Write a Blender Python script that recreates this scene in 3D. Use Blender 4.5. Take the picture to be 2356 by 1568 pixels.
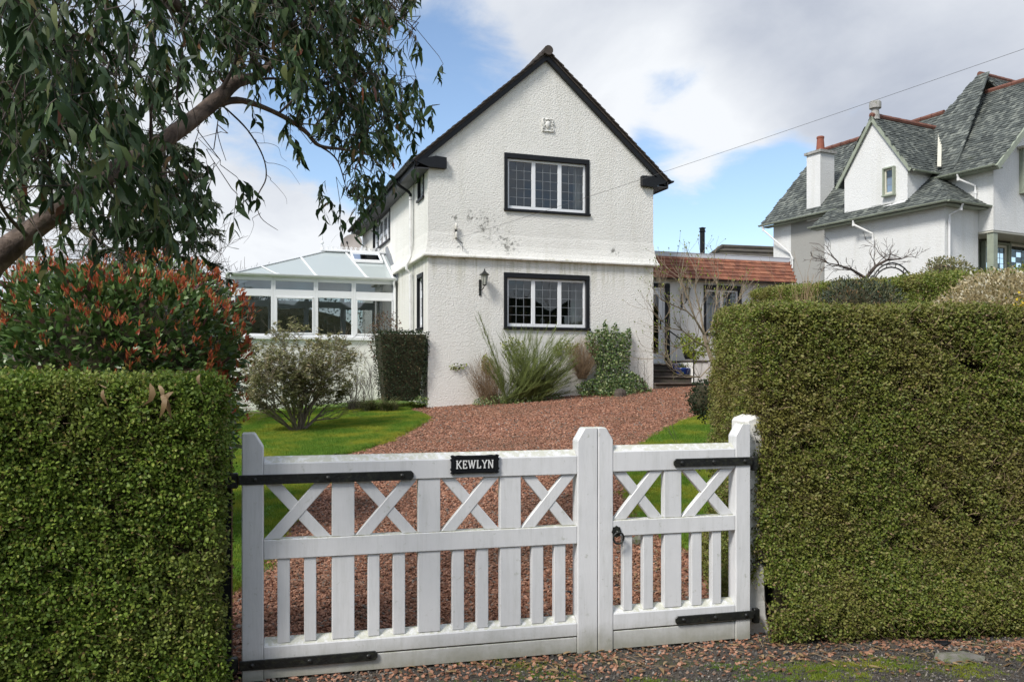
import bpy, bmesh, math, random
import numpy as np
from mathutils import Vector, Matrix, Euler

for o in list(bpy.data.objects):
    bpy.data.objects.remove(o)
SC = bpy.context.scene
COL = SC.collection
R = math.radians
rng = np.random.default_rng(7)
random.seed(11)

# ------------------------------------------------------------------ camera
CAMH = 1.6
FPX, CX, HY = 1961.0, 1178.0, 864.0          # focal length, centre column and horizon row (picture 2356 wide)
cd = bpy.data.cameras.new('camera')
cam = bpy.data.objects.new('camera', cd); COL.objects.link(cam)
cam.location = (0, 0, CAMH); cam.rotation_euler = (R(90), 0, 0)
cd.sensor_width = 36; cd.sensor_fit = 'HORIZONTAL'
cd.lens = 36 * FPX / 2356
cd.shift_y = (HY - 784) / 2356
cd.clip_start = .05; cd.clip_end = 3000
SC.camera = cam

# ------------------------------------------------------------------ sky and light
SUN_EL, SUN_AZ = R(46), R(-140)   # azimuth measured from +Y towards +X : behind the camera, to the left
W = bpy.data.worlds.new('World'); SC.world = W; W.use_nodes = True
nt = W.node_tree; nt.nodes.clear()
def N(t, **k):
    n = nt.nodes.new(t)
    for a, b in k.items(): setattr(n, a, b)
    return n
def lk(a, b): nt.links.new(a, b)
def pxdir(px, py):
    return Vector(((px - CX) / FPX, 1, (HY - py) / FPX)).normalized()
out = N('ShaderNodeOutputWorld'); bg = N('ShaderNodeBackground'); bg2 = N('ShaderNodeBackground'); mx = N('ShaderNodeMixShader')
sky = N('ShaderNodeTexSky', sky_type='NISHITA', sun_disc=False)
sky.sun_elevation = SUN_EL; sky.sun_rotation = SUN_AZ
sky.air_density = 1.0; sky.dust_density = .6; sky.ozone_density = 1.4
bg.inputs[1].default_value = .115
lk(sky.outputs[0], bg.inputs[0])
tc = N('ShaderNodeTexCoord')
def M2(op, a, b=None, c=None):
    n = N('ShaderNodeMath', operation=op)
    for i, v in enumerate((a, b, c)):
        if v is None: continue
        if isinstance(v, (int, float)): n.inputs[i].default_value = v
        else: lk(v, n.inputs[i])
    return n.outputs[0]
sep = N('ShaderNodeSeparateXYZ'); lk(tc.outputs['Generated'], sep.inputs[0])
zz = M2('ADD', M2('MAXIMUM', sep.outputs[2], 0.0), .22)
cmb = N('ShaderNodeCombineXYZ')
lk(M2('DIVIDE', sep.outputs[0], zz), cmb.inputs[0]); lk(M2('DIVIDE', sep.outputs[1], zz), cmb.inputs[1])
def noise(vec, scale, detail=6, rough=.55, dist=0, off=(0, 0, 0)):
    mp = N('ShaderNodeMapping'); mp.inputs[1].default_value = off
    lk(vec, mp.inputs[0])
    n = N('ShaderNodeTexNoise'); n.inputs['Scale'].default_value = scale; n.inputs['Detail'].default_value = detail
    n.inputs['Roughness'].default_value = rough; n.inputs['Distortion'].default_value = dist
    lk(mp.outputs[0], n.inputs['Vector']); return n.outputs[0]
n1 = noise(cmb.outputs[0], 1.15, 8, .56, .25, (3.1, 1.7, 0)); n1b = noise(cmb.outputs[0], 4.2, 10, .62, .35, (1.1, 5.2, 3))
cover = M2('ADD', M2('ADD', M2('MULTIPLY', M2('SUBTRACT', n1, .5), 2.5), M2('MULTIPLY', M2('SUBTRACT', n1b, .5), 1.6)), .62)
def blob(px, py, rad, amt):
    d = pxdir(px, py)
    n = N('ShaderNodeVectorMath', operation='DOT_PRODUCT'); n.inputs[1].default_value = d
    nn = N('ShaderNodeVectorMath', operation='NORMALIZE'); lk(tc.outputs['Generated'], nn.inputs[0]); lk(nn.outputs[0], n.inputs[0])
    mr = N('ShaderNodeMapRange', interpolation_type='SMOOTHSTEP')
    mr.inputs['From Min'].default_value = math.cos(rad / FPX); mr.inputs['From Max'].default_value = 1.0
    mr.inputs['To Min'].default_value = 0; mr.inputs['To Max'].default_value = amt
    lk(n.outputs['Value'], mr.inputs['Value']); return mr.outputs[0]
BL = [(1640, 560, 330, -1.5), (1800, 470, 200, -.9), (1080, 260, 280, -.85), (1010, 360, 180, -.6), (1530, 240, 150, -.85), (1150, 60, 120, .25), (2010, 250, 110, -.6),
      (690, 370, 260, -.75),  (1950, 270, 150, -.25),
      (1850, 160, 620, .75), (2200, 300, 400, .6), (1640, 350, 170, .9), (1400, 60, 260, .6), (560, 520, 260, .5), (700, 560, 180, .5), (200, 250, 500, .35)]
for b in BL: cover = M2('ADD', cover, blob(*b))
mr = N('ShaderNodeMapRange', interpolation_type='SMOOTHSTEP'); lk(cover, mr.inputs['Value'])
mr.inputs['From Min'].default_value = .12; mr.inputs['From Max'].default_value = .95
# cloud body: white tops, blue grey thick parts
n2 = noise(cmb.outputs[0], 1.3, 9, .56, .3, (7.3, 4.1, 2))
thick = M2('ADD', M2('MULTIPLY', M2('SUBTRACT', n2, .5), 2.6), .30)
for b in [(2120, 120, 520, .42), (1500, 60, 330, .15), (1640, 400, 280, -.6), (2200, 330, 260, .15), (1450, 250, 250, -.35)]: thick = M2('ADD', thick, blob(*b))
cr = N('ShaderNodeValToRGB'); lk(thick, cr.inputs[0])
cr.color_ramp.elements[0].position = .05; cr.color_ramp.elements[0].color = (.90, .93, .97, 1)
cr.color_ramp.elements[1].position = 1.0; cr.color_ramp.elements[1].color = (.50, .545, .64, 1)
lk(cr.outputs[0], bg2.inputs[0]); bg2.inputs[1].default_value = .61
lk(mr.outputs[0], mx.inputs[0]); lk(bg.outputs[0], mx.inputs[1]); lk(bg2.outputs[0], mx.inputs[2]); lk(mx.outputs[0], out.inputs[0])

sl = bpy.data.lights.new('sun', 'SUN'); sl.energy = 2.2; sl.angle = R(14); sl.color = (1, .96, .90)
so = bpy.data.objects.new('sun', sl); COL.objects.link(so)
sd = Vector((math.sin(SUN_AZ) * math.cos(SUN_EL), math.cos(SUN_AZ) * math.cos(SUN_EL), math.sin(SUN_EL)))
so.rotation_euler = sd.to_track_quat('Z', 'Y').to_euler(); so.location = sd * 60

SC.view_settings.view_transform = 'Standard'; SC.view_settings.look = 'None'
SC.view_settings.gamma = 1; SC.view_settings.use_curve_mapping = False
SC.view_settings.exposure = .76
SC.render.engine = 'CYCLES'

# ------------------------------------------------------------------ helpers
def ray(px, py): return (px - CX) / FPX, (HY - py) / FPX
def sstep(a, b, x):
    t = min(1, max(0, (x - a) / (b - a))); return t * t * (3 - 2 * t)
def g(x, y):
    u = y - 4.55 - .26 * (x + 1.43)
    xc = min(7, max(-8, x)); f = .060 + .0045 * (xc + 1.5)
    uu = max(0.0, u - .25)
    z = -.026 * (1 - sstep(-.30, .25, u)) + f * min(uu, 18) + .012 * max(0, min(uu - 18, 60))
    z += sstep(6.5, 10, x) * sstep(6, 16, y) * 1.3
    return z
def at_ground(px, py, h=0):
    rx, rz = ray(px, py); lo, hi = 2.0, 60.0
    for _ in range(50):
        m = (lo + hi) / 2
        if CAMH + rz * m > g(rx * m, m) + h: lo = m
        else: hi = m
    return Vector((rx * lo, lo, g(rx * lo, lo)))
def at(px, py, d):
    rx, rz = ray(px, py); return Vector((rx * d, d, CAMH + rz * d))
class Frame:
    def __init__(s, o, u, v): s.o = Vector(o).to_2d() if len(o) == 3 else Vector(o); s.u = Vector(u).normalized(); s.v = Vector(v).normalized()
    def p(s, u, v, z):
        q = s.o + s.u * u + s.v * v; return Vector((q.x, q.y, z))
    def uz(s, px, py, v=0):       # where the line of sight meets the upright plane v
        rx, rz = ray(px, py); o = s.o + s.v * v
        d = s.v.dot(o) / s.v.dot(Vector((rx, 1)))
        q = Vector((rx * d, d)) - o
        return s.u.dot(q), CAMH + rz * d

class MB:
    def __init__(s): s.v = []; s.f = []
    def add(s, vs, fs):
        n = len(s.v); s.v += [tuple(v) for v in vs]; s.f += [tuple(i + n for i in f) for f in fs]
    def hexa(s, c):   # 8 corners: bottom 4 ccw, top 4 ccw
        s.add(c, [(0, 3, 2, 1), (4, 5, 6, 7), (0, 1, 5, 4), (1, 2, 6, 5), (2, 3, 7, 6), (3, 0, 4, 7)])
    def fbox(s, F, u0, u1, v0, v1, z0, z1):
        s.hexa([F.p(u0, v0, z0), F.p(u1, v0, z0), F.p(u1, v1, z0), F.p(u0, v1, z0), F.p(u0, v0, z1), F.p(u1, v0, z1), F.p(u1, v1, z1), F.p(u0, v1, z1)])
    def prism(s, F, poly, v0, v1):   # poly of (u,z) extruded in depth
        n = len(poly)
        a = [F.p(u, v0, z) for u, z in poly]; b = [F.p(u, v1, z) for u, z in poly]
        s.add(a + b, [tuple(range(n)), tuple(range(2 * n - 1, n - 1, -1))] + [(i, i + n, (i + 1) % n + n, (i + 1) % n) for i in range(n)])
    def slab(s, pts, th):            # polygon in space thickened along its normal (downwards)
        n = len(pts); nn = Vector((0, 0, 0))
        for i in range(n):
            nn += (pts[i] - pts[0]).cross(pts[(i + 1) % n] - pts[0])
        nn.normalize()
        if nn.z < 0: nn = -nn
        b = [p - nn * th for p in pts]
        s.add(list(pts) + b, [tuple(range(n)), tuple(range(2 * n - 1, n - 1, -1))] + [(i, i + n, (i + 1) % n + n, (i + 1) % n) for i in range(n)])
    def tube(s, pts, rad, n=6, cap=True):
        pts = [Vector(p) for p in pts]
        if not isinstance(rad, (list, tuple)): rad = [rad] * len(pts)
        base = len(s.v); ref = None
        for i, p in enumerate(pts):
            t = (pts[min(i + 1, len(pts) - 1)] - pts[max(i - 1, 0)])
            if t.length < 1e-9: t = Vector((0, 0, 1))
            t.normalize()
            if ref is None:
                ref = t.orthogonal().normalized()
            else:
                ref = (ref - t * ref.dot(t))
                ref = ref.normalized() if ref.length > 1e-6 else t.orthogonal().normalized()
            q = t.cross(ref)
            for k in range(n):
                a = 2 * math.pi * k / n
                s.v.append(tuple(p + (ref * math.cos(a) + q * math.sin(a)) * rad[i]))
        for i in range(len(pts) - 1):
            for k in range(n):
                a = base + i * n + k; b = base + i * n + (k + 1) % n
                s.f.append((a, b, b + n, a + n))
        if cap:
            s.f.append(tuple(base + k for k in range(n - 1, -1, -1)))
            e = base + (len(pts) - 1) * n
            s.f.append(tuple(e + k for k in range(n)))
    def lathe(s, c, prof, n=16):
        c = Vector(c); base = len(s.v)
        for r, z in prof:
            for k in range(n):
                a = 2 * math.pi * k / n; s.v.append((c.x + r * math.cos(a), c.y + r * math.sin(a), c.z + z))
        for i in range(len(prof) - 1):
            for k in range(n):
                a = base + i * n + k; b = base + i * n + (k + 1) % n
                s.f.append((a, b, b + n, a + n))
        s.f.append(tuple(base + k for k in range(n - 1, -1, -1))); e = base + (len(prof) - 1) * n
        s.f.append(tuple(e + k for k in range(n)))
    def build(s, name, mat, parent=None, smooth=False, bevel=0, **props):
        me = bpy.data.meshes.new(name); me.from_pydata(s.v, [], s.f); me.update()
        if bevel > 0:
            bm = bmesh.new(); bm.from_mesh(me)
            bmesh.ops.remove_doubles(bm, verts=bm.verts, dist=1e-5)
            bmesh.ops.recalc_face_normals(bm, faces=bm.faces)
            ed = [e for e in bm.edges if len(e.link_faces) == 2 and e.calc_face_angle(0) > .5]
            bmesh.ops.bevel(bm, geom=ed, offset=bevel, segments=1, affect='EDGES', clamp_overlap=True)
            bm.to_mesh(me); bm.free()
        else:
            bm = bmesh.new(); bm.from_mesh(me); bmesh.ops.recalc_face_normals(bm, faces=bm.faces); bm.to_mesh(me); bm.free()
        if smooth:
            me.polygons.foreach_set('use_smooth', [True] * len(me.polygons))
        return link(name, me, mat, parent, **props)
def link(name, me, mat, parent=None, **props):
    o = bpy.data.objects.new(name, me); COL.objects.link(o)
    if mat is not None and len(me.materials) == 0: me.materials.append(mat)
    setp(o, parent); tag(o, **props); return o
def wloc(o):
    v = Vector((0, 0, 0))
    if 'wl' in LOC.get(o.name, {}): v = LOC[o.name]['wl']
    return v
LOC = {}
def setp(o, parent):
    if parent is not None:
        o.parent = parent
        o.matrix_parent_inverse = Matrix.Translation(-wloc(parent))
def tag(o, label=None, cat=None, group=None, kind=None):
    if label: o['label'] = label
    if cat: o['category'] = cat
    if group: o['group'] = group
    if kind: o['kind'] = kind
    return o
def thing(name, loc, label, cat, group=None):
    o = bpy.data.objects.new(name, None); COL.objects.link(o); o.location = loc; o.empty_display_size = .2
    LOC[o.name] = {'wl': Vector(loc)}
    return tag(o, label, cat, group)

# ------------------------------------------------------------------ materials
def newmat(name):
    m = bpy.data.materials.new(name); m.use_nodes = True; t = m.node_tree; t.nodes.clear()
    o = t.nodes.new('ShaderNodeOutputMaterial'); p = t.nodes.new('ShaderNodeBsdfPrincipled'); t.links.new(p.outputs[0], o.inputs[0])
    return m, t, p, o
def T(t, ty, **k):
    n = t.nodes.new(ty)
    for a, b in k.items():
        if a in n.inputs: n.inputs[a].default_value = b
        else: setattr(n, a, b)
    return n
def c4(c): return (c[0], c[1], c[2], 1)
def ramp(t, fac, stops, interp='LINEAR'):
    r = t.nodes.new('ShaderNodeValToRGB'); r.color_ramp.interpolation = interp
    while len(r.color_ramp.elements) < len(stops): r.color_ramp.elements.new(.5)
    for e, (p, c) in zip(r.color_ramp.elements, stops): e.position = p; e.color = c4(c)
    t.links.new(fac, r.inputs[0]); return r.outputs[0]
def mixc(t, fac, a, b, mode='MIX'):
    n = t.nodes.new('ShaderNodeMix'); n.data_type = 'RGBA'; n.blend_type = mode
    for s, v in ((n.inputs[0], fac), (n.inputs[6], a), (n.inputs[7], b)):
        if isinstance(v, tuple): s.default_value = c4(v)
        elif isinstance(v, (int, float)): s.default_value = v
        else: t.links.new(v, s)
    return n.outputs[2]
def coords(t, sc=(1, 1, 1)):
    gm = t.nodes.new('ShaderNodeNewGeometry'); mp = t.nodes.new('ShaderNodeMapping'); mp.inputs[3].default_value = sc
    t.links.new(gm.outputs['Position'], mp.inputs[0]); return mp.outputs[0]
def nz(t, scale, detail=4, rough=.55, sc=(1, 1, 1), dist=0):
    n = T(t, 'ShaderNodeTexNoise', Scale=scale, Detail=detail, Roughness=rough, Distortion=dist); t.links.new(coords(t, sc), n.inputs['Vector']); return n.outputs[0]
def bump(t, p, h, strength=.5, dist=.01, prev=None):
    b = T(t, 'ShaderNodeBump', Strength=strength, Distance=dist); t.links.new(h, b.inputs['Height'])
    if prev is not None: t.links.new(prev, b.inputs['Normal'])
    t.links.new(b.outputs[0], p.inputs['Normal']); return b.outputs[0]
def math_(t, op, a, b=None):
    n = t.nodes.new('ShaderNodeMath'); n.operation = op
    for i, v in enumerate((a, b)):
        if v is None: continue
        if isinstance(v, (int, float)): n.inputs[i].default_value = v
        else: t.links.new(v, n.inputs[i])
    return n.outputs[0]
def rnd(t):
    oi = t.nodes.new('ShaderNodeObjectInfo'); at_ = t.nodes.new('ShaderNodeAttribute'); at_.attribute_name = 'rnd'
    return math_(t, 'FRACT', math_(t, 'ADD', oi.outputs['Random'], at_.outputs['Fac']))
def plain(name, col, rough=.6, var=.12, scale=3, bmp=0, bscale=60, metal=0, dirt=None, spec=None, dirtlo=.52):
    m, t, p, o = newmat(name)
    f = nz(t, scale, 5, .6)
    c = ramp(t, f, [(.3, tuple(x * (1 - var) for x in col)), (.7, tuple(min(1, x * (1 + var)) for x in col))])
    if dirt:
        f2 = nz(t, scale * 1.7, 8, .68); mk = ramp(t, f2, [(dirtlo, (0, 0, 0)), (dirtlo + .16, (1, 1, 1))])
        c = mixc(t, math_(t, 'MULTIPLY', mk, dirt[1]), c, dirt[0])
    t.links.new(c, p.inputs['Base Color']); p.inputs['Roughness'].default_value = rough; p.inputs['Metallic'].default_value = metal
    if spec is not None: p.inputs['Specular IOR Level'].default_value = spec
    if bmp: bump(t, p, nz(t, bscale, 4, .6), bmp, .01)
    return m
MT = {}
# white roughcast
def harl(name, col, strength=.9, stains=True, scale=24, dark=(.30, .29, .24)):
    m, t, p, o = newmat(name)
    base = ramp(t, nz(t, .8, 6, .6), [(.3, tuple(x * .93 for x in col)), (.7, col)])
    base = mixc(t, math_(t, 'MULTIPLY', ramp(t, nz(t, 40, 4, .7), [(.40, (1, 1, 1)), (.58, (0, 0, 0))]), .13), base, dark)
    if stains:
        st = nz(t, 3.2, 6, .65, (1, 1, .10)); mk = ramp(t, st, [(.50, (0, 0, 0)), (.70, (1, 1, 1))])
        base = mixc(t, math_(t, 'MULTIPLY', mk, .15), base, (.40, .38, .27))
        sp = nz(t, 5.0, 9, .8); mk2 = ramp(t, sp, [(.66, (0, 0, 0)), (.71, (1, 1, 1))])
        base = mixc(t, math_(t, 'MULTIPLY', mk2, .3), base, (.12, .12, .10))
    t.links.new(base, p.inputs['Base Color']); p.inputs['Roughness'].default_value = .9; p.inputs['Specular IOR Level'].default_value = .2
    v = T(t, 'ShaderNodeTexVoronoi', Scale=scale * 1.6, feature='SMOOTH_F1'); t.links.new(coords(t), v.inputs['Vector'])
    b1 = bump(t, p, nz(t, scale, 3, .5, (1, 1, 1.25), .5), strength, .017)
    bump(t, p, v.outputs['Distance'], strength * .7, .009, b1)
    return m
def stained(m):
    t = m.node_tree; p = [n for n in t.nodes if n.type == 'BSDF_PRINCIPLED'][0]; base = p.inputs['Base Color'].links[0].from_socket
    gm = t.nodes.new('ShaderNodeNewGeometry'); sp = t.nodes.new('ShaderNodeSeparateXYZ'); t.links.new(gm.outputs['Position'], sp.inputs[0])
    z = math_(t, 'ADD', sp.outputs[2], math_(t, 'MULTIPLY', nz(t, 2.2, 4, .6), .5))
    band = ramp(t, math_(t, 'MULTIPLY', math_(t, 'SUBTRACT', z, 3.6), .7), [(.12, (0, 0, 0)), (.60, (1, 1, 1)), (.69, (1, 1, 1)), (.72, (0, 0, 0))])
    run = ramp(t, nz(t, 7, 6, .7, (1, 1, .05)), [(.46, (0, 0, 0)), (.60, (1, 1, 1))])
    c = mixc(t, math_(t, 'MULTIPLY', math_(t, 'MULTIPLY', band, run), .38), base, (.33, .32, .17))
    for (px, py, rad) in ((1120, 520, .55), (1085, 500, .35), (1410, 580, .25), (1170, 560, .5), (1050, 500, .2)):
        q = stain_point(px, py); d = t.nodes.new('ShaderNodeVectorMath'); d.operation = 'DISTANCE'; t.links.new(gm.outputs['Position'], d.inputs[0]); d.inputs[1].default_value = q
        near = ramp(t, math_(t, 'DIVIDE', d.outputs['Value'], rad * 2), [(.1, (1, 1, 1)), (.5, (0, 0, 0))]); spk = ramp(t, math_(t, 'ADD', nz(t, 9, 9, .8), math_(t, 'MULTIPLY', near, .10)), [(.60, (0, 0, 0)), (.66, (1, 1, 1))])
        c = mixc(t, math_(t, 'MULTIPLY', math_(t, 'MULTIPLY', near, spk), .8), c, (.09, .09, .075))
    # splash line of dirt near the ground and faint day joints
    t.links.new(c, p.inputs['Base Color'])
def stain_point(px, py):
    rx, rz = ray(px, py); n = Vector((-.3213, .947)); d = n.dot(Vector((-1.919, 19.5))) / n.dot(Vector((rx, 1))); return (rx * d, d, CAMH + rz * d)
MT['harl'] = harl('white_roughcast', (.85, .835, .785), 1.0, True, 28)
stained(MT['harl'])
MT['smooth_harl'] = harl('white_painted_render', (.84, .83, .79), .25, False, 18)
MT['harl_n'] = harl('neighbour_white_roughcast', (.78, .785, .77), .8, True, 20)
MT['harl_grey'] = harl('grey_roughcast', (.37, .365, .34), .5, False, 12, (.2, .2, .19))
MT['black'] = plain('black_gloss_paint', (.009, .010, .012), .45, .25, 6, .15, 40, spec=.3)
MT['upvc'] = plain('white_plastic', (.80, .81, .82), .28, .02, 2)
MT['white_pipe'] = plain('white_painted_pipe', (.78, .78, .77), .4, .04, 3, dirt=((.35, .34, .3), .4))
MT['soffit'] = plain('dark_soffit', (.045, .045, .047), .5, .1, 3)
MT['lead'] = plain('lead_flashing', (.22, .235, .25), .5, .25, 3)
MT['tile_dark'] = plain('weathered_brown_tile', (.060, .048, .040), .85, .35, 9, .4, 50)
MT['curtain'] = plain('cream_curtain', (.62, .60, .53), .9, .08, 8)
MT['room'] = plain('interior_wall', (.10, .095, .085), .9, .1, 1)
MT['stone_step'] = plain('dark_stone_step', (.085, .068, .055), .85, .4, 5, .5, 30, dirt=((.05, .07, .02), .6))
MT['blue_glaze'] = plain('blue_glazed_pot', (.012, .045, .22), .18, .15, 5)
MT['black_pot'] = plain('black_plastic_pot', (.02, .021, .024), .4, .2, 5)
MT['iron'] = plain('black_iron', (.014, .015, .014), .38, .4, 20, .4, 60, dirt=((.06, .065, .035), .5))
MT['timber'] = plain('weathered_timber', (.26, .2, .14), .8, .2, 8, .4, 40)
MT['hollow'] = plain('dark_hollow', (.008, .007, .006), .95)
MT['cable'] = plain('grey_cable', (.10, .10, .105), .7)
MT['ceramic'] = plain('white_ceramic', (.66, .64, .58), .3, .1, 20)
MT['green_trim'] = plain('sage_green_paint', (.30, .335, .26), .6, .12, 4, dirt=((.20, .19, .14), .4))
MT['cream_trim'] = plain('cream_paint', (.62, .60, .50), .5, .08, 6)
MT['red_ridge'] = plain('red_ridge_tile', (.17, .070, .048), .8, .35, 4, .3, 40)
MT['terracotta'] = plain('terracotta_pot', (.27, .085, .05), .75, .15, 6)
MT['brown_roof'] = plain('brown_concrete_tile', (.075, .066, .055), .9, .35, 3, .4, 30, dirt=((.10, .11, .03), .5))
MT['plaster_relief'] = plain('white_plaster_relief', (.72, .71, .67), .8, .08, 20, .3, 60)
MT['galv'] = plain('grey_metal', (.34, .35, .36), .45, .2, 6, metal=.6)
MT['dish'] = plain('satellite_dish_mesh', (.30, .27, .25), .6, .1, 4)
MT['stone'] = plain('mossy_stone', (.17, .16, .14), .9, .3, 9, .6, 30, dirt=((.07, .10, .015), .8), dirtlo=.47)
MT['concrete'] = plain('pale_concrete', (.36, .35, .33), .9, .2, 7, .6, 40, dirt=((.09, .11, .03), .8))
# painted gate timber with grime in the corners and grain
def gatepaint():
    m, t, p, o = newmat('white_gate_paint')
    base = ramp(t, nz(t, 3, 5, .6), [(.3, (.70, .705, .71)), (.7, (.80, .80, .80))])
    gr = nz(t, 26, 8, .75, (1, 1, .10)); mk = ramp(t, gr, [(.48, (0, 0, 0)), (.70, (1, 1, 1))])
    base = mixc(t, math_(t, 'MULTIPLY', mk, .22), base, (.33, .34, .28))
    sp = nz(t, 22, 9, .75); mk2 = ramp(t, sp, [(.60, (0, 0, 0)), (.68, (1, 1, 1))])
    base = mixc(t, math_(t, 'MULTIPLY', mk2, .42), base, (.26, .28, .17))
    gm = t.nodes.new('ShaderNodeNewGeometry'); sp_ = t.nodes.new('ShaderNodeSeparateXYZ'); t.links.new(gm.outputs['Normal'], sp_.inputs[0])
    up = ramp(t, sp_.outputs[2], [(.5, (0, 0, 0)), (.95, (1, 1, 1))])
    base = mixc(t, math_(t, 'MULTIPLY', math_(t, 'MULTIPLY', up, ramp(t, nz(t, 30, 6, .7), [(.38, (0, 0, 0)), (.54, (1, 1, 1))])), .75), base, (.36, .36, .19))
    # algae near the foot of the gate (splash zone)
    s2 = t.nodes.new('ShaderNodeSeparateXYZ'); t.links.new(gm.outputs['Position'], s2.inputs[0])
    low = ramp(t, math_(t, 'ADD', s2.outputs[2], math_(t, 'MULTIPLY', nz(t, 9, 7, .7), .16)), [(.08, (1, 1, 1)), (.24, (0, 0, 0))])
    base = mixc(t, math_(t, 'MULTIPLY', low, .7), base, (.20, .20, .12))
    t.links.new(base, p.inputs['Base Color']); p.inputs['Roughness'].default_value = .42
    bump(t, p, nz(t, 60, 5, .6, (1, 1, .15)), .12, .01)
    return m
MT['gate'] = gatepaint()
def glassm(name, tint, fac, dark=0):
    m = bpy.data.materials.new(name); m.use_nodes = True; t = m.node_tree; t.nodes.clear()
    o = t.nodes.new('ShaderNodeOutputMaterial'); a = T(t, 'ShaderNodeBsdfTransparent'); a.inputs[0].default_value = c4(tint)
    b = T(t, 'ShaderNodeBsdfGlossy', Roughness=.015); b.inputs[0].default_value = (.92, .96, 1, 1)
    f = T(t, 'ShaderNodeFresnel', IOR=1.5); mxs = t.nodes.new('ShaderNodeMixShader')
    t.links.new(math_(t, 'MINIMUM', math_(t, 'ADD', math_(t, 'MULTIPLY', f.outputs[0], 1.2), fac), 1.0), mxs.inputs[0])
    t.links.new(a.outputs[0], mxs.inputs[1]); t.links.new(b.outputs[0], mxs.inputs[2]); t.links.new(mxs.outputs[0], o.inputs[0])
    return m
MT['glass'] = glassm('window_glass', (.38, .41, .43), .03)
MT['cglass'] = glassm('conservatory_glass', (.62, .66, .66), .10)
def polycarb():
    m, t, p, o = newmat('polycarbonate_sheet'); p.inputs['Base Color'].default_value = (.56, .62, .62, 1); p.inputs['Roughness'].default_value = .12; p.inputs['Specular IOR Level'].default_value = 1.0
    tr = T(t, 'ShaderNodeBsdfTranslucent'); tr.inputs[0].default_value = (.85, .9, .9, 1); mxs = t.nodes.new('ShaderNodeMixShader'); mxs.inputs[0].default_value = .22
    w = T(t, 'ShaderNodeTexWave', Scale=9); t.links.new(coords(t), w.inputs['Vector']); bump(t, p, w.outputs[0], .05, .01)
    t.links.new(p.outputs[0], mxs.inputs[1]); t.links.new(tr.outputs[0], mxs.inputs[2]); t.links.new(mxs.outputs[0], o.inputs[0]); return m
MT['poly'] = polycarb()
def tilered():
    m, t, p, o = newmat('red_clay_tile')
    c = ramp(t, rnd(t), [(0, (.17, .060, .034)), (.5, (.26, .095, .050)), (1, (.33, .135, .075))])
    mk = ramp(t, nz(t, 4, 7, .7), [(.45, (0, 0, 0)), (.7, (1, 1, 1))])
    c = mixc(t, math_(t, 'MULTIPLY', mk, .6), c, (.055, .035, .03))
    t.links.new(c, p.inputs['Base Color']); p.inputs['Roughness'].default_value = .8; bump(t, p, nz(t, 70, 4), .3, .01); return m
MT['red_tile'] = tilered()
def slate():
    m, t, p, o = newmat('grey_green_slate')
    c = ramp(t, rnd(t), [(0, (.052, .060, .056)), (.35, (.090, .102, .094)), (.7, (.135, .150, .135)), (1, (.22, .235, .205))])
    mk = ramp(t, nz(t, .9, 6, .7), [(.42, (0, 0, 0)), (.65, (1, 1, 1))])
    c = mixc(t, math_(t, 'MULTIPLY', mk, .55), c, (.045, .052, .048))
    mk = ramp(t, nz(t, 1.4, 7, .7, (1, 1.3, 1)), [(.62, (0, 0, 0)), (.72, (1, 1, 1))])
    c = mixc(t, math_(t, 'MULTIPLY', mk, .35), c, (.11, .13, .05))
    t.links.new(c, p.inputs['Base Color']); p.inputs['Roughness'].default_value = .7; bump(t, p, nz(t, 40, 4), .3, .01); return m
MT['slate'] = slate()
def leafm(name, stops, rough=.45, trans=.25, patch=None, spec=.5, pscale=1.3, plo=.45):
    m, t, p, o = newmat(name)
    c = ramp(t, rnd(t), stops)
    if patch:
        mk = ramp(t, nz(t, pscale, 5, .6), [(plo, (0, 0, 0)), (plo + .2, (1, 1, 1))]); c = mixc(t, math_(t, 'MULTIPLY', mk, patch[1]), c, patch[0])
    t.links.new(c, p.inputs['Base Color']); p.inputs['Roughness'].default_value = rough; p.inputs['Specular IOR Level'].default_value = spec
    if trans:
        tr = T(t, 'ShaderNodeBsdfTranslucent'); t.links.new(c, tr.inputs[0]); mxs = t.nodes.new('ShaderNodeMixShader'); mxs.inputs[0].default_value = trans
        t.links.new(p.outputs[0], mxs.inputs[1]); t.links.new(tr.outputs[0], mxs.inputs[2]); t.links.new(mxs.outputs[0], o.inputs[0])
    return m
MT['privet'] = leafm('privet_leaf', [(0, (.070, .125, .014)), (.45, (.145, .225, .026)), (.85, (.24, .325, .052)), (.94, (.30, .33, .06)), (1, (.22, .13, .06))], .55, .3, ((.24, .22, .07), .45), spec=.35, pscale=2.2, plo=.48)
MT['privet2'] = leafm('privet_leaf_far', [(0, (.072, .112, .012)), (.45, (.15, .195, .022)), (.8, (.22, .25, .040)), (.93, (.30, .27, .09)), (1, (.25, .16, .09))], .6, .28, ((.24, .18, .055), .48), pscale=1.6, plo=.44)
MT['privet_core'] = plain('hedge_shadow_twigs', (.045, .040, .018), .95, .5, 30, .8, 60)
MT['twig'] = plain('hedge_twig', (.30, .22, .13), .85, .3, 12)
MT['bark_bare'] = plain('bare_branch_bark', (.17, .135, .10), .9, .35, 8, .5, 60)
MT['bark_dark'] = plain('dark_twig_bark', (.075, .058, .048), .9, .35, 8)
MT['magnolia_bark'] = plain('pale_tan_bark', (.24, .19, .13), .85, .3, 8, .4, 60)
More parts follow.
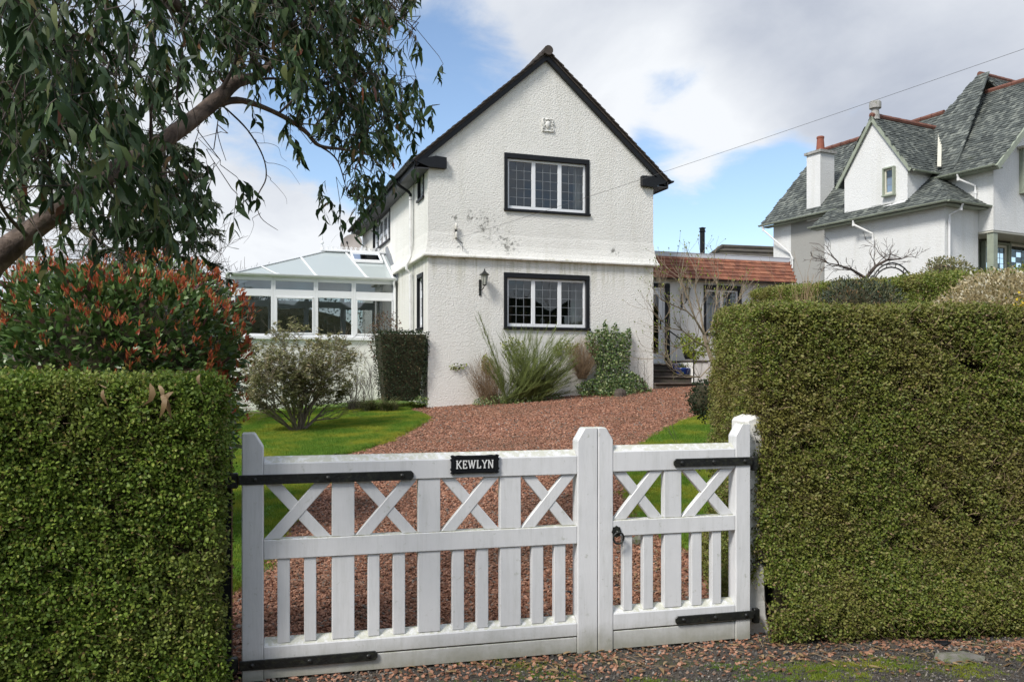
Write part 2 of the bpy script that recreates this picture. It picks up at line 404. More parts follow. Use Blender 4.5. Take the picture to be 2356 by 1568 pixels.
def eucbark():
    m, t, p, o = newmat('peeling_eucalyptus_bark')
    c = ramp(t, nz(t, 5, 6, .65, (1, 1, 1), 1.2), [(.3, (.035, .024, .018)), (.46, (.10, .068, .050)), (.58, (.21, .155, .12)), (.66, (.12, .085, .06)), (.78, (.13, .12, .08))])
    t.links.new(c, p.inputs['Base Color']); p.inputs['Roughness'].default_value = .75; bump(t, p, nz(t, 14, 6, .65, (1, 1, 1), 1.5), .8, .02); return m
MT['eucbark'] = eucbark()
MT['euc'] = leafm('eucalyptus_leaf', [(0, (.014, .036, .010)), (.4, (.030, .062, .018)), (.75, (.052, .092, .028)), (.92, (.09, .13, .045)), (.97, (.12, .14, .04)), (1, (.16, .05, .025))], .55, .20, spec=.3)
MT['photinia'] = leafm('dark_glossy_leaf', [(0, (.045, .10, .024)), (.5, (.10, .18, .045)), (.85, (.19, .28, .09)), (.95, (.10, .06, .045)), (1, (.16, .07, .07))], .38, .18, spec=.5)
MT['photinia_red'] = leafm('red_young_leaf', [(0, (.30, .055, .030)), (.4, (.48, .11, .05)), (.7, (.56, .18, .075)), (.85, (.42, .22, .07)), (1, (.20, .20, .05))], .32, .3)
MT['pieris'] = leafm('grey_green_leaf', [(0, (.15, .16, .065)), (.5, (.28, .28, .13)), (.85, (.38, .35, .20)), (1, (.42, .32, .20))], .65, .32, spec=.3)
MT['topiary'] = leafm('very_dark_leaf', [(0, (.012, .024, .010)), (.6, (.026, .045, .018)), (.92, (.05, .07, .03)), (1, (.11, .07, .03))], .6, .15, spec=.2)
MT['ivy'] = leafm('ivy_leaf', [(0, (.04, .085, .016)), (.5, (.09, .155, .04)), (.8, (.19, .25, .08)), (1, (.42, .45, .22))], .4, .25)
MT['yellowgreen'] = leafm('yellow_green_leaf', [(0, (.12, .17, .015)), (.6, (.22, .27, .03)), (1, (.36, .37, .06))], .45, .3)
MT['broom'] = plain('broom_stem', (.13, .165, .04), .7, .35, 9)
MT['dry'] = plain('dry_brown_stem', (.24, .165, .095), .9, .3, 9)
MT['dryleaf'] = leafm('dead_leaf', [(0, (.13, .08, .035)), (.6, (.29, .19, .09)), (1, (.42, .30, .17))], .6, .2)
MT['juniper'] = leafm('juniper_spray', [(0, (.045, .062, .04)), (.55, (.085, .11, .065)), (.85, (.14, .13, .055)), (1, (.24, .13, .06))], .7, .1)
MT['conifer'] = leafm('conifer_spray', [(0, (.018, .032, .013)), (.6, (.036, .056, .022)), (1, (.07, .075, .03))], .7, .1)
MT['pale'] = leafm('pale_blossom_leaf', [(0, (.28, .22, .11)), (.45, (.48, .40, .23)), (.85, (.64, .56, .37)), (1, (.85, .82, .70))], .9, .35, spec=.1)
MT['yellow'] = leafm('yellow_flower', [(0, (.55, .40, .02)), (1, (.75, .55, .04))], .6, .3)
MT['russet'] = leafm('russet_leaf', [(0, (.10, .06, .04)), (.6, (.17, .09, .06)), (1, (.13, .13, .05))], .6, .2)
MT['grassblade'] = leafm('grass_blade', [(0, (.085, .19, .012)), (.6, (.14, .27, .02)), (1, (.23, .33, .04))], .7, .4, ((.42, .40, .04), .75), pscale=1.3, plo=.44)
MT['sedge'] = leafm('tussock_blade', [(0, (.06, .08, .03)), (.6, (.12, .14, .05)), (1, (.28, .22, .11))], .6, .25)
MT['grass'] = plain('lawn_turf', (.085, .17, .014), .95, .3, 1.2, .6, 60, dirt=((.20, .23, .02), .5))
def gravelm(name, stops, scale, bmps=.8):
    m, t, p, o = newmat(name)
    v = T(t, 'ShaderNodeTexVoronoi', Scale=scale); t.links.new(coords(t), v.inputs['Vector'])
    s = t.nodes.new('ShaderNodeSeparateColor'); t.links.new(v.outputs['Color'], s.inputs[0])
    c = ramp(t, s.outputs[0], stops)
    e = ramp(t, v.outputs['Distance'], [(.30, (1, 1, 1)), (.62, (.35, .35, .35))]); c = mixc(t, .5, c, e, 'MULTIPLY')
    mk = ramp(t, nz(t, .55, 8, .72), [(.5, (0, 0, 0)), (.68, (1, 1, 1))]); c = mixc(t, math_(t, 'MULTIPLY', mk, .30), c, (.075, .07, .035))
    t.links.new(c, p.inputs['Base Color']); p.inputs['Roughness'].default_value = .9; bump(t, p, v.outputs['Distance'], bmps, -.02); return m
MT['gravel'] = gravelm('red_gravel_bed', [(0, (.16, .065, .038)), (.5, (.33, .14, .082)), (.85, (.45, .22, .14)), (1, (.16, .12, .09))], 30)
def stonem():
    m, t, p, o = newmat('red_gravel_stone')
    c = ramp(t, rnd(t), [(0, (.12, .056, .034)), (.35, (.25, .112, .064)), (.65, (.37, .18, .108)), (.88, (.49, .27, .18)), (.93, (.13, .11, .09)), (1, (.26, .23, .2))])
    mk = ramp(t, nz(t, .9, 7, .7), [(.46, (0, 0, 0)), (.64, (1, 1, 1))]); c = mixc(t, math_(t, 'MULTIPLY', mk, .42), c, (.10, .075, .045))
    t.links.new(c, p.inputs['Base Color']); p.inputs['Roughness'].default_value = .85; return m
MT['stonered'] = stonem()
def soilm():
    m, t, p, o = newmat('verge_soil')
    c = ramp(t, nz(t, 14, 8, .75), [(.32, (.028, .024, .020)), (.5, (.075, .062, .048)), (.62, (.12, .095, .07)), (.75, (.05, .048, .045))])
    mk = ramp(t, nz(t, 2.3, 7, .7), [(.52, (0, 0, 0)), (.63, (1, 1, 1))]); c = mixc(t, math_(t, 'MULTIPLY', mk, .8), c, ramp(t, nz(t, 40, 4), [(.4, (.035, .055, .008)), (.6, (.10, .12, .018))]))
    t.links.new(c, p.inputs['Base Color']); p.inputs['Roughness'].default_value = .95; bump(t, p, nz(t, 45, 8, .75), .9, .02); return m
MT['soil'] = soilm()
def gritm():
    m, t, p, o = newmat('dark_grit')
    c = ramp(t, rnd(t), [(0, (.03, .03, .03)), (.6, (.085, .08, .075)), (.9, (.15, .13, .11)), (1, (.35, .32, .28))]); t.links.new(c, p.inputs['Base Color']); p.inputs['Roughness'].default_value = .85; return m
MT['grit'] = gritm()

# ------------------------------------------------------------------ scatter and leaf tools
def npmesh(name, V, F4=None, F3=None, rndv=None):
    me = bpy.data.meshes.new(name); V = np.asarray(V, np.float32)
    faces = []; nl = 0
    n4 = 0 if F4 is None else len(F4); n3 = 0 if F3 is None else len(F3)
    me.vertices.add(len(V)); me.vertices.foreach_set('co', V.ravel())
    loops = np.concatenate([np.asarray(F4).ravel() if n4 else np.zeros(0, int), np.asarray(F3).ravel() if n3 else np.zeros(0, int)]).astype(np.int32)
    me.loops.add(len(loops)); me.loops.foreach_set('vertex_index', loops)
    st = np.concatenate([np.arange(n4) * 4, n4 * 4 + np.arange(n3) * 3]).astype(np.int32)
    me.polygons.add(n4 + n3); me.polygons.foreach_set('loop_start', st)
    if rndv is not None:
        a = me.attributes.new('rnd', 'FLOAT', 'POINT'); a.data.foreach_set('value', np.asarray(rndv, np.float32))
    me.update(calc_edges=True); me.validate(); return me
LEAF = dict(oval=([0, .28, .68, 1], [0, .5, .46, 0], [0, .05, .04, -.04]), lance=([0, .12, .35, .65, 1], [0, .36, .5, .34, 0], [0, .03, .05, 0, -.1]), needle=([0, .5, 1], [.3, .5, 0], [0, .06, 0]))
def leaf_arrays(P, D, Nn, L, Wd, shape='oval', sickle=0.0, curl=1.0):
    """arrays of leaves: P base, D direction, Nn normal, L length, Wd width"""
    P, D, Nn = (np.asarray(a, float) for a in (P, D, Nn)); L = np.asarray(L, float); Wd = np.asarray(Wd, float)
    D /= np.linalg.norm(D, axis=1)[:, None] + 1e-9
    S = np.cross(D, Nn); S /= np.linalg.norm(S, axis=1)[:, None] + 1e-9; Nn = np.cross(S, D)
    ts, ws, hs = LEAF[shape]; k = len(ts); n = len(P)
    rows = []
    sk = sickle * rng.uniform(-1, 1, n)
    for t, w, h in zip(ts, ws, hs):
        c = P + D * (L * t)[:, None] + Nn * (L * h * curl)[:, None] + S * (sk * L * (t * (1 - t)) * 1.0)[:, None] * 2
        rows.append((c, S * (Wd * w)[:, None]))
    V = []
    V.append(rows[0][0])
    for c, s in rows[1:-1]: V.append(c - s); V.append(c + s)
    V.append(rows[-1][0])
    nv = len(V); V = np.stack(V, 1).reshape(-1, 3)
    base = (np.arange(n) * nv)[:, None]
    F3 = np.concatenate([base + np.array([[0, 2, 1]]), base + np.array([[nv - 3, nv - 2, nv - 1]])])
    F4 = [base + np.array([[1 + 2 * i, 2 + 2 * i, 4 + 2 * i, 3 + 2 * i]]) for i in range((nv - 2) // 2 - 1)]
    F4 = np.concatenate(F4) if F4 else None
    return V, F4, F3, nv
def leaves(name, P, D, Nn, L, Wd, mat, parent=None, shape='oval', sickle=0, curl=1, rv=None, **props):
    n = len(P)
    V, F4, F3, nv = leaf_arrays(P, D, Nn, L, Wd, shape, sickle, curl)
    rv = rng.random(n) if rv is None else rv
    me = npmesh(name, V, F4, F3, np.repeat(rv, nv))
    return link(name, me, mat, parent, **props)
def one_leaf_mesh(name, L, Wd, shape, sickle=0, curl=1):
    V, F4, F3, nv = leaf_arrays([[0, 0, 0]], [[1, 0, 0]], [[0, 0, 1]], [L], [Wd], shape, sickle, curl)
    return npmesh(name, V, F4, F3)
def leaf_parts(P, D, Nn, S, mesh_list, parent, mat):
    """the leaves that show largest, each an object sharing one of a few meshes"""
    for m in mesh_list:
        if not m.materials: m.materials.append(mat)
    inv = Matrix.Translation(-wloc(parent))
    for i in range(len(P)):
        d = Vector(D[i]).normalized(); n = Vector(Nn[i]); s = n.cross(d)
        if s.length < 1e-4: s = d.orthogonal()
        s.normalize(); n = d.cross(s)
        mt = Matrix((( d.x, s.x, n.x, P[i][0]), (d.y, s.y, n.y, P[i][1]), (d.z, s.z, n.z, P[i][2]), (0, 0, 0, 1))) @ Matrix.Scale(S[i], 4)
        o = bpy.data.objects.new('leaf', mesh_list[i % len(mesh_list)]); COL.objects.link(o)
        o.parent = parent; o.matrix_parent_inverse = inv; o.matrix_basis = mt
def unit(n):
    v = rng.normal(size=(n, 3)); return v / np.linalg.norm(v, axis=1)[:, None]
def gn_scatter(name, P, rot, scl, srcs, mat_points=None, parent=None, **props):
    n = len(P); me = bpy.data.meshes.new(name); me.vertices.add(n); me.vertices.foreach_set('co', np.asarray(P, np.float32).ravel())
    for nm, arr in (('rot', rot), ('scl', scl)):
        a = me.attributes.new(nm, 'FLOAT_VECTOR', 'POINT')
        arr = np.asarray(arr, np.float32)
        if arr.ndim == 1: arr = np.repeat(arr[:, None], 3, 1)
        a.data.foreach_set('vector', arr.ravel())
    a = me.attributes.new('idx', 'INT', 'POINT'); a.data.foreach_set('value', rng.integers(0, len(srcs), n).astype(np.int32))
    o = link(name, me, None, parent, **props)
    ng = bpy.data.node_groups.new(name, 'GeometryNodeTree'); ng.is_modifier = True
    ng.interface.new_socket('Geometry', in_out='INPUT', socket_type='NodeSocketGeometry'); ng.interface.new_socket('Geometry', in_out='OUTPUT', socket_type='NodeSocketGeometry')
    gi = ng.nodes.new('NodeGroupInput'); go = ng.nodes.new('NodeGroupOutput'); ip = ng.nodes.new('GeometryNodeInstanceOnPoints'); jn = ng.nodes.new('GeometryNodeJoinGeometry')
    for s in srcs:
        oi = ng.nodes.new('GeometryNodeObjectInfo'); oi.inputs[0].default_value = s
        for q in oi.inputs:
            if q.name == 'As Instance': q.default_value = True
        ng.links.new(oi.outputs['Geometry'], jn.inputs[0])
    def na(nm, ty):
        q = ng.nodes.new('GeometryNodeInputNamedAttribute'); q.data_type = ty; q.inputs[0].default_value = nm; return q.outputs[0]
    ng.links.new(gi.outputs[0], ip.inputs['Points']); ng.links.new(jn.outputs[0], ip.inputs['Instance']); ip.inputs['Pick Instance'].default_value = True
    ng.links.new(na('idx', 'INT'), ip.inputs['Instance Index']); ng.links.new(na('rot', 'FLOAT_VECTOR'), ip.inputs['Rotation']); ng.links.new(na('scl', 'FLOAT_VECTOR'), ip.inputs['Scale'])
    ng.links.new(ip.outputs[0], go.inputs[0])
    md = o.modifiers.new('scatter', 'NODES'); md.node_group = ng
    return o
def src(name, me):   # source for scattering, not linked to the scene
    return bpy.data.objects.new(name, me)
def pebble(seed, flat=.55):
    r = random.Random(seed); bm = bmesh.new(); bmesh.ops.create_icosphere(bm, subdivisions=1, radius=1)
    for v in bm.verts:
        v.co *= r.uniform(.7, 1.1); v.co.z *= flat; v.co.x *= 1.25
    me = bpy.data.meshes.new('pebble'); bm.to_mesh(me); bm.free(); return me
def joinmesh(parts):
    """parts: list of (mesh data arrays V,F4,F3,rnd,matindex)"""
    pass

# branch generator ------------------------------------------------
def wander(p, d, length, seg, up=0.0, jit=.25, grav=0.0, rnd_=random):
    pts = [Vector(p)]; d = Vector(d).normalized()
    for i in range(seg):
        d = d + Vector((rnd_.uniform(-jit, jit), rnd_.uniform(-jit, jit), rnd_.uniform(-jit, jit) + up - grav)); d.normalize()
        pts.append(pts[-1] + d * (length / seg))
    return pts, d
def grow(mb, p, d, length, r, depth, tips, nch=3, spread=.7, up=.05, jit=.2, shrink=.68, grav=0, rshr=.6, sides=5, allpts=None, rmin=.0015):
    seg = 4 if depth > 0 else 3
    pts, dn = wander(p, d, length, seg, up, jit, grav)
    rad = [max(rmin, r * (1 - .45 * i / seg)) for i in range(seg + 1)]
    if depth == 0: rad[-1] = rmin * .7
    mb.tube(pts, rad, sides if r > .006 else 3, cap=False)
    if allpts is not None and depth <= 1: allpts += pts[1:]
    if depth == 0: tips.append((pts[-1], dn)); return
    for k in range(nch):
        i = random.randint(1 if depth > 1 else 1, seg) if k else seg
        t = (pts[i] - pts[i - 1]).normalized()
        o = Vector((random.gauss(0, 1), random.gauss(0, 1), random.gauss(0, 1))); o = (o - t * o.dot(t)).normalized()
        nd = (t + o * spread * random.uniform(.5, 1.2)).normalized()
        grow(mb, pts[i], nd, length * shrink * random.uniform(.75, 1.2), max(rmin, rad[i] * rshr), depth - 1, tips, nch, spread, up, jit, shrink, grav, rshr, sides, allpts, rmin)

#=================================================================== SETTING: ground
def sheet(name, xs, ys, zf, mat, **props):
    nx, ny = len(xs), len(ys); X, Y = np.meshgrid(xs, ys)
    V = np.array([(x, y, zf(x, y)) for x, y in zip(X.ravel(), Y.ravel())]); i = np.arange(nx - 1); j = np.arange(ny - 1); I, J = np.meshgrid(i, j)
    a = (J * nx + I).ravel(); F4 = np.stack([a, a + 1, a + 1 + nx, a + nx], 1)
    me = npmesh(name, V, F4); me.polygons.foreach_set('use_smooth', [True] * len(me.polygons)); return link(name, me, mat, **props)
xs = np.concatenate([[-900, -300, -100, -50, -25], np.arange(-14, 14.01, .35), [18, 24, 32, 50, 100, 300, 900]])
ys = np.concatenate([[-900, -200, -60, -25, -10], np.arange(-4, 30.01, .35), [34, 40, 50, 70, 120, 300, 1200]])
sheet('ground', xs, ys, lambda x, y: g(x, y) - .012, MT['soil'], kind='structure')
def strip_sheet(name, rows, zf, mat, nx=40, skirt=0, **props):
    """rows: (y_left,x_left, x_right,y_right) lines across the sheet"""
    V = []
    for (a, b) in rows:
        for k in range(nx + 1):
            q = Vector(a).lerp(Vector(b), k / nx); V.append((q.x, q.y, zf(q.x, q.y)))
    V = np.array(V); ny = len(rows); n = nx + 1
    I, J = np.meshgrid(np.arange(nx), np.arange(ny - 1)); a = (J * n + I).ravel(); F4 = np.stack([a, a + 1, a + 1 + n, a + n], 1)
    if skirt:
        s = V[nx::n].copy(); s[:, 2] -= skirt; b0 = len(V); V = np.concatenate([V, s]); j = np.arange(ny - 1)
        F4 = np.concatenate([F4, np.stack([j * n + nx, b0 + j, b0 + j + 1, (j + 1) * n + nx], 1)])
    me = npmesh(name, V, F4); me.polygons.foreach_set('use_smooth', [True] * len(me.polygons)); return link(name, me, mat, **props)
# driveway: gravel between gate and house
def interp(pts, y):
    pts = sorted(pts, key=lambda p: p[1])
    if y <= pts[0][1]: return pts[0][0]
    for a, b in zip(pts, pts[1:]):
        if y <= b[1]: 
            t = (y - a[1]) / max(1e-6, b[1] - a[1]); return a[0] + (b[0] - a[0]) * t
    return pts[-1][0]
dry = np.arange(4.60, 26.01, .25)
strip_sheet('driveway', [((-6.5, y - 1.32), (8.2, y + 2.50)) for y in dry], lambda x, y: g(x, y) + .006, MT['gravel'], 40, kind='structure')
# left lawn: its kerb runs in a curve, traced from the picture onto the ground
LE_px = [(760, 1052), (784, 1049), (830, 1037), (880, 1021), (937, 994), (966, 978), (983, 966), (975, 958), (950, 950), (935, 945), (950, 940), (975, 936)]
LE = [at_ground(*q) for q in LE_px]
near = Vector((-1.75, 7.2)); 
LEp = [Vector((-2.3, 5.6)), Vector((-1.95, 6.4))] + [Vector((p.x, p.y)) for p in LE] + [Vector((-2.2, 20.2)), Vector((-3.1, 22.9))]
def smooth_poly(p, n=6):
    out = []
    for i in range(len(p) - 1):
        p0 = p[max(i - 1, 0)]; p1 = p[i]; p2 = p[i + 1]; p3 = p[min(i + 2, len(p) - 1)]
        for k in range(n):
            t = k / n; out.append(.5 * ((2 * p1) + (p2 - p0) * t + (2 * p0 - 5 * p1 + 4 * p2 - p3) * t * t + (3 * p1 - p0 - 3 * p2 + p3) * t ** 3))
    out.append(p[-1]); return out
LEs = smooth_poly(LEp)
def lawn_rows(edge, xo):
    return [((xo, e.y + (xo - e.x) * .12), (e.x, e.y)) for e in edge]
ymono = [];
for e in LEs: ymono.append(e)
strip_sheet('lawn', lawn_rows(ymono, -13.0), lambda x, y: g(x, y) + .045, MT['grass'], 60, skirt=.07, kind='structure')
RE_px = [(1634, 1292), (1572, 1262), (1500, 1222), (1462, 1180), (1449, 1128), (1450, 1085), (1470, 1045), (1500, 1015), (1560, 981), (1605, 963), (1650, 950)]
RE = [at_ground(*q) for q in RE_px]; REs = smooth_poly([Vector((p.x, p.y)) for p in RE] + [Vector((RE[-1].x + 1.6, RE[-1].y + 2.5))])
def rrows(edge, xo): return [((xo, e.y + (xo - e.x) * -.1 + .2), (e.x, e.y)) for e in edge]
strip_sheet('lawn', rrows(REs, 6.3), lambda x, y: g(x, y) + .045, MT['grass'], 40, skirt=.07, kind='structure')
def inside_left(x, y):
    # compare with the lawn edge at this depth: take the outermost crossing
    best = None
    for a, b in zip(LEs, LEs[1:]):
        lo, hi = (a, b) if a.y < b.y else (b, a)
        if lo.y <= y < hi.y:
            t = (y - lo.y) / (hi.y - lo.y); xx = lo.x + (hi.x - lo.x) * t; best = xx if best is None else max(best, xx)
    return best is not None and x < best
def inside_right(x, y):
    cross = 0
    for a, b in zip(REs, REs[1:]):
        lo, hi = (a, b) if a.y < b.y else (b, a)
        if lo.y <= y < hi.y:
            t = (y - lo.y) / (hi.y - lo.y); xx = lo.x + (hi.x - lo.x) * t; 
            if x > xx: cross = 1
    return cross == 1 and x < 6.3
# grass blades
def tuft(n, h, seed):
    r = np.random.default_rng(seed); P = np.zeros((n, 3)); P[:, :2] = r.normal(0, .025, (n, 2)); D = np.stack([r.normal(0, .35, n), r.normal(0, .35, n), np.ones(n)], 1)
    V, F4, F3, nv = leaf_arrays(P, D, r.normal(size=(n, 3)), r.uniform(.6, 1.2, n) * h, np.full(n, .005), 'needle'); me = npmesh('tuft', V, F4, F3, np.repeat(r.random(n), nv)); return me
tufts = []
for s_ in range(3):
    me = tuft(16, .04, s_); me.materials.append(MT['grassblade']); tufts.append(src('grass_tuft', me))
GP = []
while len(GP) < 46000:
    y = 5.5 + 15.0 * random.random() ** 1.15; x = random.uniform(-6.6, 4.2)
    if abs(x / y) > .34: continue
    if inside_left(x, y) or (x > .5 and inside_right(x, y)): GP.append((x, y, g(x, y) + .042))
for e0, e1 in list(zip(LEs, LEs[1:])) + list(zip(REs, REs[1:])):       # rough fringe along the cut edges
    for k in range(int((e1 - e0).length * 130)):
        q = e0.lerp(e1, random.random()); w_ = .035 + .03 * math.sin(q.y * 7); GP.append((q.x + random.gauss(0, w_), q.y + random.gauss(0, w_), g(q.x, q.y) + random.uniform(.0, .035)))
GP = np.array(GP); n = len(GP)
gn_scatter('grass', GP, np.stack([rng.normal(0, .15, n), rng.normal(0, .15, n), rng.uniform(0, 6.3, n)], 1), rng.uniform(.55, 1.15, n), tufts, kind='stuff',
           label='short mown moss-flecked grass covering both lawns', cat='grass')
# gravel stones
pebs = []
for s_ in range(5):
    me = pebble(s_, .5); me.materials.append(MT['stonered']); pebs.append(src('gravel_stone', me))
GP = []; GS = []
def add_gr(n, y0, y1, s0, s1, xr=None, pw=1.0):
    c = 0
    while c < n:
        y = y0 + (y1 - y0) * random.random() ** pw; x = random.uniform(-.36 * y, .36 * y)
        if y < 4.75 + .26 * (x + 1.43) - .1: continue
        if inside_left(x, y) or (x > .5 and inside_right(x, y)): continue
        if x > .5 and y < 7.0 and x > 1.25: 
            if random.random() < .6: continue
        GP.append((x, y, g(x, y) + .006 + random.uniform(0, .012))); GS.append(random.uniform(s0, s1)); c += 1
add_gr(34000, 4.4, 8.5, .007, .017); add_gr(26000, 8, 14, .010, .018); add_gr(16000, 14, 21.5, .014, .022)
n = len(GP); gn_scatter('gravel', np.array(GP), np.stack([rng.normal(0, .5, n), rng.normal(0, .5, n), rng.uniform(0, 6.3, n)], 1), np.array(GS), pebs, kind='stuff', label='red stone chippings covering the driveway', cat='gravel')
# verge outside the gate: grit, scattered red chips, moss
grits = []
for s_ in range(3):
    me = pebble(20 + s_, .6); me.materials.append(MT['grit']); grits.append(src('grit_stone', me))
GP = []; GS = []
for k in range(26000):
    y = random.uniform(4.0, 6.0); x = random.uniform(-1.6, 3.9)
    if y > 4.62 + .26 * (x + 1.43): continue
    GP.append((x, y, g(x, y) - .008)); GS.append(random.uniform(.003, .009))
n = len(GP); gn_scatter('grit', np.array(GP), rng.uniform(0, 6.3, (n, 3)), np.array(GS), grits, kind='stuff', label='dark grit and soil crumbs on the verge in front of the gate', cat='grit')
GP = []; GS = []
for k in range(3000):
    x = random.uniform(-1.6, 3.9); off = abs(random.gauss(0, .33)); y = 4.60 + .26 * (x + 1.43) - off + random.uniform(-.02, .1)
    if y > 5.5: y = 5.3 - off
    GP.append((x, y, g(x, y) - .004)); GS.append(random.uniform(.006, .016))
n = len(GP); gn_scatter('gravel', np.array(GP), np.stack([rng.normal(0, .4, n), rng.normal(0, .4, n), rng.uniform(0, 6.3, n)], 1), np.array(GS), pebs, kind='stuff', label='red stone chips strewn over the dark verge in front of the gate', cat='gravel')
GP = []
for k in range(34):
    cx = random.uniform(-.5, 3.3); cy = random.uniform(4.35, 4.95); rr = random.uniform(.03, .13)
    for j in range(int(rr * 900)):
        GP.append((cx + random.gauss(0, rr), cy + random.gauss(0, rr * .5), g(cx, cy) - .012))
n = len(GP); gn_scatter('moss', np.array(GP), np.stack([rng.normal(0, .3, n), rng.normal(0, .3, n), rng.uniform(0, 6.3, n)], 1), rng.uniform(.25, .5, n), tufts, kind='stuff', label='low moss and weed tufts growing on the verge', cat='moss')

#=================================================================== WHITE HOUSE
H = Frame((-1.919, 19.5), (.947, .3213), (-.3213, .947))
HS = Frame((-1.919, 19.5), (.3213, -.947), (.947, .3213))     # left side wall: u runs from far (negative) to near (0), v goes into the wall
HW = H.uz(1503, 700)[0]
RID = HW / 2; RZ = 9.34; RS = .877
def roofz(u): return RZ - RS * abs(u - RID)
def wall_cols(mb, F, v0, v1, u0, u1, zb, ztop, holes, extra=()):
    br = sorted(set([u0, u1] + [h[0] for h in holes] + [h[1] for h in holes] + list(extra)))
    br = [b for b in br if u0 <= b <= u1]
    for a, b in zip(br, br[1:]):
        m = (a + b) / 2; hs = sorted([h for h in holes if h[0] <= m <= h[1]], key=lambda h: h[2]); z = zb
        for h in hs:
            mb.prism(F, [(a, z), (b, z), (b, h[2]), (a, h[2])], v0, v1); z = h[3]
        mb.prism(F, [(a, z), (b, z), (b, ztop(b)), (a, ztop(a))], v0, v1)
def window(F, u0, u1, z0, z1, parent, n=3, cols=3, rows=5, sw=.085, v=0, label=None, curtain=None, depth=.14, top=.12, frame=.055, black=True, sur='black', split=None, room=None, tilt=.0014, fmat='upvc', leadmat='lead'):
    """u0..z1: outside of the surround"""
    a, b, c, d = u0 + sw, u1 - sw, z0 + .07, z1 - top
    mb = MB(); fv0, fv1 = v + .05, v + .11
    e = [a + (b - a) * k / n for k in range(n + 1)] if split is None else [a + (b - a) * k for k in split]
    mb.fbox(F, a, b, fv0, fv1, c, c + frame + .02); mb.fbox(F, a, b, fv0, fv1, d - frame, d)
    for k, x in enumerate(e):
        w = frame * (1 if k in (0, n) else .85)
        x0 = x if k == 0 else x - w if k < n else x - w
        x1 = x + w if k < n else x
        mb.fbox(F, x0, x1, fv0 + .0006, fv1 - .001, c + frame + .02, d - frame)
    fr = mb.build('window', MT[fmat], parent, bevel=.004, label=label)
    if black:
        s = MB(); s.fbox(F, u0, a, v - .022, v + .12, z0 + .055, z1 - top); s.fbox(F, b, u1, v - .022, v + .12, z0 + .055, z1 - top)
        s.fbox(F, u0, u1, v - .024, v + .12, d, z1); s.fbox(F, u0 - .01, u1 + .02, v - .055, v + .12, z0, z0 + .055); s.fbox(F, a, b, v - .01, v + .05, z0 + .055, c)
        s.build('surround', MT[sur], fr, bevel=.006)
    le = MB()
    for k in range(n):
        x0 = e[k] + frame * (1 if k == 0 else .85); x1 = e[k + 1] - frame * (1 if k == n - 1 else .85); zz0, zz1 = c + frame + .02, d - frame
        if cols * rows > 1:
            for i in range(1, cols): xx = x0 + (x1 - x0) * i / cols; le.fbox(F, xx - .005, xx + .005, v + .068, v + .0735, zz0, zz1)
            for j in range(1, rows): q = zz0 + (zz1 - zz0) * j / rows; le.fbox(F, x0, x1, v + .0675, v + .074, q - .005, q + .005)
        for i in range(cols):
            for j in range(rows):
                p = MB(); xa = x0 + (x1 - x0) * i / cols; xb = x0 + (x1 - x0) * (i + 1) / cols; qa = zz0 + (zz1 - zz0) * j / rows; qb = zz0 + (zz1 - zz0) * (j + 1) / rows
                t1, t2 = random.gauss(0, tilt) * (xb - xa), random.gauss(0, tilt) * (qb - qa)
                vv = v + .080
                cs = [(xa, vv - t1 - t2, qa), (xb, vv + t1 - t2, qa), (xb, vv + t1 + t2, qb), (xa, vv - t1 + t2, qb)]
                p.add([F.p(*q) for q in cs], [(0, 1, 2, 3)])
                p.build('pane', MT['glass'], fr)
    if le.v: le.build('leading', MT[leadmat], fr)
    if curtain:
        for (k0, k1) in curtain:
            cm = MB()
            n2 = int((k1 - k0) * (b - a) / .03) + 2; pts = []
            for i in range(n2):
                uu = a + (b - a) * (k0 + (k1 - k0) * i / (n2 - 1)); pts.append((uu, v + .26 + .02 * math.sin(i * 1.7) + .01 * math.sin(i * .9)))
            vs = [F.p(q[0], q[1], c - .1) for q in pts] + [F.p(q[0], q[1], d + .05) for q in pts]
            cm.add(vs, [(i, i + 1, n2 + i + 1, n2 + i) for i in range(n2 - 1)])
            cm.build('curtain', MT['curtain'], fr, smooth=True)
    return (a, b, c, d)
def hole(u0, u1, z0, z1, sw=.085, top=.12): return (u0 + sw * .55, u1 - sw * .55, z0 + .03, z1 - top * .55)
hb = H.p(2.9, 4.7, 1.2)
house = thing('white_house', hb, 'white roughcast two-storey gabled house with black trimmed windows facing the gate', 'house')
# openings measured on the front wall
def rect(F, x0, y0, x1, y1, v=0):
    u0, za = F.uz(x0, y0, v); u1, zb_ = F.uz(x1, y1, v); return u0, u1, min(za, zb_), max(za, zb_)
uw = rect(H, 1160, 485, 1356, 368); uw = (uw[0], uw[1], uw[2], H.uz(1356, 368)[1])
lw = (H.uz(1159, 626)[0], H.uz(1356, 633)[0], H.uz(1159, 757)[1], H.uz(1159, 626)[1])
sw1 = (HS.uz(962, 465)[0], HS.uz(976, 465)[0], 5.74, 6.42)
sw2 = (HS.uz(960.5, 465)[0], HS.uz(974, 465)[0], 2.68, 4.03)
sw3 = (HS.uz(859, 500)[0], HS.uz(898, 500)[0], 5.40, 6.36)
wl = MB()
hf = [hole(*uw), hole(*lw)]
wall_cols(wl, H, 0, .28, 0, HW, .3, lambda u: roofz(u) - .10, hf, (RID,))
hs_ = [hole(*sw1), hole(*sw2), hole(*sw3)]
HL = 9.4
wall_cols(wl, HS, 0, .28, -HL, -.28, .3, lambda u: roofz(0) - .10, hs_)
wl.fbox(H, HW - .28, HW, .28, HL, .3, roofz(0) - .1)
wall_cols(wl, H, HL, HL + .28, 0, HW, .3, lambda u: roofz(u) - .10, [], (RID,))
wl.build('wall', MT['harl'], house)
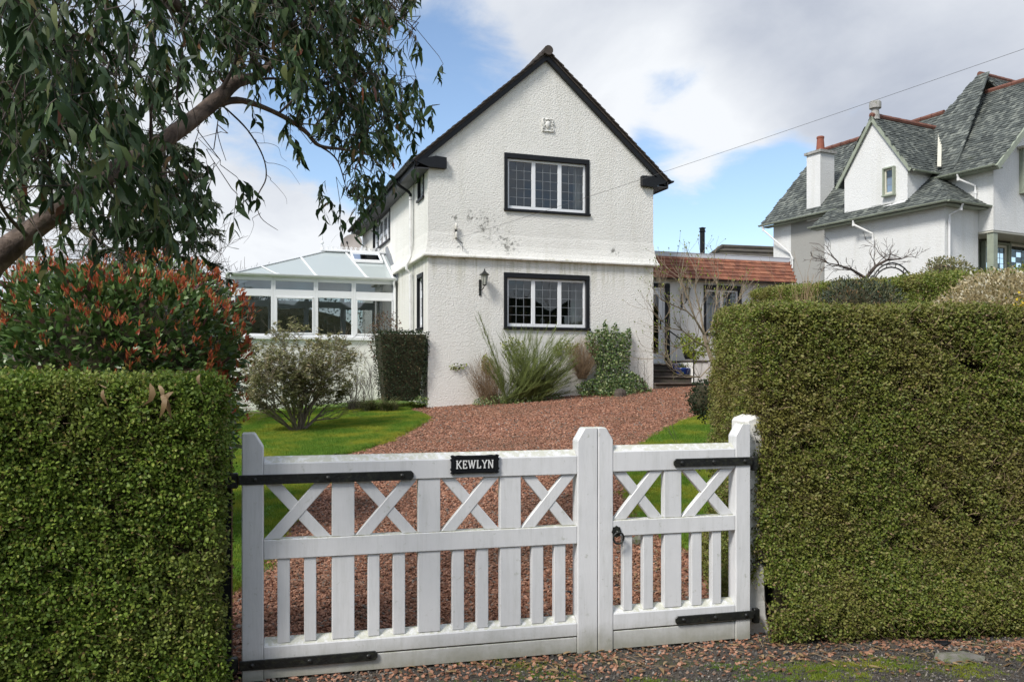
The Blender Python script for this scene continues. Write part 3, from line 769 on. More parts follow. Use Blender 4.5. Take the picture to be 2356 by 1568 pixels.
# subtle unevenness strip courses on the lower wall are left to the material
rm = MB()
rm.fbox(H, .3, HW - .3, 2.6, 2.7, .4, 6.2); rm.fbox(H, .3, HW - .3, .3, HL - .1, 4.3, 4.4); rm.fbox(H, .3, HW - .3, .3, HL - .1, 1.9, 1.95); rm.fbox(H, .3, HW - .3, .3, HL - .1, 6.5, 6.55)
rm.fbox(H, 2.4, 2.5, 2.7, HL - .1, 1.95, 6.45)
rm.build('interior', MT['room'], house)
# things on the sills inside the windows
mb = MB(); c0 = H.p(H.uz(1258, 700)[0], .3, lw[2] + .12); mb.lathe(c0, [(.02, 0), (.035, .03), (.055, .09), (.06, .13), (.035, .18), (0.01, .19)], 10); mb.build('ornament', MT['ceramic'], house, smooth=True)
mb = MB(); u_, z_ = H.uz(1258, 476); mb.fbox(H, u_ - .16, u_ - .13, .55, .58, z_ - .4, z_ + .3); mb.fbox(H, u_ + .13, u_ + .16, .55, .58, z_ - .4, z_ + .3)
mb.fbox(H, u_ - .13, u_ + .13, .552, .575, z_ + .2, z_ + .28); mb.fbox(H, u_ - .13, u_ + .13, .552, .575, z_ - .05, z_ + .1); mb.build('chair_back', MT['timber'], house)
window(H, *uw, house, label='wide first-floor leaded window of three lights', curtain=[(.88, 1.0), (0, .03)])
window(H, *lw, house, label='wide ground-floor leaded window of three lights', curtain=[(.86, 1.0), (0, .04)])
window(HS, *sw1, house, n=1, cols=2, rows=4, sw=.05, top=.06, label='narrow side window close under the eaves')
window(HS, *sw2, house, n=1, cols=2, rows=5, sw=.05, top=.10, label='tall narrow side window beside the drainpipe')
window(HS, *sw3, house, n=4, cols=2, rows=4, sw=.06, top=.07, label='long side window above the conservatory', curtain=[(0, .1), (.45, .55), (.92, 1)])
# bell-cast string course round front and side
prof = [(-.004, 4.335), (.11, 4.335), (.115, 4.365), (.085, 4.42), (.05, 4.52), (.024, 4.66), (.008, 4.85), (-.004, 4.95)]
st = MB(); stations = [lambda o: (-o, HL), lambda o: (-o, -o), lambda o: (HW + o, -o), lambda o: (HW + o, 1.35)]
k = len(prof)
# subdivided so that the edge is a little wavy like hand-floated render
def sweep(mb, F, prof, line, wob=.006):
    """line: list of functions offset->(u,v)"""
    secs = []
    for s in line:
        w = random.uniform(-wob, wob); secs.append([F.p(*s(o + (w if o > .01 else 0)), z + w * .6) for o, z in prof])
    vs = [p for s in secs for p in s]; m = len(prof)
    mb.add(vs, [(i * m + j, (i + 1) * m + j, (i + 1) * m + (j + 1) % m, i * m + (j + 1) % m) for i in range(len(secs) - 1) for j in range(m)])
line = [(lambda o, q=q: (-o, q)) for q in np.linspace(HL, .3, 14)] + [lambda o: (-o, -o)] + [(lambda o, q=q: (q, -o)) for q in np.linspace(.3, HW - .3, 16)] + [lambda o: (HW + o, -o), lambda o: (HW + o, 1.35)]
sweep(st, H, prof, line, .004); st.build('string_course', MT['harl'], house)
# roof
rf = MB(); OV = .36; VF, VB = -.17, HL + .45
def rp(u, v, dz=0): return H.p(u, v, roofz(u) + dz)
rf.slab([rp(RID, VF + .05), rp(-OV, VF + .05), rp(-OV, VB), rp(RID, VB)], .06); rf.slab([rp(RID, VF + .05), rp(HW + OV, VF + .05), rp(HW + OV, VB), rp(RID, VB)], .06)
roof = rf.build('roof', MT['tile_dark'], house)
L1 = math.hypot(RID + OV, RS * (RID + OV)); nt_ = 27
bt = None
for side in (-1, 1):
    for i in range(nt_):
        t0 = i / nt_; t1 = (i + 1.35) / nt_
        def pp(t, v, dz): 
            uu = RID + side * t * (RID + OV + .03); return H.p(uu, v, RZ - RS * abs(uu - RID) + dz)
        mb = MB(); j = random.uniform(-.006, .006); vf = VF + random.uniform(-.008, .008); w = .17
        a0, a1 = pp(t0, vf, .004 + j), pp(t1, vf, .034 + j); b0, b1 = pp(t0, vf + w, .004 + j), pp(t1, vf + w, .034 + j); dn = Vector((0, 0, -.028))
        mb.hexa([a0 + dn, a1 + dn, b1 + dn, b0 + dn, a0, a1, b1, b0]); mb.build('verge_tile', MT['tile_dark'], roof)
mb = MB(); v = VF - .03; i = 0
while v < VB:
    mb.tube([H.p(RID, v, RZ - .01), H.p(RID, v + .42, RZ - .005)], [.115, .105], 12); v += .43
mb.build('ridge_tile', MT['tile_dark'], roof, smooth=False)
# bargeboards
for side in (-1, 1):
    mb = MB(); ue = RID + side * (RID + .30); zt = lambda u: RZ - RS * abs(u - RID) - .045
    bw = .17
    pl = [(RID, zt(RID)), (ue, zt(ue)), (ue, zt(ue) - bw), (RID, zt(RID) - bw)]
    mb.prism(H, pl if side < 0 else pl[::-1], -.10, -.006); mb.build('bargeboard', MT['black'], house, bevel=.004)
# box ends of the eaves
u1_, z1_ = H.uz(1025, 363); u0_, z0_ = H.uz(1025, 390)
mb = MB(); mb.prism(H, [(-.30, roofz(-.3) - .07), (-.30, z0_ + .10), (-.06, z0_ + .02), (-.002, z0_), (u1_, z0_), (u1_, z1_ - .02), (.15, roofz(.15) - .12 if roofz(.15) - .12 < z1_ + .1 else z1_)][::-1], -.125, -.002)
mb.build('eaves_bracket', MT['black'], house, bevel=.004, label='left black eaves bracket')
ua, zb_ = H.uz(1473, 429); 
mb = MB(); mb.prism(H, [(ua, zb_), (HW + .01, zb_ - .02), (HW + .10, zb_ + .05), (HW + .27, zb_ + .09), (HW + .33, roofz(HW + .33) - .06), (HW - .10, zb_ + .26), (ua, zb_ + .25)], -.125, -.002)
mb.build('eaves_bracket', MT['black'], house, bevel=.004, label='right black eaves bracket')
# soffit, fascia, gutter, pipes on the left side
mb = MB(); mb.fbox(H, -.33, -.002, -.12, VB - .02, 6.30, 6.325); mb.build('soffit', MT['soffit'], house)
mb = MB(); mb.fbox(H, -.355, -.332, -.13, VB - .02, 6.28, 6.45); mb.build('fascia', MT['black'], house)
mb = MB(); mb.fbox(H, HW + .002, HW + .33, -.12, VB - .02, 6.30, 6.325); mb.fbox(H, HW + .332, HW + .355, -.13, VB - .02, 6.28, 6.45); mb.build('soffit', MT['soffit'], house)
def gutter(name, F, uA, vA, uB, vB, z, r, mat, parent, joints=6):
    mb = MB(); a = F.p(uA, vA, z); b = F.p(uB, vB, z); t = (b - a).normalized(); s = Vector((t.y, -t.x, 0)); n = 9; vs = []
    for P in (a, b):
        for k in range(n): an = math.pi * k / (n - 1); vs.append(P + s * math.cos(an) * r - Vector((0, 0, 1)) * math.sin(an) * r)
        for k in range(n): an = math.pi * (1 - k / (n - 1)); vs.append(P + s * math.cos(an) * r * .9 - Vector((0, 0, 1)) * math.sin(an) * r * .9)
    m = 2 * n; mb.add(vs, [(i, (i + 1) % m, m + (i + 1) % m, m + i) for i in range(m)] + [tuple(range(n)), tuple(range(m, m + n))])
    for k in range(joints):
        q = a.lerp(b, (k + .3) / joints); vs = []
        for P in (q - t * .03, q + t * .03):
            for j in range(n): an = math.pi * j / (n - 1); vs.append(P + s * math.cos(an) * r * 1.12 - Vector((0, 0, 1)) * math.sin(an) * r * 1.12)
        mb.add(vs, [(i, i + 1, n + i + 1, n + i) for i in range(n - 1)] + [tuple(range(n)), tuple(range(n, 2 * n))])
    return mb.build(name, mat, parent, smooth=False)
gutter('gutter', H, -.425, -.20, -.425, VB - .05, 6.47, .065, MT['black'], house, 7)
gutter('gutter', H, HW + .425, -.20, HW + .425, VB - .05, 6.47, .06, MT['black'], house, 7)
vp = -HS.uz(951, 500)[0]
mb = MB(); mb.tube([H.p(-.42, vp + .02, 6.42), H.p(-.42, vp + .02, 6.34), H.p(-.36, vp + .02, 6.27), H.p(-.12, vp, 6.12), H.p(-.07, vp, 6.06), H.p(-.07, vp, 5.92)], .036, 8); mb.build('swan_neck', MT['black'], house, smooth=True)
mb = MB(); mb.tube([H.p(-.07, vp, 5.95), H.p(-.07, vp, 4.55), H.p(-.13, vp, 4.42), H.p(-.17, vp, 4.34), H.p(-.17, vp, 4.22), H.p(-.075, vp, 4.10), H.p(-.07, vp, .9)], .034, 8)
for z in (5.93, 5.2, 4.05, 3.2, 2.2): mb.tube([H.p(-.07, vp, z), H.p(-.07, vp, z + .07)], .043, 8)
mb.build('downpipe', MT['white_pipe'], house, smooth=False)
mb = MB(); mb.tube([H.p(-.02, vp - .14, 6.3), H.p(-.02, vp - .14, 4.6)], .007, 5); mb.tube([H.p(-.02, vp - .14, 4.3), H.p(-.02, vp - .14, 1.2)], .007, 5); mb.build('wall_cable', MT['cable'], house)
# relief plaque
pu, pz = H.uz(1260, 288); pl = MB(); e = .155
pl.fbox(H, pu - e, pu + e, -.012, -.001, pz - e * 1.05, pz + e); pq = pl.build('relief_plaque', MT['plaster_relief'], house, bevel=.01)
mb = MB(); rings = []
for zi, sc in ((-.10, .15), (-.07, .62), (-.02, .95), (.03, 1), (.075, .82), (.09, .5)):
    rings.append((zi, sc))
vs = []
for zi, sc in rings:
    for k in range(9): a = math.pi * k / 8; vs.append(H.p(pu - .065 * sc * math.cos(a), -.013 - .05 * sc * math.sin(a), pz + zi))
mb.add(vs, [(i * 9 + k, i * 9 + k + 1, (i + 1) * 9 + k + 1, (i + 1) * 9 + k) for i in range(5) for k in range(8)]); mb.build('shield', MT['plaster_relief'], pq, smooth=True)
mb = MB()
def scroll(cu, cz, r, a0, a1, th=.014, n=9, v=-.025):
    mb.tube([H.p(cu + r * (1 - .45 * i / n) * math.cos(a0 + (a1 - a0) * i / n), v, cz + r * (1 - .45 * i / n) * math.sin(a0 + (a1 - a0) * i / n)) for i in range(n + 1)], [th * (1 - .4 * i / n) for i in range(n + 1)], 6)
for s in (-1, 1):
    scroll(pu + s * .085, pz + .10, .055, math.pi / 2, math.pi / 2 - s * 4.6); scroll(pu + s * .12, pz + .0, .045, 0, s * 4.5); scroll(pu + s * .105, pz - .10, .05, -math.pi / 2, -math.pi / 2 + s * 4.5)
    mb.tube([H.p(pu + s * .14, -.02, pz + .10), H.p(pu + s * .10, -.02, pz + .03), H.p(pu + s * .135, -.02, pz - .06), H.p(pu + s * .08, -.02, pz - .12)], .013, 6)
mb.tube([H.p(pu - .15, -.02, pz - .145), H.p(pu - .07, -.02, pz - .155), H.p(pu, -.02, pz - .145), H.p(pu + .07, -.02, pz - .155), H.p(pu + .15, -.02, pz - .145)], .016, 6)
mb.tube([H.p(pu - .07, -.03, pz + .115), H.p(pu, -.03, pz + .135), H.p(pu + .07, -.03, pz + .115)], .018, 6)
mb.build('scrollwork', MT['plaster_relief'], pq, smooth=True)
# cable bracket with insulators, and the cable
bu, bz = H.uz(1048, 535)
tb = thing('cable_bracket', H.p(bu, -.05, bz), 'small bracket with white insulators where the overhead wire meets the gable wall', 'bracket')
mb = MB(); mb.fbox(H, bu - .02, bu + .02, -.05, -.002, bz - .14, bz + .10); mb.tube([H.p(bu, -.05, bz - .12), H.p(bu + .06, -.16, bz - .22), H.p(bu + .11, -.2, bz - .27)], .014, 6); mb.build('arm', MT['iron'], tb)
for dz in (.08, -.12):
    mb = MB(); mb.lathe(H.p(bu, -.075, bz + dz), [(.02, -.02), (.034, 0), (.026, .03), (.036, .05), (.026, .08), (.03, .11), (.012, .13)], 10); mb.build('insulator', MT['ceramic'], tb, smooth=True)
a = H.p(bu + .06, -.16, bz - .13); b = at(1530, 386, 16.5); c = at(2356, 98, 9.0); c2 = c + (c - b) * .8
cb = MB(); pts = []
for i in range(41): t = i / 40; q = a.lerp(c2, t); q.z -= .35 * t * (1 - t); pts.append(q)
# choose the sag so that the wire passes the gable corner as seen
cb.tube(pts, [.0034 - .0018 * i / 40 for i in range(41)], 5); tag(cb.build('overhead_cable', MT['cable']), 'thin overhead wire running from the gable wall up to the right', 'cable')
cb = MB(); cb.tube([H.p(bu + .11, -.2, bz - .27), H.p(bu + .15, -.06, bz - .42), H.p(bu + .2, -.02, bz - .6), H.p(bu + .22, -.14, bz - .68)], .005, 4); cb.tube([H.p(bu + .08, -.05, bz - .30), H.p(bu - .1, -.02, bz - .46), H.p(bu - .5, -.02, bz - .50), H.p(-.02, -.02, bz - .53)], .005, 4)
cb.build('loose_wire', MT['cable'], tb)
def lantern(px, ytop, ybot, v, label):
    u, zt = H.uz(px, ytop, v); _, zb2 = H.uz(px, ybot, v); h = zt - zb2; cu = u
    t = thing('wall_lantern', H.p(cu, v - .02, zb2), label, 'lantern', 'black wall lanterns by the door and windows')
    mb = MB(); mb.fbox(H, cu - .1 * h - .028, cu - .1 * h + .028, v - .022, v - .002, zb2, zb2 + h * .60); mb.build('backplate', MT['iron'], t, bevel=.004)
    bx = cu - .1 * h
    mb = MB(); mb.tube([H.p(bx, v - .02, zb2 + h * .24), H.p(bx + .02, v - .10, zb2 + h * .20), H.p(bx + .03, v - .17, zb2 + h * .25), H.p(cu, v - .17, zb2 + h * .36)], .011, 6); mb.build('arm', MT['iron'], t, smooth=True)
    c = H.p(cu, v - .17, 0); mb = MB(); mb.lathe((c.x, c.y, zb2 + h * .34), [(.012, 0), (.03, h * .01), (.045, h * .035), (.045, h * .05)], 6)
    for k in range(6):
        an = k * math.pi / 3; r0, r1 = .045, .085
        mb.tube([(c.x + r0 * math.cos(an), c.y + r0 * math.sin(an), zb2 + h * .385), (c.x + r1 * math.cos(an), c.y + r1 * math.sin(an), zb2 + h * .76)], .006, 4)
    mb.build('cage', MT['iron'], t)
    mb = MB(); mb.lathe((c.x, c.y, zb2 + h * .39), [(.040, 0), (.078, h * .36)], 6); mb.build('glass', MT['ceramic_glass'], t)
    mb = MB(); mb.lathe((c.x, c.y, zb2 + h * .75), [(.118, 0), (.118, h * .012), (.06, h * .085), (.035, h * .12), (.03, h * .15), (.012, h * .17), (.018, h * .2), (.004, h * .25)], 6); mb.build('cap', MT['iron'], t)
def frost():
    m, t, p, o = newmat('frosted_lantern_glass'); p.inputs['Base Color'].default_value = (.42, .43, .38, 1); p.inputs['Roughness'].default_value = .25; return m
MT['ceramic_glass'] = frost()
lantern(1110, 619, 680, 0, 'black wall lantern on the front gable wall left of the ground-floor window')
# satellite dish
dc = at(808, 562, 27.6); td = thing('satellite_dish', dc, 'round grey-brown satellite dish above the conservatory roof at the far end of the side wall', 'satellite dish')
mb = MB(); nrm = Vector((-.18, -.94, .30)).normalized(); sx = nrm.cross(Vector((0, 0, 1))).normalized(); sy = sx.cross(nrm); vs = []; R_ = .37
for i in range(7):
    r = R_ * i / 6
    for k in range(24): a = k * math.pi / 12; vs.append(dc + sx * r * math.cos(a) + sy * r * math.sin(a) - nrm * (.09 * (1 - (r / R_) ** 2)))
mb.add(vs, [(i * 24 + k, i * 24 + (k + 1) % 24, (i + 1) * 24 + (k + 1) % 24, (i + 1) * 24 + k) for i in range(6) for k in range(24)]); mb.build('dish', MT['dish'], td, smooth=True)
mb = MB(); mb.tube([dc - sy * .33 - nrm * .05, dc + nrm * .30 - sy * .12], .012, 6); mb.tube([dc + nrm * .30 - sy * .12, dc + nrm * .36 - sy * .08], .03, 8); mb.build('receiver_arm', MT['iron'], td)
mb = MB(); mb.tube([dc - nrm * .12, dc - nrm * .2 - Vector((0, 0, .05)), H.p(-.04, 8.8, dc.z - .3)], .02, 6); mb.build('wall_mount', MT['galv'], td)

#=================================================================== ANNEX with red tiles, on the right
AV = 1.41
ax1 = H.uz(1785, 700, AV)[0]; annex = thing('annex', H.p(7.6, 3, 1.9), 'single-storey white annex with red tiled mansard edge and flat roof, right of the gabled house', 'annex')
eb0 = H.uz(1505, 632, AV - .38); eb1 = H.uz(1832, 655, AV - .38); et0 = H.uz(1505, 588, AV + .26); et1 = H.uz(1815, 601, AV + .26)
EZ = (eb0[1] + eb1[1]) / 2; TZ = (et0[1] + et1[1]) / 2
dr = (H.uz(1500, 835, AV)[0], H.uz(1541, 835, AV)[0], H.uz(1530, 836, AV)[1], H.uz(1530, 652, AV)[1])
aw = (H.uz(1619, 770, AV)[0], H.uz(1706, 770, AV)[0], H.uz(1650, 771, AV)[1], H.uz(1650, 656, AV)[1])
mb = MB(); ahs = [(HW + .0, dr[1] - .10, dr[2] + .02, dr[3] - .06), hole(*aw)]
wall_cols(mb, H, AV, AV + .25, HW, ax1, .9, lambda u: EZ + .06, ahs); mb.fbox(H, ax1 - .25, ax1, AV + .25, 6.5, .9, EZ + .06); mb.fbox(H, HW + .05, ax1, 6.25, 6.5, .9, EZ + .06); mb.build('wall', MT['smooth_harl'], annex)
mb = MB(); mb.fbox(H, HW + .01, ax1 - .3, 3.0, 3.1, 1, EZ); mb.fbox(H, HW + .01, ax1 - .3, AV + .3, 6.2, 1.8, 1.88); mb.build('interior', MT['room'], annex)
window(H, *aw, annex, n=2, cols=3, rows=5, v=AV, label='leaded annex window with drawn cream curtains', curtain=[(0, .47), (.53, 1)])
# door
mb = MB(); d0, d1, dz0, dz1 = dr; fx = d1 - .12
mb.fbox(H, fx - .06, fx, AV + .04, AV + .12, dz0 + .02, dz1 - .10); mb.fbox(H, HW + .01, fx, AV + .041, AV + .12, dz1 - .17, dz1 - .10)
x0 = HW + .01; x1 = fx - .062
mb.fbox(H, x1 - .12, x1, AV + .06, AV + .11, dz0 + .03, dz1 - .175); mb.fbox(H, x0, x1 - .12, AV + .061, AV + .11, dz0 + .03, dz0 + .28); mb.fbox(H, x0, x1 - .12, AV + .061, AV + .11, dz1 - .30, dz1 - .175)
door = mb.build('door', MT['upvc'], annex, bevel=.006)
mb = MB(); mb.add([H.p(x0, AV + .09, dz0 + .28), H.p(x1 - .12, AV + .09, dz0 + .28), H.p(x1 - .12, AV + .09, dz1 - .30), H.p(x0, AV + .09, dz1 - .30)], [(0, 1, 2, 3)]); mb.build('pane', MT['glass'], door)
mb = MB(); mb.fbox(H, x1 - .085, x1 - .055, AV + .035, AV + .06, dz0 + .92, dz0 + 1.17); mb.fbox(H, x1 - .15, x1 - .06, AV + .015, AV + .034, dz0 + 1.06, dz0 + 1.085); mb.build('handle', MT['black'], door)
mb = MB(); mb.fbox(H, d1 - .12, d1, AV - .02, AV + .10, dz0 + .0, dz1 - .10); mb.fbox(H, HW + .005, d1, AV - .022, AV + .10, dz1 - .10, dz1); mb.build('door_surround', MT['black'], annex, bevel=.005)
# roof and tiles
mb = MB(); e0v, e1v = AV - .36, AV + .28; ur_b = eb1[0]; ur_t = et1[0]
mb.hexa([H.p(HW + .003, e0v, EZ), H.p(ur_b - .02, e0v, EZ), H.p(ur_b - .02, 6.7, EZ), H.p(HW + .003, 6.7, EZ), H.p(HW + .003, e1v, TZ), H.p(ur_t, e1v, TZ), H.p(ur_t, 6.2, TZ), H.p(HW + .003, 6.2, TZ)])
aroof = mb.build('roof', MT['soffit'], annex)
tilew = .168; rows = 6; base = H.p(0, 0, 0)
for r in range(rows):
    f0 = r / rows - .005; f1 = (r + 1.12) / rows
    if r == rows - 1: f1 = 1.0
    vA, zA = e0v + (e1v - e0v) * f0, EZ + (TZ - EZ) * f0; vB, zB = e0v + (e1v - e0v) * f1, EZ + (TZ - EZ) * f1
    nv = Vector((-(TZ - EZ), (e1v - e0v))).normalized()      # outward normal in (v,z)
    ue = ur_b + (ur_t - ur_b) * (f0) + .01; u = HW + .004 + (tilew / 2 if r % 2 else 0) - tilew
    while u < ue - .02:
        ua_, ub_ = max(u + .003, HW + .004), min(u + tilew - .003, ue)
        if ub_ - ua_ > .02:
            l0, l1 = .030 + random.uniform(-.004, .005), .010
            mb = MB(); mb.hexa([H.p(ua_, vA + nv.x * .004, zA + nv.y * .004), H.p(ub_, vA + nv.x * .004, zA + nv.y * .004), H.p(ub_, vB + nv.x * .002, zB + nv.y * .002), H.p(ua_, vB + nv.x * .002, zB + nv.y * .002),
                                H.p(ua_, vA + nv.x * l0, zA + nv.y * l0), H.p(ub_, vA + nv.x * l0, zA + nv.y * l0), H.p(ub_, vB + nv.x * l1, zB + nv.y * l1), H.p(ua_, vB + nv.x * l1, zB + nv.y * l1)])
            mb.build('roof_tile', MT['red_tile'], aroof)
        u += tilew
    # hip side tiles at the right end
    mb = MB(); uA, uB = ur_b + (ur_t - ur_b) * f0, ur_b + (ur_t - ur_b) * f1
    for k in range(4):
        va, vb = vA + .02 + k * tilew, vA + .02 + (k + 1) * tilew - .005
        mb.hexa([H.p(uA, va, zA), H.p(uA + .025, va, zA), H.p(uA + .025, vb, zA), H.p(uA, vb, zA), H.p(uB - .01, va, zB), H.p(uB + .01, va, zB), H.p(uB + .01, vb, zB), H.p(uB - .01, vb, zB)])
    mb.build('end_tiles', MT['red_tile'], aroof)
mb = MB(); mb.fbox(H, HW + .003, ur_t + .03, e1v - .03, e1v + .03, TZ - .02, TZ + .10); mb.fbox(H, HW + .003, ur_t + .05, e1v - .04, e1v + .1, TZ + .1, TZ + .115); mb.fbox(H, ur_t - .03, ur_t + .03, e1v + .03, 6.2, TZ - .02, TZ + .10); mb.build('roof_trim', MT['galv_white'] if 'galv_white' in MT else plain('pale_grey_trim', (.55, .57, .60), .5, .05), annex)
lantern(1573, 652, 712, AV, 'black wall lantern on the annex wall between the door and the curtained window')
# bird box
bu, bz = H.uz(1783, 680, AV - .1); tbx = thing('bird_box', H.p(bu, AV - .1, bz), 'small wooden bird box with two holes on the corner of the annex', 'bird box')
mb = MB(); mb.fbox(H, bu - .14, bu + .10, AV - .16, AV - .003, bz - .08, bz + .08); mb.build('box', MT['timber'], tbx, bevel=.005)
mb = MB(); mb.prism(H, [(bu - .17, bz + .075), (bu + .13, bz + .075), (bu + .10, bz + .14), (bu - .14, bz + .12)], AV - .2, AV - .003); mb.build('lid', MT['tile_dark'], tbx)
for du in (-.03, .05):
    mb = MB(); mb.tube([H.p(bu + du, AV - .164, bz + .01), H.p(bu + du, AV - .15, bz + .01)], .022, 10); mb.build('hole', MT['hollow'], tbx)
mb = MB(); mb.lathe(H.p(bu - .23, AV - .07, bz - .10), [(.03, 0), (.075, .05), (.085, .11), (.06, .17), (.02, .2)], 10); mb.build('feeder', MT['iron'], tbx, smooth=True)
# stove flue
fd = 25.5; fb = at(1616, 590, fd); tf = thing('stove_flue', fb, 'tall black stove flue with round cowl rising behind the red tiled annex roof', 'flue')
ht = at(1616, 524, fd).z - fb.z
mb = MB(); mb.lathe(fb - Vector((0, 0, .4)), [(.075, 0), (.075, ht + .3)], 14); mb.build('pipe', MT['black'], tf, smooth=False)
mb = MB(); mb.lathe(fb + Vector((0, 0, ht - .12)), [(.10, 0), (.10, .02), (.08, .03), (.08, .09), (.105, .10), (.105, .115), (.02, .14)], 14); mb.build('cowl', MT['black'], tf)
# steps to the door
sp = thing('garden_steps', H.p(6.3, .6, 1.3), 'dark mossy stone steps climbing to the annex door', 'steps')
sz = [g(H.p(6.2, .2, 0).x, H.p(6.2, .2, 0).y) - .05]; nst = 4; z_top = dr[2] - .01; zlow = sz[0]
u0s = HW + .02; u1s = H.uz(1590, 870, .5)[0]
for i in range(nst):
    z1 = zlow + (z_top - zlow) * (i + 1) / nst; va = -.05 + i * .33
    mb = MB(); mb.fbox(H, u0s + random.uniform(0, .02), u1s + random.uniform(-.03, .03) - i * .02, va, AV - .002, zlow - .2 + i * .002, z1 - .045); mb.build('riser', MT['stone_step'], sp, bevel=.01)
    mb = MB(); mb.fbox(H, u0s, u1s + .02 - i * .02, va - .03, AV - .003 if i == nst - 1 else va + .36, z1 - .044, z1); mb.build('tread', MT['stone_step'], sp, bevel=.012)
pw0, pw1 = H.uz(1591, 850, .25)[0], H.uz(1627, 850, .25)[0]; pzt = H.uz(1600, 832, .25)[1]
mb = MB(); mb.fbox(H, pw0 + .02, pw1 + .05, .25, AV - .01, 1.0, pzt); tw = mb.build('planter_wall', MT['smooth_harl'], bevel=.02); tag(tw, 'low white rendered wall block beside the door steps', 'wall')
mb = MB(); mb.fbox(H, pw0 - .0, pw1 + .08, .22, AV - .02, pzt + .002, pzt + .04); mb.build('coping', MT['stone_step'], tw, bevel=.01)
p1 = H.uz(1596, 802, .0); p2 = H.uz(1553, 764, .9)
tr = thing('handrail', H.p(p1[0], 0, 1.3), 'thin black iron handrail beside the door steps', 'handrail')
mb = MB(); mb.tube([H.p(p1[0], .0, 1.1), H.p(p1[0], 0, p1[1])], .018, 6); mb.build('post', MT['iron'], tr); mb = MB(); mb.tube([H.p(p1[0], 0, p1[1] - .12), H.p(p1[0], 0, p1[1]), H.p(p1[0] - .05, .05, p1[1] + .06), H.p(p2[0], 1.2, p2[1] + .05)], .018, 6); mb.build('rail', MT['iron'], tr)
def pot(px, py0, py1, v, w, mat, label, plant=None):
    u, zb2 = H.uz(px, py1, v); zt = H.uz(px, py0, v)[1]; h = zt - zb2; c = H.p(u, v, zb2)
    t = thing('flower_pot', c, label, 'pot')
    mb = MB(); mb.lathe(c, [(w * .62, 0), (w * .85, h * .35), (w, h * .8), (w * 1.06, h * .86), (w * 1.06, h), (w * .92, h), (w * .9, h * .8)], 18); mb.build('pot', mat, t, smooth=True)
    mb = MB(); mb.lathe(c, [(w * .89, h * .8), (w * .88, h * .82)], 12); mb.build('soil', MT['soil'], t)
    return t, c, h
t, c, h = pot(1556, 837, 853, .75, .16, MT['blue_glaze'], 'blue glazed pot on the upper door step behind the other blue pot')
t, c, h = pot(1570, 846, 864, .45, .19, MT['blue_glaze'], 'larger blue glazed pot at the right end of the lower door step')
P = np.array([c] * 40) + rng.normal(0, .06, (40, 3)) * [1, 1, .1] + [0, 0, h]; leaves('plant', P, unit(40) * [1, 1, .4] + [0, 0, .8], unit(40), rng.uniform(.10, .2, 40), np.full(40, .02), MT['sedge'], t, 'lance')
t, c, h = pot(1586, 806, 826, .55, .17, MT['black_pot'], 'black pot with yellow-green shrub on the low white wall')
P = np.array([c + Vector((-.05, 0, h + .22))] * 420) + unit(420) * (rng.random((420, 1)) ** .4) * [.34, .3, .26]; leaves('plant', P, unit(420) + [0, 0, .5], unit(420), rng.uniform(.04, .07, 420), np.full(420, .03), MT['yellowgreen'], t)

#=================================================================== CONSERVATORY
CV = 3.58; cu0 = H.uz(534, 700, CV)[0]; cons = thing('conservatory', H.p(-2.1, CV + 1.7, 1.1), 'white framed conservatory with a hipped translucent roof on the left side of the house', 'conservatory')
CZ = H.uz(905, 641, CV)[1]; CT0 = H.uz(850, 653, CV)[1]; CT1 = H.uz(850, 672, CV)[1]; CT2 = H.uz(850, 688, CV)[1]; CS = H.uz(850, 776, CV)[1]; CB = CV + 3.4
mb = MB(); mb.fbox(H, cu0, -.003, CV + .02, CV + .25, .5, CS - .08); mb.fbox(H, cu0, cu0 + .25, CV + .25, CB, .5, CS - .08); mb.fbox(H, cu0 + .25, -.003, CB - .2, CB, .5, CS - .08); mb.build('dwarf_wall', MT['smooth_harl'], cons)
mb = MB(); mb.fbox(H, cu0 + .25, -.003, CV + .25, CB - .2, 1.5, 1.6); mb.build('floor', MT['timber'], cons)
def glazing(F, uA, uB, v, mull, name_label):
    for k, (a, b) in enumerate(zip(mull, mull[1:])):
        mb = MB(); f = .055; a_, b_ = a + .001, b - .001
        mb.fbox(F, a_, a_ + f, v, v + .07, CS, CT0 + .12); mb.fbox(F, b_ - f, b_, v, v + .07, CS, CT0 + .12)
        mb.fbox(F, a_ + f, b_ - f, v + .001, v + .07, CS, CS + .06); mb.fbox(F, a_ + f, b_ - f, v + .001, v + .07, CT2, CT1); mb.fbox(F, a_ + f, b_ - f, v + .001, v + .07, CT0, CT0 + .12)
        if k % 2: mb.fbox(F, a_ + f, b_ - f, v - .012, v + .001, CS + .06, CS + .10); mb.fbox(F, a_ + f, a_ + f + .04, v - .012, v + .001, CS + .10, CT2); mb.fbox(F, b_ - f - .04, b_ - f, v - .012, v + .001, CS + .10, CT2); mb.fbox(F, a_ + f, b_ - f, v - .012, v + .001, CT2 - .04, CT2 + .01)
        w = mb.build('window', MT['upvc'], cons, bevel=.006)
        for (q0, q1) in ((CS + .06, CT2), (CT1, CT0)):
            p = MB(); p.add([F.p(a_ + f, v + .03, q0), F.p(b_ - f, v + .03, q0), F.p(b_ - f, v + .03, q1), F.p(a_ + f, v + .03, q1)], [(0, 1, 2, 3)]); p.build('pane', MT['cglass'], w)
cx = lambda px: H.uz(px, 700, CV)[0]
glazing(H, cu0, 0, CV, [cx(535), cx(629), cx(727), cx(814), cx(909)], '')
CSd = Frame(H.p(cu0, 0, 0).to_2d(), (.3213, -.947), (.947, .3213)); CSd = Frame(CSd.o, CSd.u, CSd.v)
glazing(CSd, 0, 0, 0, [-(CB - .0), -(CB - .85), -(CB - 1.7), -(CB - 2.55), -(CV + .08)], '')
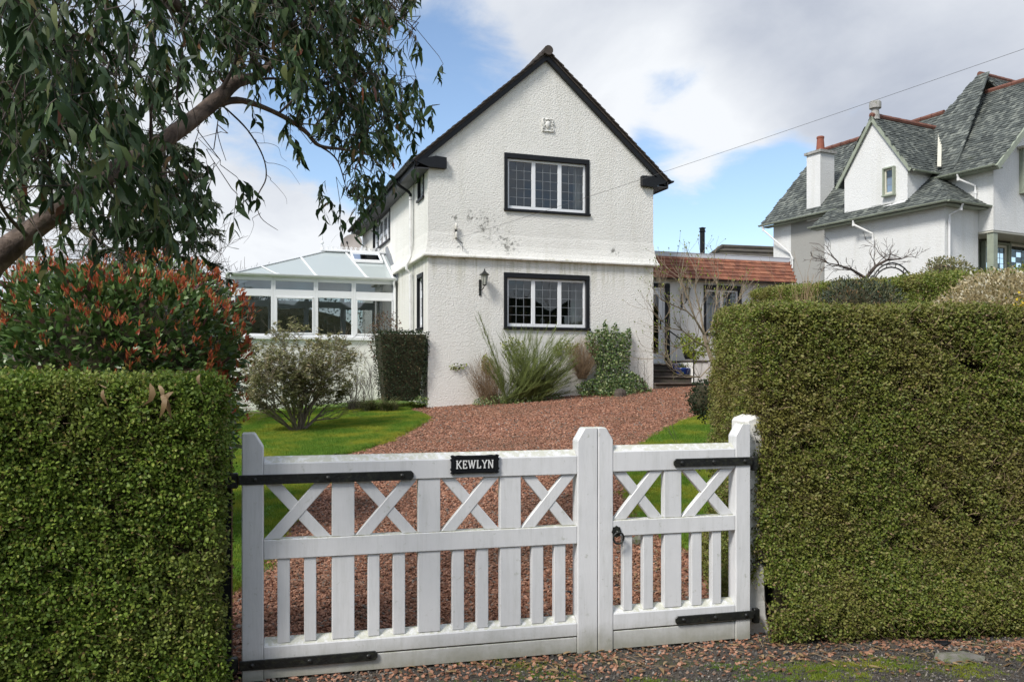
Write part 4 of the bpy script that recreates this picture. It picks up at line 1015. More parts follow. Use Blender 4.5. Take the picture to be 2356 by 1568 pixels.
glazing(H, 0, 0, CB - .07, [cu0 + .08, cu0 + 1.1, cu0 + 2.15, cu0 + 3.2, -.04], '')
mb = MB(); mb.fbox(H, cu0 - .06, -.004, CV - .06, CV + .12, CS - .08, CS - .001); mb.fbox(H, cu0 - .02, -.004, CV - .005, CV + .09, CT0 + .121, CZ - .07); mb.fbox(H, cu0 - .02, cu0 + .09, CV + .09, CB + .01, CT0 + .121, CZ - .07); mb.fbox(H, cu0 + .09, -.004, CB - .09, CB + .01, CT0 + .121, CZ - .07)
mb.fbox(H, cu0 - .03, cu0 + .07, CV - .03, CV + .07, CS - .08 + .08, CT0 + .12); mb.build('eaves_frame', MT['upvc'], cons, bevel=.005)
gutter('gutter', H, cu0 - .12, CV - .10, -.08, CV - .10, CZ - .0, .06, MT['upvc'], cons, 5); gutter('gutter', H, cu0 - .10, CV - .12, cu0 - .10, CB + .05, CZ, .06, MT['upvc'], cons, 5)
mb = MB(); mb.tube([H.p(-.12, CV - .10, CZ - .04), H.p(-.12, CV - .08, CZ - .16), H.p(-.09, CV - .05, CZ - .25), H.p(-.09, CV - .05, 1.2)], .032, 8); mb.build('downpipe', MT['upvc'], cons)
RV = (CV + CB) / 2; rz = 5.08; ur = H.uz(748, 586, RV)[0]; EZc = CZ - .03
A0, A1, A2, A3 = (cu0 - .03, CV - .03), (-.01, CV - .03), (cu0 - .03, CB + .03), (-.01, CB + .03)
def cp(u, v, z): return H.p(u, v, z)
rl, rr_ = (ur, RV), (-.01, RV)
mb = MB()
mb.slab([cp(*A0, EZc), cp(*A1, EZc), cp(*rr_, rz), cp(*rl, rz)], .02); mb.slab([cp(*A2, EZc), cp(*A0, EZc), cp(*rl, rz)], .02); mb.slab([cp(*A3, EZc), cp(*A2, EZc), cp(*rl, rz), cp(*rr_, rz)], .02)
mb.build('roof_sheet', MT['poly'], cons)
def bar(a, b, w=.03, nm='roof_bar'):
    d = (b - a).normalized(); s = d.cross(Vector((0, 0, 1))).normalized() * w; up = s.cross(d).normalized() * .03
    if up.z < 0: up = -up
    m = MB(); m.hexa([a - s + up * .1, a + s + up * .1, b + s + up * .1, b - s + up * .1, a - s + up, a + s + up, b + s + up, b - s + up]); m.build(nm, MT['upvc'], cons, bevel=.006)
    m = MB(); m.lathe(a + Vector((0, 0, .0)), [(.04, 0), (.05, .03), (.03, .06)], 8); m.build('bar_cap', MT['upvc'], cons)
for pxb, pxt in ((640, 640), (728, 712), (845, 795)):
    ub = H.uz(pxb, 640, CV)[0]; ut = H.uz(pxt, 600, RV)[0] if pxt > 745 else None
    if ut is None or ut < ur:
        # jack bar that meets the hip
        f = .30 if pxb == 640 else .72; hipq = cp(*A0, EZc).lerp(cp(*rl, rz), f); bar(cp(ub, CV - .03, EZc), hipq)
    else: bar(cp(ub, CV - .03, EZc), cp(ut, RV, rz))
bar(cp(*A0, EZc), cp(*rl, rz), .035); bar(cp(*A2, EZc), cp(*rl, rz), .035)
bar(cp(-.12, CV - .03, EZc), cp(-.12, RV, rz), .03)
for k in range(3): bar(cp(cu0 - .03, CV + .85 + .85 * k, EZc), cp(*rl, rz), .025)
for k in range(1, 5): bar(cp(cu0 + .85 * k, CB + .03, EZc), cp(max(ur, cu0 + .85 * k), RV, rz) if k > 2 else cp(*A2, EZc).lerp(cp(*rl, rz), .3 * k), .025)
# roof vent in the right bay: a framed opening light
def onroof(u, t, dz=0): a = cp(u, CV - .03, EZc); b = cp(u, RV, rz); q = a.lerp(b, t); q.z += dz; return q
mb = MB(); ua_, ub_ = -1.05, -.22
for (q0, q1, t0, t1) in ((ua_, ub_, .58, .62), (ua_, ub_, .90, .94), (ua_, ua_ + .05, .62, .90), (ub_ - .05, ub_, .62, .90)):
    mb.hexa([onroof(q0, t0, .03), onroof(q1, t0, .03), onroof(q1, t1, .03), onroof(q0, t1, .03), onroof(q0, t0, .09), onroof(q1, t0, .09), onroof(q1, t1, .09), onroof(q0, t1, .09)])
rv_ = mb.build('roof_vent', MT['upvc'], cons); mb = MB(); mb.add([onroof(ua_ + .05, .62, .06), onroof(ub_ - .05, .62, .06), onroof(ub_ - .05, .90, .06), onroof(ua_ + .05, .90, .06)], [(0, 1, 2, 3)]); mb.build('pane', MT['cglass'], rv_)
mb = MB(); mb.fbox(H, ur - .12, -.01, RV - .09, RV + .09, rz + .01, rz + .06); rg = mb.build('ridge_cap', MT['upvc'], cons, bevel=.01)
u = ur - .05; mb = MB()
while u < -.15:
    for s in (-1, 1):
        pts = [H.p(u + .06 + s * (.05 - .03 * math.cos(k * .8)) * (1 - k * .08), RV, rz + .09 + .05 * math.sin(k * .8) + .02) for k in range(8)]; mb.tube(pts, .008, 4)
    mb.tube([H.p(u, RV, rz + .06), H.p(u, RV, rz + .17)], .009, 4); u += .13
mb.fbox(H, ur - .05, -.1, RV - .008, RV + .008, rz + .07, rz + .085); mb.build('ridge_cresting', MT['upvc'], cons)
mb = MB(); mb.lathe(H.p(ur - .08, RV, rz + .05), [(.05, 0), (.05, .04), (.015, .07), (.015, .14), (.045, .18), (.045, .22), (.012, .26), (.02, .32), (.003, .55)], 8); mb.build('finial', MT['upvc'], cons)
mb = MB(); mb.prism(HS, [(-RV, rz - .03), (-(CV - .10), EZc - .03), (-(CV - .10), EZc + .16), (-(RV - .25), rz + .20), (-RV, rz + .20)], -.024, -.003); mb.build('lead_flashing', MT['lead'], cons)
# blinds and furniture glimpsed inside
mb = MB(); 
for k in range(7): mb.fbox(H, cx(905) - .16 - k * .05, cx(905) - .13 - k * .05, CV + .3, CV + .33, CS + .02, CT2)
mb.build('blind', MT['curtain'], cons)
mb = MB()
for z in np.arange(CT1 + .01, CT0, .03): mb.fbox(H, cx(818), cx(905), CV + .14, CV + .155, z, z + .022); mb.fbox(H, cx(733), cx(808), CV + .14, CV + .155, z, z + .022)
mb.build('blind', MT['curtain'], cons)
mb = MB(); mb.fbox(H, -3.3, -2.5, CV + 1.2, CV + 2.0, 1.6, 2.1); mb.fbox(H, -3.3, -3.15, CV + 1.2, CV + 2.0, 2.1, 2.7); mb.build('armchair', MT['timber'], cons, bevel=.04)

#=================================================================== NEIGHBOUR HOUSE up the slope on the right
NF = Frame((13.2, 26.0), (.888, .459), (-.459, .888))     # u along its front, v back
NS = Frame((13.2, 26.0), (.459, -.888), (.888, .459))     # its left side: u negative = further back
nb = thing('neighbour_house', NF.p(4, 4, 2.6), 'large white house with grey slate roofs and gabled dormer, up on the right', 'house')
def npt(a, b, z): return NF.p(a, b, z)
def inpoly(x, y, P):
    c = False
    for i in range(len(P)):
        x1, y1 = P[i]; x2, y2 = P[i - 1]
        if (y1 > y) != (y2 > y) and x < (x2 - x1) * (y - y1) / (y2 - y1) + x1: c = not c
    return c
def slates(mb, rl_, poly, f, w=.13, ex=.105, lift=.026):
    """poly in (s,t); f(s,t)->point; courses run along s, t climbs"""
    s0, s1 = min(p[0] for p in poly), max(p[0] for p in poly); t0, t1 = min(p[1] for p in poly), max(p[1] for p in poly)
    n_ = (f(s0 + 1, t0) - f(s0, t0)).cross(f(s0, t0 + .1) - f(s0, t0)).normalized()
    if n_.z < 0: n_ = -n_
    t = t0; r = 0
    while t < t1:
        s = s0 - random.uniform(0, w)
        while s < s1:
            ww = w * random.uniform(.75, 1.25); m = (s + ww / 2, t + ex * .45)
            if inpoly(*m, poly):
                j = random.uniform(-.008, .010); a, b_ = s + .004, s + ww - .004; tb_ = t - random.uniform(0, .015); tt = t + ex * 1.05
                c = [f(a, tb_), f(b_, tb_), f(b_, tt), f(a, tt)]
                top = [c[0] + n_ * (lift + j), c[1] + n_ * (lift + j + random.uniform(-.005, .005)), c[2] + n_ * .006, c[3] + n_ * .006]
                bot = [c[0] - n_ * .002, c[1] - n_ * .002]
                mb.add(top + bot, [(0, 1, 2, 3), (4, 5, 1, 0), (4, 0, 3), (5, 2, 1)]); rl_ += [random.random()] * 6
            s += ww
        t += ex; r += 1
def zl(a): return 6.85 + (a + .35) * .757 if a < 1.3 else 8.1 + (a - 1.3) * 1.135
under = MB(); sl_ = MB(); rv_l = []
def plane_roof(poly3, th=.06): under.slab([npt(*p) for p in poly3], th)
# lower catslide + corner hip
BK = 5.0
P1 = [(-.35, -.35), (-.35, BK), (1.3, BK), (1.3, 1.3)]
plane_roof([(-.35, -.35, zl(-.35)), (-.35, BK, zl(-.35)), (1.3, BK, zl(1.3)), (1.3, 1.3, zl(1.3))])
slates(sl_, rv_l, [(b, a) for a, b in P1], lambda s, t: npt(t, s, zl(-.35) + (t + .35) * .757))
# skirt facing the front
plane_roof([(-.35, -.35, zl(-.35)), (1.3, 1.3, zl(1.3)), (1.62, 1.3, zl(1.3)), (1.62, -.35, zl(-.35))])
slates(sl_, rv_l, [(-.35, -.35), (1.3, 1.3), (1.6, 1.3), (1.6, -.35)], lambda s, t: npt(s, t, zl(-.35) + (t + .35) * .757))
# main upper slope
PU = [(1.3, .6), (5.0, 1.9), (5.0, 2.3), (3.74, 2.7), (3.74, BK), (1.3, BK)]
plane_roof([(a, b, zl(a + 1e-6)) for a, b in PU]); slates(sl_, rv_l, [(b, a) for a, b in PU], lambda s, t: npt(t, s, 8.1 + (t - 1.3) * 1.135))
# front gabled wing, left slope
PW = [(1.22, -.85), (5.0, -.85), (5.0, 2.1), (1.22, 1.35)]; zw = lambda a: 8.1 + (a - 1.3) * .935
plane_roof([(a, b, zw(a)) for a, b in PW]); slates(sl_, rv_l, [(b, a) for a, b in PW], lambda s, t: npt(t, s, zw(t)))
plane_roof([(5.0, -.85, zw(5)), (8.8, -.85, zw(5) - 3.55), (8.8, 2.1, zw(5) - 3.55), (5.0, 2.1, zw(5))])
# face under the cross ridge
plane_roof([(5.0, 2.2, 12.28), (9.5, 2.2, 12.28), (9.5, .7, 10.9), (5.0, .9, 11.08)]); slates(sl_, rv_l, [(5.0, 1.0), (5.0, 2.2), (9.5, 2.2), (9.5, .7)], lambda s, t: npt(s, t, 12.28 - (2.2 - t) * .92))
plane_roof([(5.0, 2.3, 12.28), (9.5, 2.3, 12.28), (9.5, 6, 9.2), (5, 6, 9.2)]); plane_roof([(3.74, 2.5, 10.85), (3.74, 8.6, 10.8), (6.9, 8.6, 7.6), (6.9, 2.5, 7.6)])
# rear block
PR = [(.62, 4.3), (.62, 8.5), (3.74, 8.5), (3.74, 4.3)]; zr = lambda a: 7.55 + (a - .62) * 1.045
plane_roof([(a, b, zr(a)) for a, b in PR]); slates(sl_, rv_l, [(b, a) for a, b in PR], lambda s, t: npt(t, s, zr(t)))
# dormer
def on_side(px, py, a): q = NS.uz(px, py, a); return -q[0], q[1]
DA = .15
dl = on_side(1943, 497, DA); dle = on_side(1932, 424, DA); dap = on_side(2009, 268, DA); dr_ = on_side(2088, 376, DA); drb = on_side(2088, 458, DA); dwl = on_side(1943, 410, DA)
rid_a = 1.3 + (dap[1] - 8.1) / 1.135 + .1
dn_ = MB(); 
def nprism(mb, poly, a0, a1):   # polygon in (b,z) extruded across a
    n = len(poly); A = [npt(a0, b, z) for b, z in poly]; B = [npt(a1, b, z) for b, z in poly]
    mb.add(A + B, [tuple(range(n)), tuple(range(2 * n - 1, n - 1, -1))] + [(i, i + n, (i + 1) % n + n, (i + 1) % n) for i in range(n)])
nprism(dn_, [(drb[0], drb[1] - .25), (dl[0], dl[1] - .15), (dl[0], dwl[1]), (dap[0], dap[1] - .08), (dr_[0], dr_[1])], DA, 2.4)
dn_.build('dormer_wall', MT['harl_n'], nb)
for (e, side) in ((( dle[0] + .12, dle[1] - .1), 1), ((dr_[0] - .22, dr_[1] - .22), -1)):
    sl2 = (dap[1] - e[1]) / (e[0] - dap[0]); f = lambda s, t, e=e, sl2=sl2: npt(s, e[0] + (dap[0] - e[0]) * t, e[1] + (dap[1] - e[1]) * t)
    back = lambda z: (1.3 + (z - 8.1) / 1.135) if z > 8.1 else .1 + (z - 7.1) * 1.1
    q = [(DA - .1, 0), (DA - .1, 1), (rid_a, 1), (back(e[1]) + .15, 0)]
    under.slab([f(*x) for x in q], .05); ln = math.hypot(dap[0] - e[0], dap[1] - e[1])
    slates(sl_, rv_l, [(a_, t_ * ln) for a_, t_ in q], lambda s, t, f=f, ln=ln: f(s, t / ln))
roofn = under.build('roof', MT['slate'], nb)
me = bpy.data.meshes.new('slates'); me.from_pydata(sl_.v, [], sl_.f); at_ = me.attributes.new('rnd', 'FLOAT', 'POINT'); at_.data.foreach_set('value', np.array(rv_l, np.float32)); me.update()
link('slates', me, MT['slate'], roofn, kind='stuff')
# walls
mb = MB(); mb.prism(NF, [(0, 1.8), (1.6, 1.8), (1.6, 7.0), (0, 6.85)], 0, .3); nprism(mb, [(.3, 1.8), (4.67, 1.8), (4.67, 6.80), (.3, 6.80)], 0, .3); nprism(mb, [(4.4, 1.8), (4.67, 1.8), (4.67, 7.2), (4.4, 7.2)], .3, 3)
mb.prism(NF, [(1.6, 6.1), (8.4, 6.1), (8.4, 8.2), (5.0, zw(5) - .1), (1.6, 8.28)], -.5, -.25)
nprism(mb, [(-.25, 6.1), (1.6, 6.1), (1.6, 8.2), (-.25, 8.2)], 1.6, 1.85); mb.fbox(NF, 1.6, 8.4, .75, 1.0, 1.8, 6.1)
nprism(mb, [(7.24, 1.8), (8.16, 1.8), (8.16, 7.78), (7.24, 7.78)], 1.0, 1.3); mb.fbox(NF, 1.3, 6, 7.9, 8.16, 1.8, 7.6)
mb.prism(NF, [(1.0, 7.5), (6.5, 7.5), (3.74, 10.65)], 7.9, 8.16)
mb.build('wall', MT['harl_n'], nb)
mb = MB(); nprism(mb, [(4.0, 1.8), (7.24, 1.8), (7.24, 7.78), (4.0, 7.78)], 1.003, 1.3); mb.build('unpainted_wall', MT['harl_grey'], nb, label='bare grey roughcast stretch of wall')
mb = MB(); mb.fbox(NF, 1.62, 8.4, -.48, .74, 6.04, 6.098); mb.build('porch_ceiling', MT['cream_trim'], nb)
mb = MB(); mb.fbox(NF, 1.66, 1.88, -.46, -.24, 1.8, 6.03); mb.build('porch_post', MT['green_trim'], nb, bevel=.01)
# trims: gutters, verges, ridges
def ng_(a0, b0, a1, b1, z, nm='gutter', r=.06): gutter(nm, NF, a0, b0, a1, b1, z, r, MT['green_trim'], nb, 5)
ng_(-.42, -.4, -.42, BK + .03, 6.86); ng_(-.42, -.42, 1.60, -.42, 6.86); ng_(1.15, -.85, 1.15, 1.32, zw(1.2) - .0); ng_(.56, 4.6, .56, 8.5, 7.55)
mb = MB(); mb.fbox(NF, -.34, 0, -.3, BK, 6.76, 6.79); mb.fbox(NF, 0, 1.6, -.33, 0, 6.76, 6.79); mb.fbox(NF, .65, 1.0, 4.67, 8.45, 7.46, 7.49); mb.fbox(NF, 1.2, 1.6, -.8, 1.2, 7.93, 7.96); mb.build('soffit', MT['green_trim'], nb)
def beam(pts, w, h, nm, mat):
    m = MB()
    for a, b in zip(pts, pts[1:]):
        d = (b - a).normalized(); s = d.cross(Vector((0, 0, 1))).normalized() * w / 2; up = s.cross(d).normalized() * h
        if up.z < 0: up = -up
        m.hexa([a - s - up, a + s - up, b + s - up, b - s - up, a - s, a + s, b + s, b - s])
    return m.build(nm, mat, nb)
beam([npt(1.15, -.88, zw(1.15)), npt(5.0, -.88, zw(5))], .07, .16, 'verge', MT['green_trim']); beam([npt(5.0, -.88, zw(5)), npt(8.8, -.88, zw(5) - 3.55)], .07, .16, 'verge', MT['green_trim'])
beam([npt(DA - .08, dle[0] + .12, dle[1] - .12), npt(DA - .08, dap[0], dap[1])], .05, .11, 'verge', MT['green_trim']); beam([npt(DA - .08, dr_[0] - .22, dr_[1] - .22), npt(DA - .08, dap[0], dap[1])], .05, .11, 'verge', MT['green_trim'])
gutter('gutter', NF, DA - .05, dr_[0] - .27, 1.35, dr_[0] - .27, dr_[1] - .24, .05, MT['green_trim'], nb, 2)
def ridge(a, b, nm='ridge_tile', r=.10, L=.42):
    n_ = max(1, int((b - a).length / L)); d = (b - a) / n_
    for i in range(n_):
        m = MB(); m.tube([a + d * i, a + d * (i + .97)], [r * .92, r], 8); m.build(nm, MT['red_ridge'], roofn)
ridge(npt(DA - .1, dap[0], dap[1] + .03), npt(rid_a, dap[0], dap[1] + .02)); ridge(npt(5, -.9, zw(5) + .03), npt(5, 2.0, zw(5) + .03)); ridge(npt(5.0, 2.25, 12.32), npt(9.5, 2.25, 12.32)); ridge(npt(3.74, 8.55, 10.85), npt(3.74, 2.7, 10.9))
ms = MB(); a_ = npt(1.32, dr_[0] - .20, dr_[1] - .1); b_ = npt(rid_a - .02, dap[0] - .12, dap[1] - .05); ms.slab([a_ + Vector((0, 0, .10)), b_ + Vector((0, 0, .10)), b_ + Vector((.1, -.06, .08)), a_ + Vector((.1, -.06, .08))], .03); ms.build('valley_flashing', MT['cream_trim'], nb)
mb = MB(); mb.slab([npt(DA - .06, drb[0], drb[1] - .02), npt(DA - .16, drb[0], drb[1] - .1), npt(DA - .16, dl[0], dl[1] - .1), npt(DA - .06, dl[0], dl[1] - .02)], .03); mb.build('apron_flashing', MT['white_pipe'], nb)
# dormer window + front windows
d0 = on_side(2035, 452, DA); d1 = on_side(2061, 452, DA); NSo = Frame(NS.o, NS.u, NS.v)
window(NSo, -d0[0], -d1[0], on_side(2048, 452, DA)[1], on_side(2048, 385, DA)[1], nb, n=1, cols=1, rows=3, sw=.05, top=.05, frame=.05, v=DA - .10, sur='green_trim', fmat='cream_trim', label='small dormer window')
u0, z0 = NF.uz(2345, 446, -.5); window(NF, u0, u0 + 1.5, z0, NF.uz(2345, 344, -.5)[1], nb, n=2, cols=4, rows=6, sw=.07, v=-.62, sur='green_trim', fmat='cream_trim', label='leaded bay window cut by the right edge')
mb = MB(); mb.fbox(NF, u0 - .12, u0 + 1.7, -.85, -.51, z0 + 1.40, z0 + 1.47); mb.build('window_canopy', MT['cream_trim'], nb)
u0 = NF.uz(2243, 600, .75)[0]
for (xa, xb) in ((2246, 2303), (2304, 2366)):
    a, zt = NF.uz(xa, 556, .75); b = NF.uz(xb, 556, .75)[0]; zb2 = NF.uz(xa, 606, .75)[1]; window(NF, a, b, zb2 - .5, zt, nb, n=1, cols=4, rows=5, sw=.06, top=.07, frame=.09, v=.46, sur='green_trim', fmat='cream_trim', label='porch window with leaded panes')
mb = MB(); mb.fbox(NF, u0 - .05, 8.4, .63, .749, 1.8, 5.98); mb.build('porch_panelling', MT['green_trim'], nb)
# pipes
def npipe(pts, r=.035, nm='downpipe', mat='white_pipe'):
    m = MB(); m.tube(pts, r, 8); 
    for p in pts[1:-1:2]: m.tube([p - Vector((0, 0, .05)), p + Vector((0, 0, .05))], r * 1.35, 8)
    m.build(nm, MT[mat], nb)
b1 = on_side(1978, 500, -.1)[0]; b2 = on_side(2008, 540, -.08)[0]
npipe([npt(-.42, b1, 6.80), npt(-.40, b1, 6.66), npt(-.10, b2, 6.3), npt(-.07, b2, 6.1), npt(-.07, b2, 1.8)])
npipe([npt(.25, -.42, 6.80), npt(.25, -.36, 6.65), npt(.12, -.08, 6.5), npt(.12, -.07, 6.3), npt(.12, -.07, 1.8)])
b1 = on_side(2200, 410, 1.1)[0]; npipe([npt(1.15, b1, zw(1.2) - .05), npt(1.2, b1, 7.8), npt(1.52, b1 - .35, 7.55), npt(1.53, b1 - .35, 7.35), npt(1.53, b1 - .35, 6.98)])
npipe([npt(.56, 8.3, 7.50), npt(.6, 8.3, 7.35), npt(.93, 7.2, 6.3), npt(.94, 7.1, 6.1), npt(.94, 7.1, 1.8)])
# chimney
cb_, cz_ = on_side(1876, 355, 1.0)
mb = MB(); hw = .33; nprism(mb, [(cb_ - hw, 7.4), (cb_ + hw, 7.4), (cb_ + hw, cz_), (cb_ - hw, cz_)], .9, 1.62); chm = mb.build('chimney', MT['harl_n'], nb)
mb = MB(); nprism(mb, [(cb_ - hw - .07, cz_ + .002), (cb_ + hw + .07, cz_ + .002), (cb_ + hw + .07, cz_ + .10), (cb_ - hw - .07, cz_ + .10)], .83, 1.69); mb.build('chimney_cap', MT['concrete'], chm)
mb = MB(); mb.lathe(npt(1.26, cb_, cz_ + .1), [(.17, 0), (.155, .1), (.125, .5), (.14, .52), (.14, .58), (.11, .60)], 14); mb.build('chimney_pot', MT['terracotta'], chm)
mb = MB(); mb.lathe(npt(DA + .1, dap[0], dap[1] - .1), [(.15, 0), (.12, .3), (.12, .36), (.19, .38), (.19, .58), (.16, .62)], 14); mb.build('vent_cowl', MT['concrete'], nb)
# brown tiled roof of the house behind
hb2 = thing('distant_house', at(1720, 600, 36), 'brown hipped roof of a house seen just above the annex roof', 'house')
BD = 36; z_r = at(1700, 563, BD).z; z_e = at(1700, 600, BD - 3).z - 1.6
def bp(px, d, z): x = (px - CX) / FPX * d; return Vector((x, d, z))
Bf = Frame((bp(1560, BD - 3, 0).x, BD - 3), (.97, .24), (-.24, .97))
uR0, uR1 = 3.55, 9.0; le = 7.2; ew = 13.5; dp = 3.2
ew_ = ew; ze = z_r - 1.9
mb = MB(); mb.slab([Bf.p(0, 0, ze), Bf.p(ew_, 0, ze), Bf.p(uR1, dp, z_r), Bf.p(uR0, dp, z_r)], .06); mb.slab([Bf.p(0, 2 * dp, ze), Bf.p(0, 0, ze), Bf.p(uR0, dp, z_r)], .06); mb.slab([Bf.p(ew_, 0, ze), Bf.p(ew_, 2 * dp, ze), Bf.p(uR1, dp, z_r)], .06); mb.slab([Bf.p(ew_, 2 * dp, ze), Bf.p(0, 2 * dp, ze), Bf.p(uR0, dp, z_r), Bf.p(uR1, dp, z_r)], .06)
mb.build('roof', MT['brown_roof'], hb2)
mb = MB(); nr = 7
for i in range(nr):
    t0, t1 = i / nr, (i + 1.02) / nr; f = lambda t: (t * uR0, t * dp, ze + (z_r - ze) * t); a = f(t0); b = f(t1); e1 = ew_ - (ew_ - uR1) * t0; e2 = ew_ - (ew_ - uR1) * t1
    mb.hexa([Bf.p(a[0], a[1], a[2]), Bf.p(e1, a[1], a[2]), Bf.p(e2, b[1], b[2]), Bf.p(b[0], b[1], b[2]), Bf.p(a[0], a[1] - .03, a[2] + .11), Bf.p(e1, a[1] - .03, a[2] + .11), Bf.p(e2, b[1], b[2] + .03), Bf.p(b[0], b[1], b[2] + .03)])
mb.build('tile_courses', MT['brown_roof'], hb2, kind='stuff')
mb = MB(); mb.tube([Bf.p(0, 0, ze + .08), Bf.p(uR0, dp, z_r + .06), Bf.p(uR1, dp, z_r + .06), Bf.p(ew_, 0, ze + .08)], .11, 8); mb.build('ridge', MT['brown_roof'], hb2)
mb = MB(); mb.fbox(Bf, .4, ew_ - .4, .4, 2 * dp - .4, 1.0, ze); mb.build('wall', MT['harl_n'], hb2)

#=================================================================== GATE
GF = Frame((-1.427, 4.5), (2.8995, .75), (-.75, 2.8995))
def gp(px, py, v=0): return GF.uz(px, py, v)
gl = thing('garden_gate', GF.p(0, .03, 0), 'wider left leaf of the white timber gate, carrying the black name plate', 'gate', 'two leaves of the white gate')
grt = thing('garden_gate', GF.p(2.99, .03, 0), 'narrower right leaf of the white timber gate, with a black ring latch', 'gate', 'two leaves of the white gate')
# levels read off the picture, then made level
def zz_(px, py): return gp(px, py)[1]
def um(px, py): return gp(px, py)[0]
uL0, uL1 = um(556, 1300), um(606, 1300); uM0, uM, uM1 = um(1329, 1250), um(1376, 1250), um(1411, 1250); uR0_, uR1_ = um(1693, 1250), um(1727, 1250)
zt_ = (zz_(608, 1063) + zz_(1335, 1041)) / 2; ztb = (zz_(608, 1113) + zz_(1335, 1090)) / 2; zm1 = (zz_(606, 1243) + zz_(1335, 1208)) / 2; zm0 = (zz_(606, 1290) + zz_(1335, 1248)) / 2; zb1 = (zz_(603, 1492) + zz_(1335, 1420)) / 2; zb0 = -.002
print('gate levels', zt_, ztb, zm1, zm0, zb1, 'u', uL0, uL1, uM0, uM, uM1, uR0_, uR1_)
D0, D1 = 0, .09
def stile(u0, u1, ztop, cl, cr, parent, nm='stile'):
    """cl / cr: chamfer at the left / right of the head"""
    c = .045; dz = .075
    pl = [(u0, zb0 - .02), (u1, zb0 - .02)] + ([(u1, ztop - dz), (u1 - c, ztop)] if cr else [(u1, ztop)]) + ([(u0 + c, ztop), (u0, ztop - dz)] if cl else [(u0, ztop)])
    m = MB(); m.prism(GF, pl, D0, D1 + .005); return m.build(nm, MT['gate'], parent, bevel=.005)
ztl = zz_(575, 996); ztm = zz_(1368, 983); ztr = zz_(1700, 974)
stile(uL0, uL1, ztl, False, True, gl); stile(uM0, uM - .002, ztm, True, False, gl); stile(uM + .002, uM1, ztm, False, True, grt); stile(uR0_, uR1_, ztr, True, False, grt)
def rail(u0, u1, z0, z1, parent, weather=True, nm='rail', v0=.004, v1=.078):
    m = MB()
    if weather:
        n = 4; prof = [(v0, z0), (v1, z0), (v1, z1 + .02), (v0 + .045, z1 + .022), (v0, z1 - .012)]
        vs = [GF.p(u0, v, z) for v, z in prof] + [GF.p(u1, v, z) for v, z in prof]; m.add(vs, [tuple(range(5)), tuple(range(9, 4, -1))] + [(i, i + 5, (i + 1) % 5 + 5, (i + 1) % 5) for i in range(5)])
    else: m.fbox(GF, u0, u1, v0, v1, z0, z1)
    return m.build(nm, MT['gate'], parent, bevel=.004)
def leafgate(u0, u1, parent, wides, narrow, zt_, ztb, zm1, zm0, zb1):
    rail(u0 + .0015, u1 - .0015, ztb, zt_, parent); rail(u0 + .0015, u1 - .0015, zm0, zm1, parent, False); 
    zsp = zb0 + (zb1 - zb0) * .47
    rail(u0 + .0015, u1 - .0015, zsp + .004, zb1, parent, True); rail(u0 + .0015, u1 - .0015, zb0 - .012, zsp - .003, parent, False, 'bottom_board', .007, .064)
    for (a, b) in wides:
        m = MB(); m.fbox(GF, a, b, .012, .060, zm1 + .001, ztb - .001); m.build('panel_board', MT['gate'], parent, bevel=.003)
        m = MB(); m.fbox(GF, a, b, .012, .060, zb1 + .0, zm0 - .001); m.build('panel_board', MT['gate'], parent, bevel=.003)
    for (a, b) in narrow:
        m = MB(); m.fbox(GF, a, b, .014, .058, zb1 + .0, zm0 - .001); m.build('picket', MT['gate'], parent, bevel=.003)
    ed = [u0] + [x for w in sorted(wides) for x in w] + [u1]
    for i in range(0, len(ed), 2):
        a, b = ed[i] + .004, ed[i + 1] - .004; z0, z1 = zm1 + .001, ztb - .001; w = .027
        for k, (p, q) in enumerate((((a, z0), (b, z1)), ((a, z1), (b, z0)))):
            L = math.hypot(q[0] - p[0], q[1] - p[1]); tx, tz = (q[0] - p[0]) / L, (q[1] - p[1]) / L; nx, nz_ = -tz, tx
            # clipped parallelogram so that ends sit on the rails
            pl = []
            hx = w * L / abs(q[1] - p[1]) 
            pl = [(p[0], p[1]), (p[0] + 2 * hx, p[1]), (q[0], q[1]), (q[0] - 2 * hx, q[1])] if q[0] > p[0] else None
            m = MB(); m.prism(GF, pl if q[1] > p[1] else pl[::-1], .015 + .004 * k, .050 + .004 * k); m.build('cross_brace', MT['gate'], parent, bevel=.003)
def rng_px(y, pairs): return [(um(a, y), um(b, y)) for a, b in pairs]
leafgate(uL1, uM0, gl, rng_px(1350, [(764, 816), (963, 1014), (1152, 1200)]), rng_px(1370, [(638, 667), (700, 728), (847, 874), (905, 933), (1042, 1069), (1098, 1125), (1225, 1252), (1277, 1303)]), zt_, ztb, zm1, zm0, zb1)
zs = [(zz_(1412, a) + zz_(1690, b)) / 2 for a, b in ((1037, 1024), (1086, 1076), (1199, 1182), (1236, 1217), (1412, 1382))]
leafgate(uM1, uR0_, grt, rng_px(1300, [(1530, 1570)]), rng_px(1300, [(1436, 1457), (1482, 1505), (1594, 1617), (1641, 1662)]), *zs)
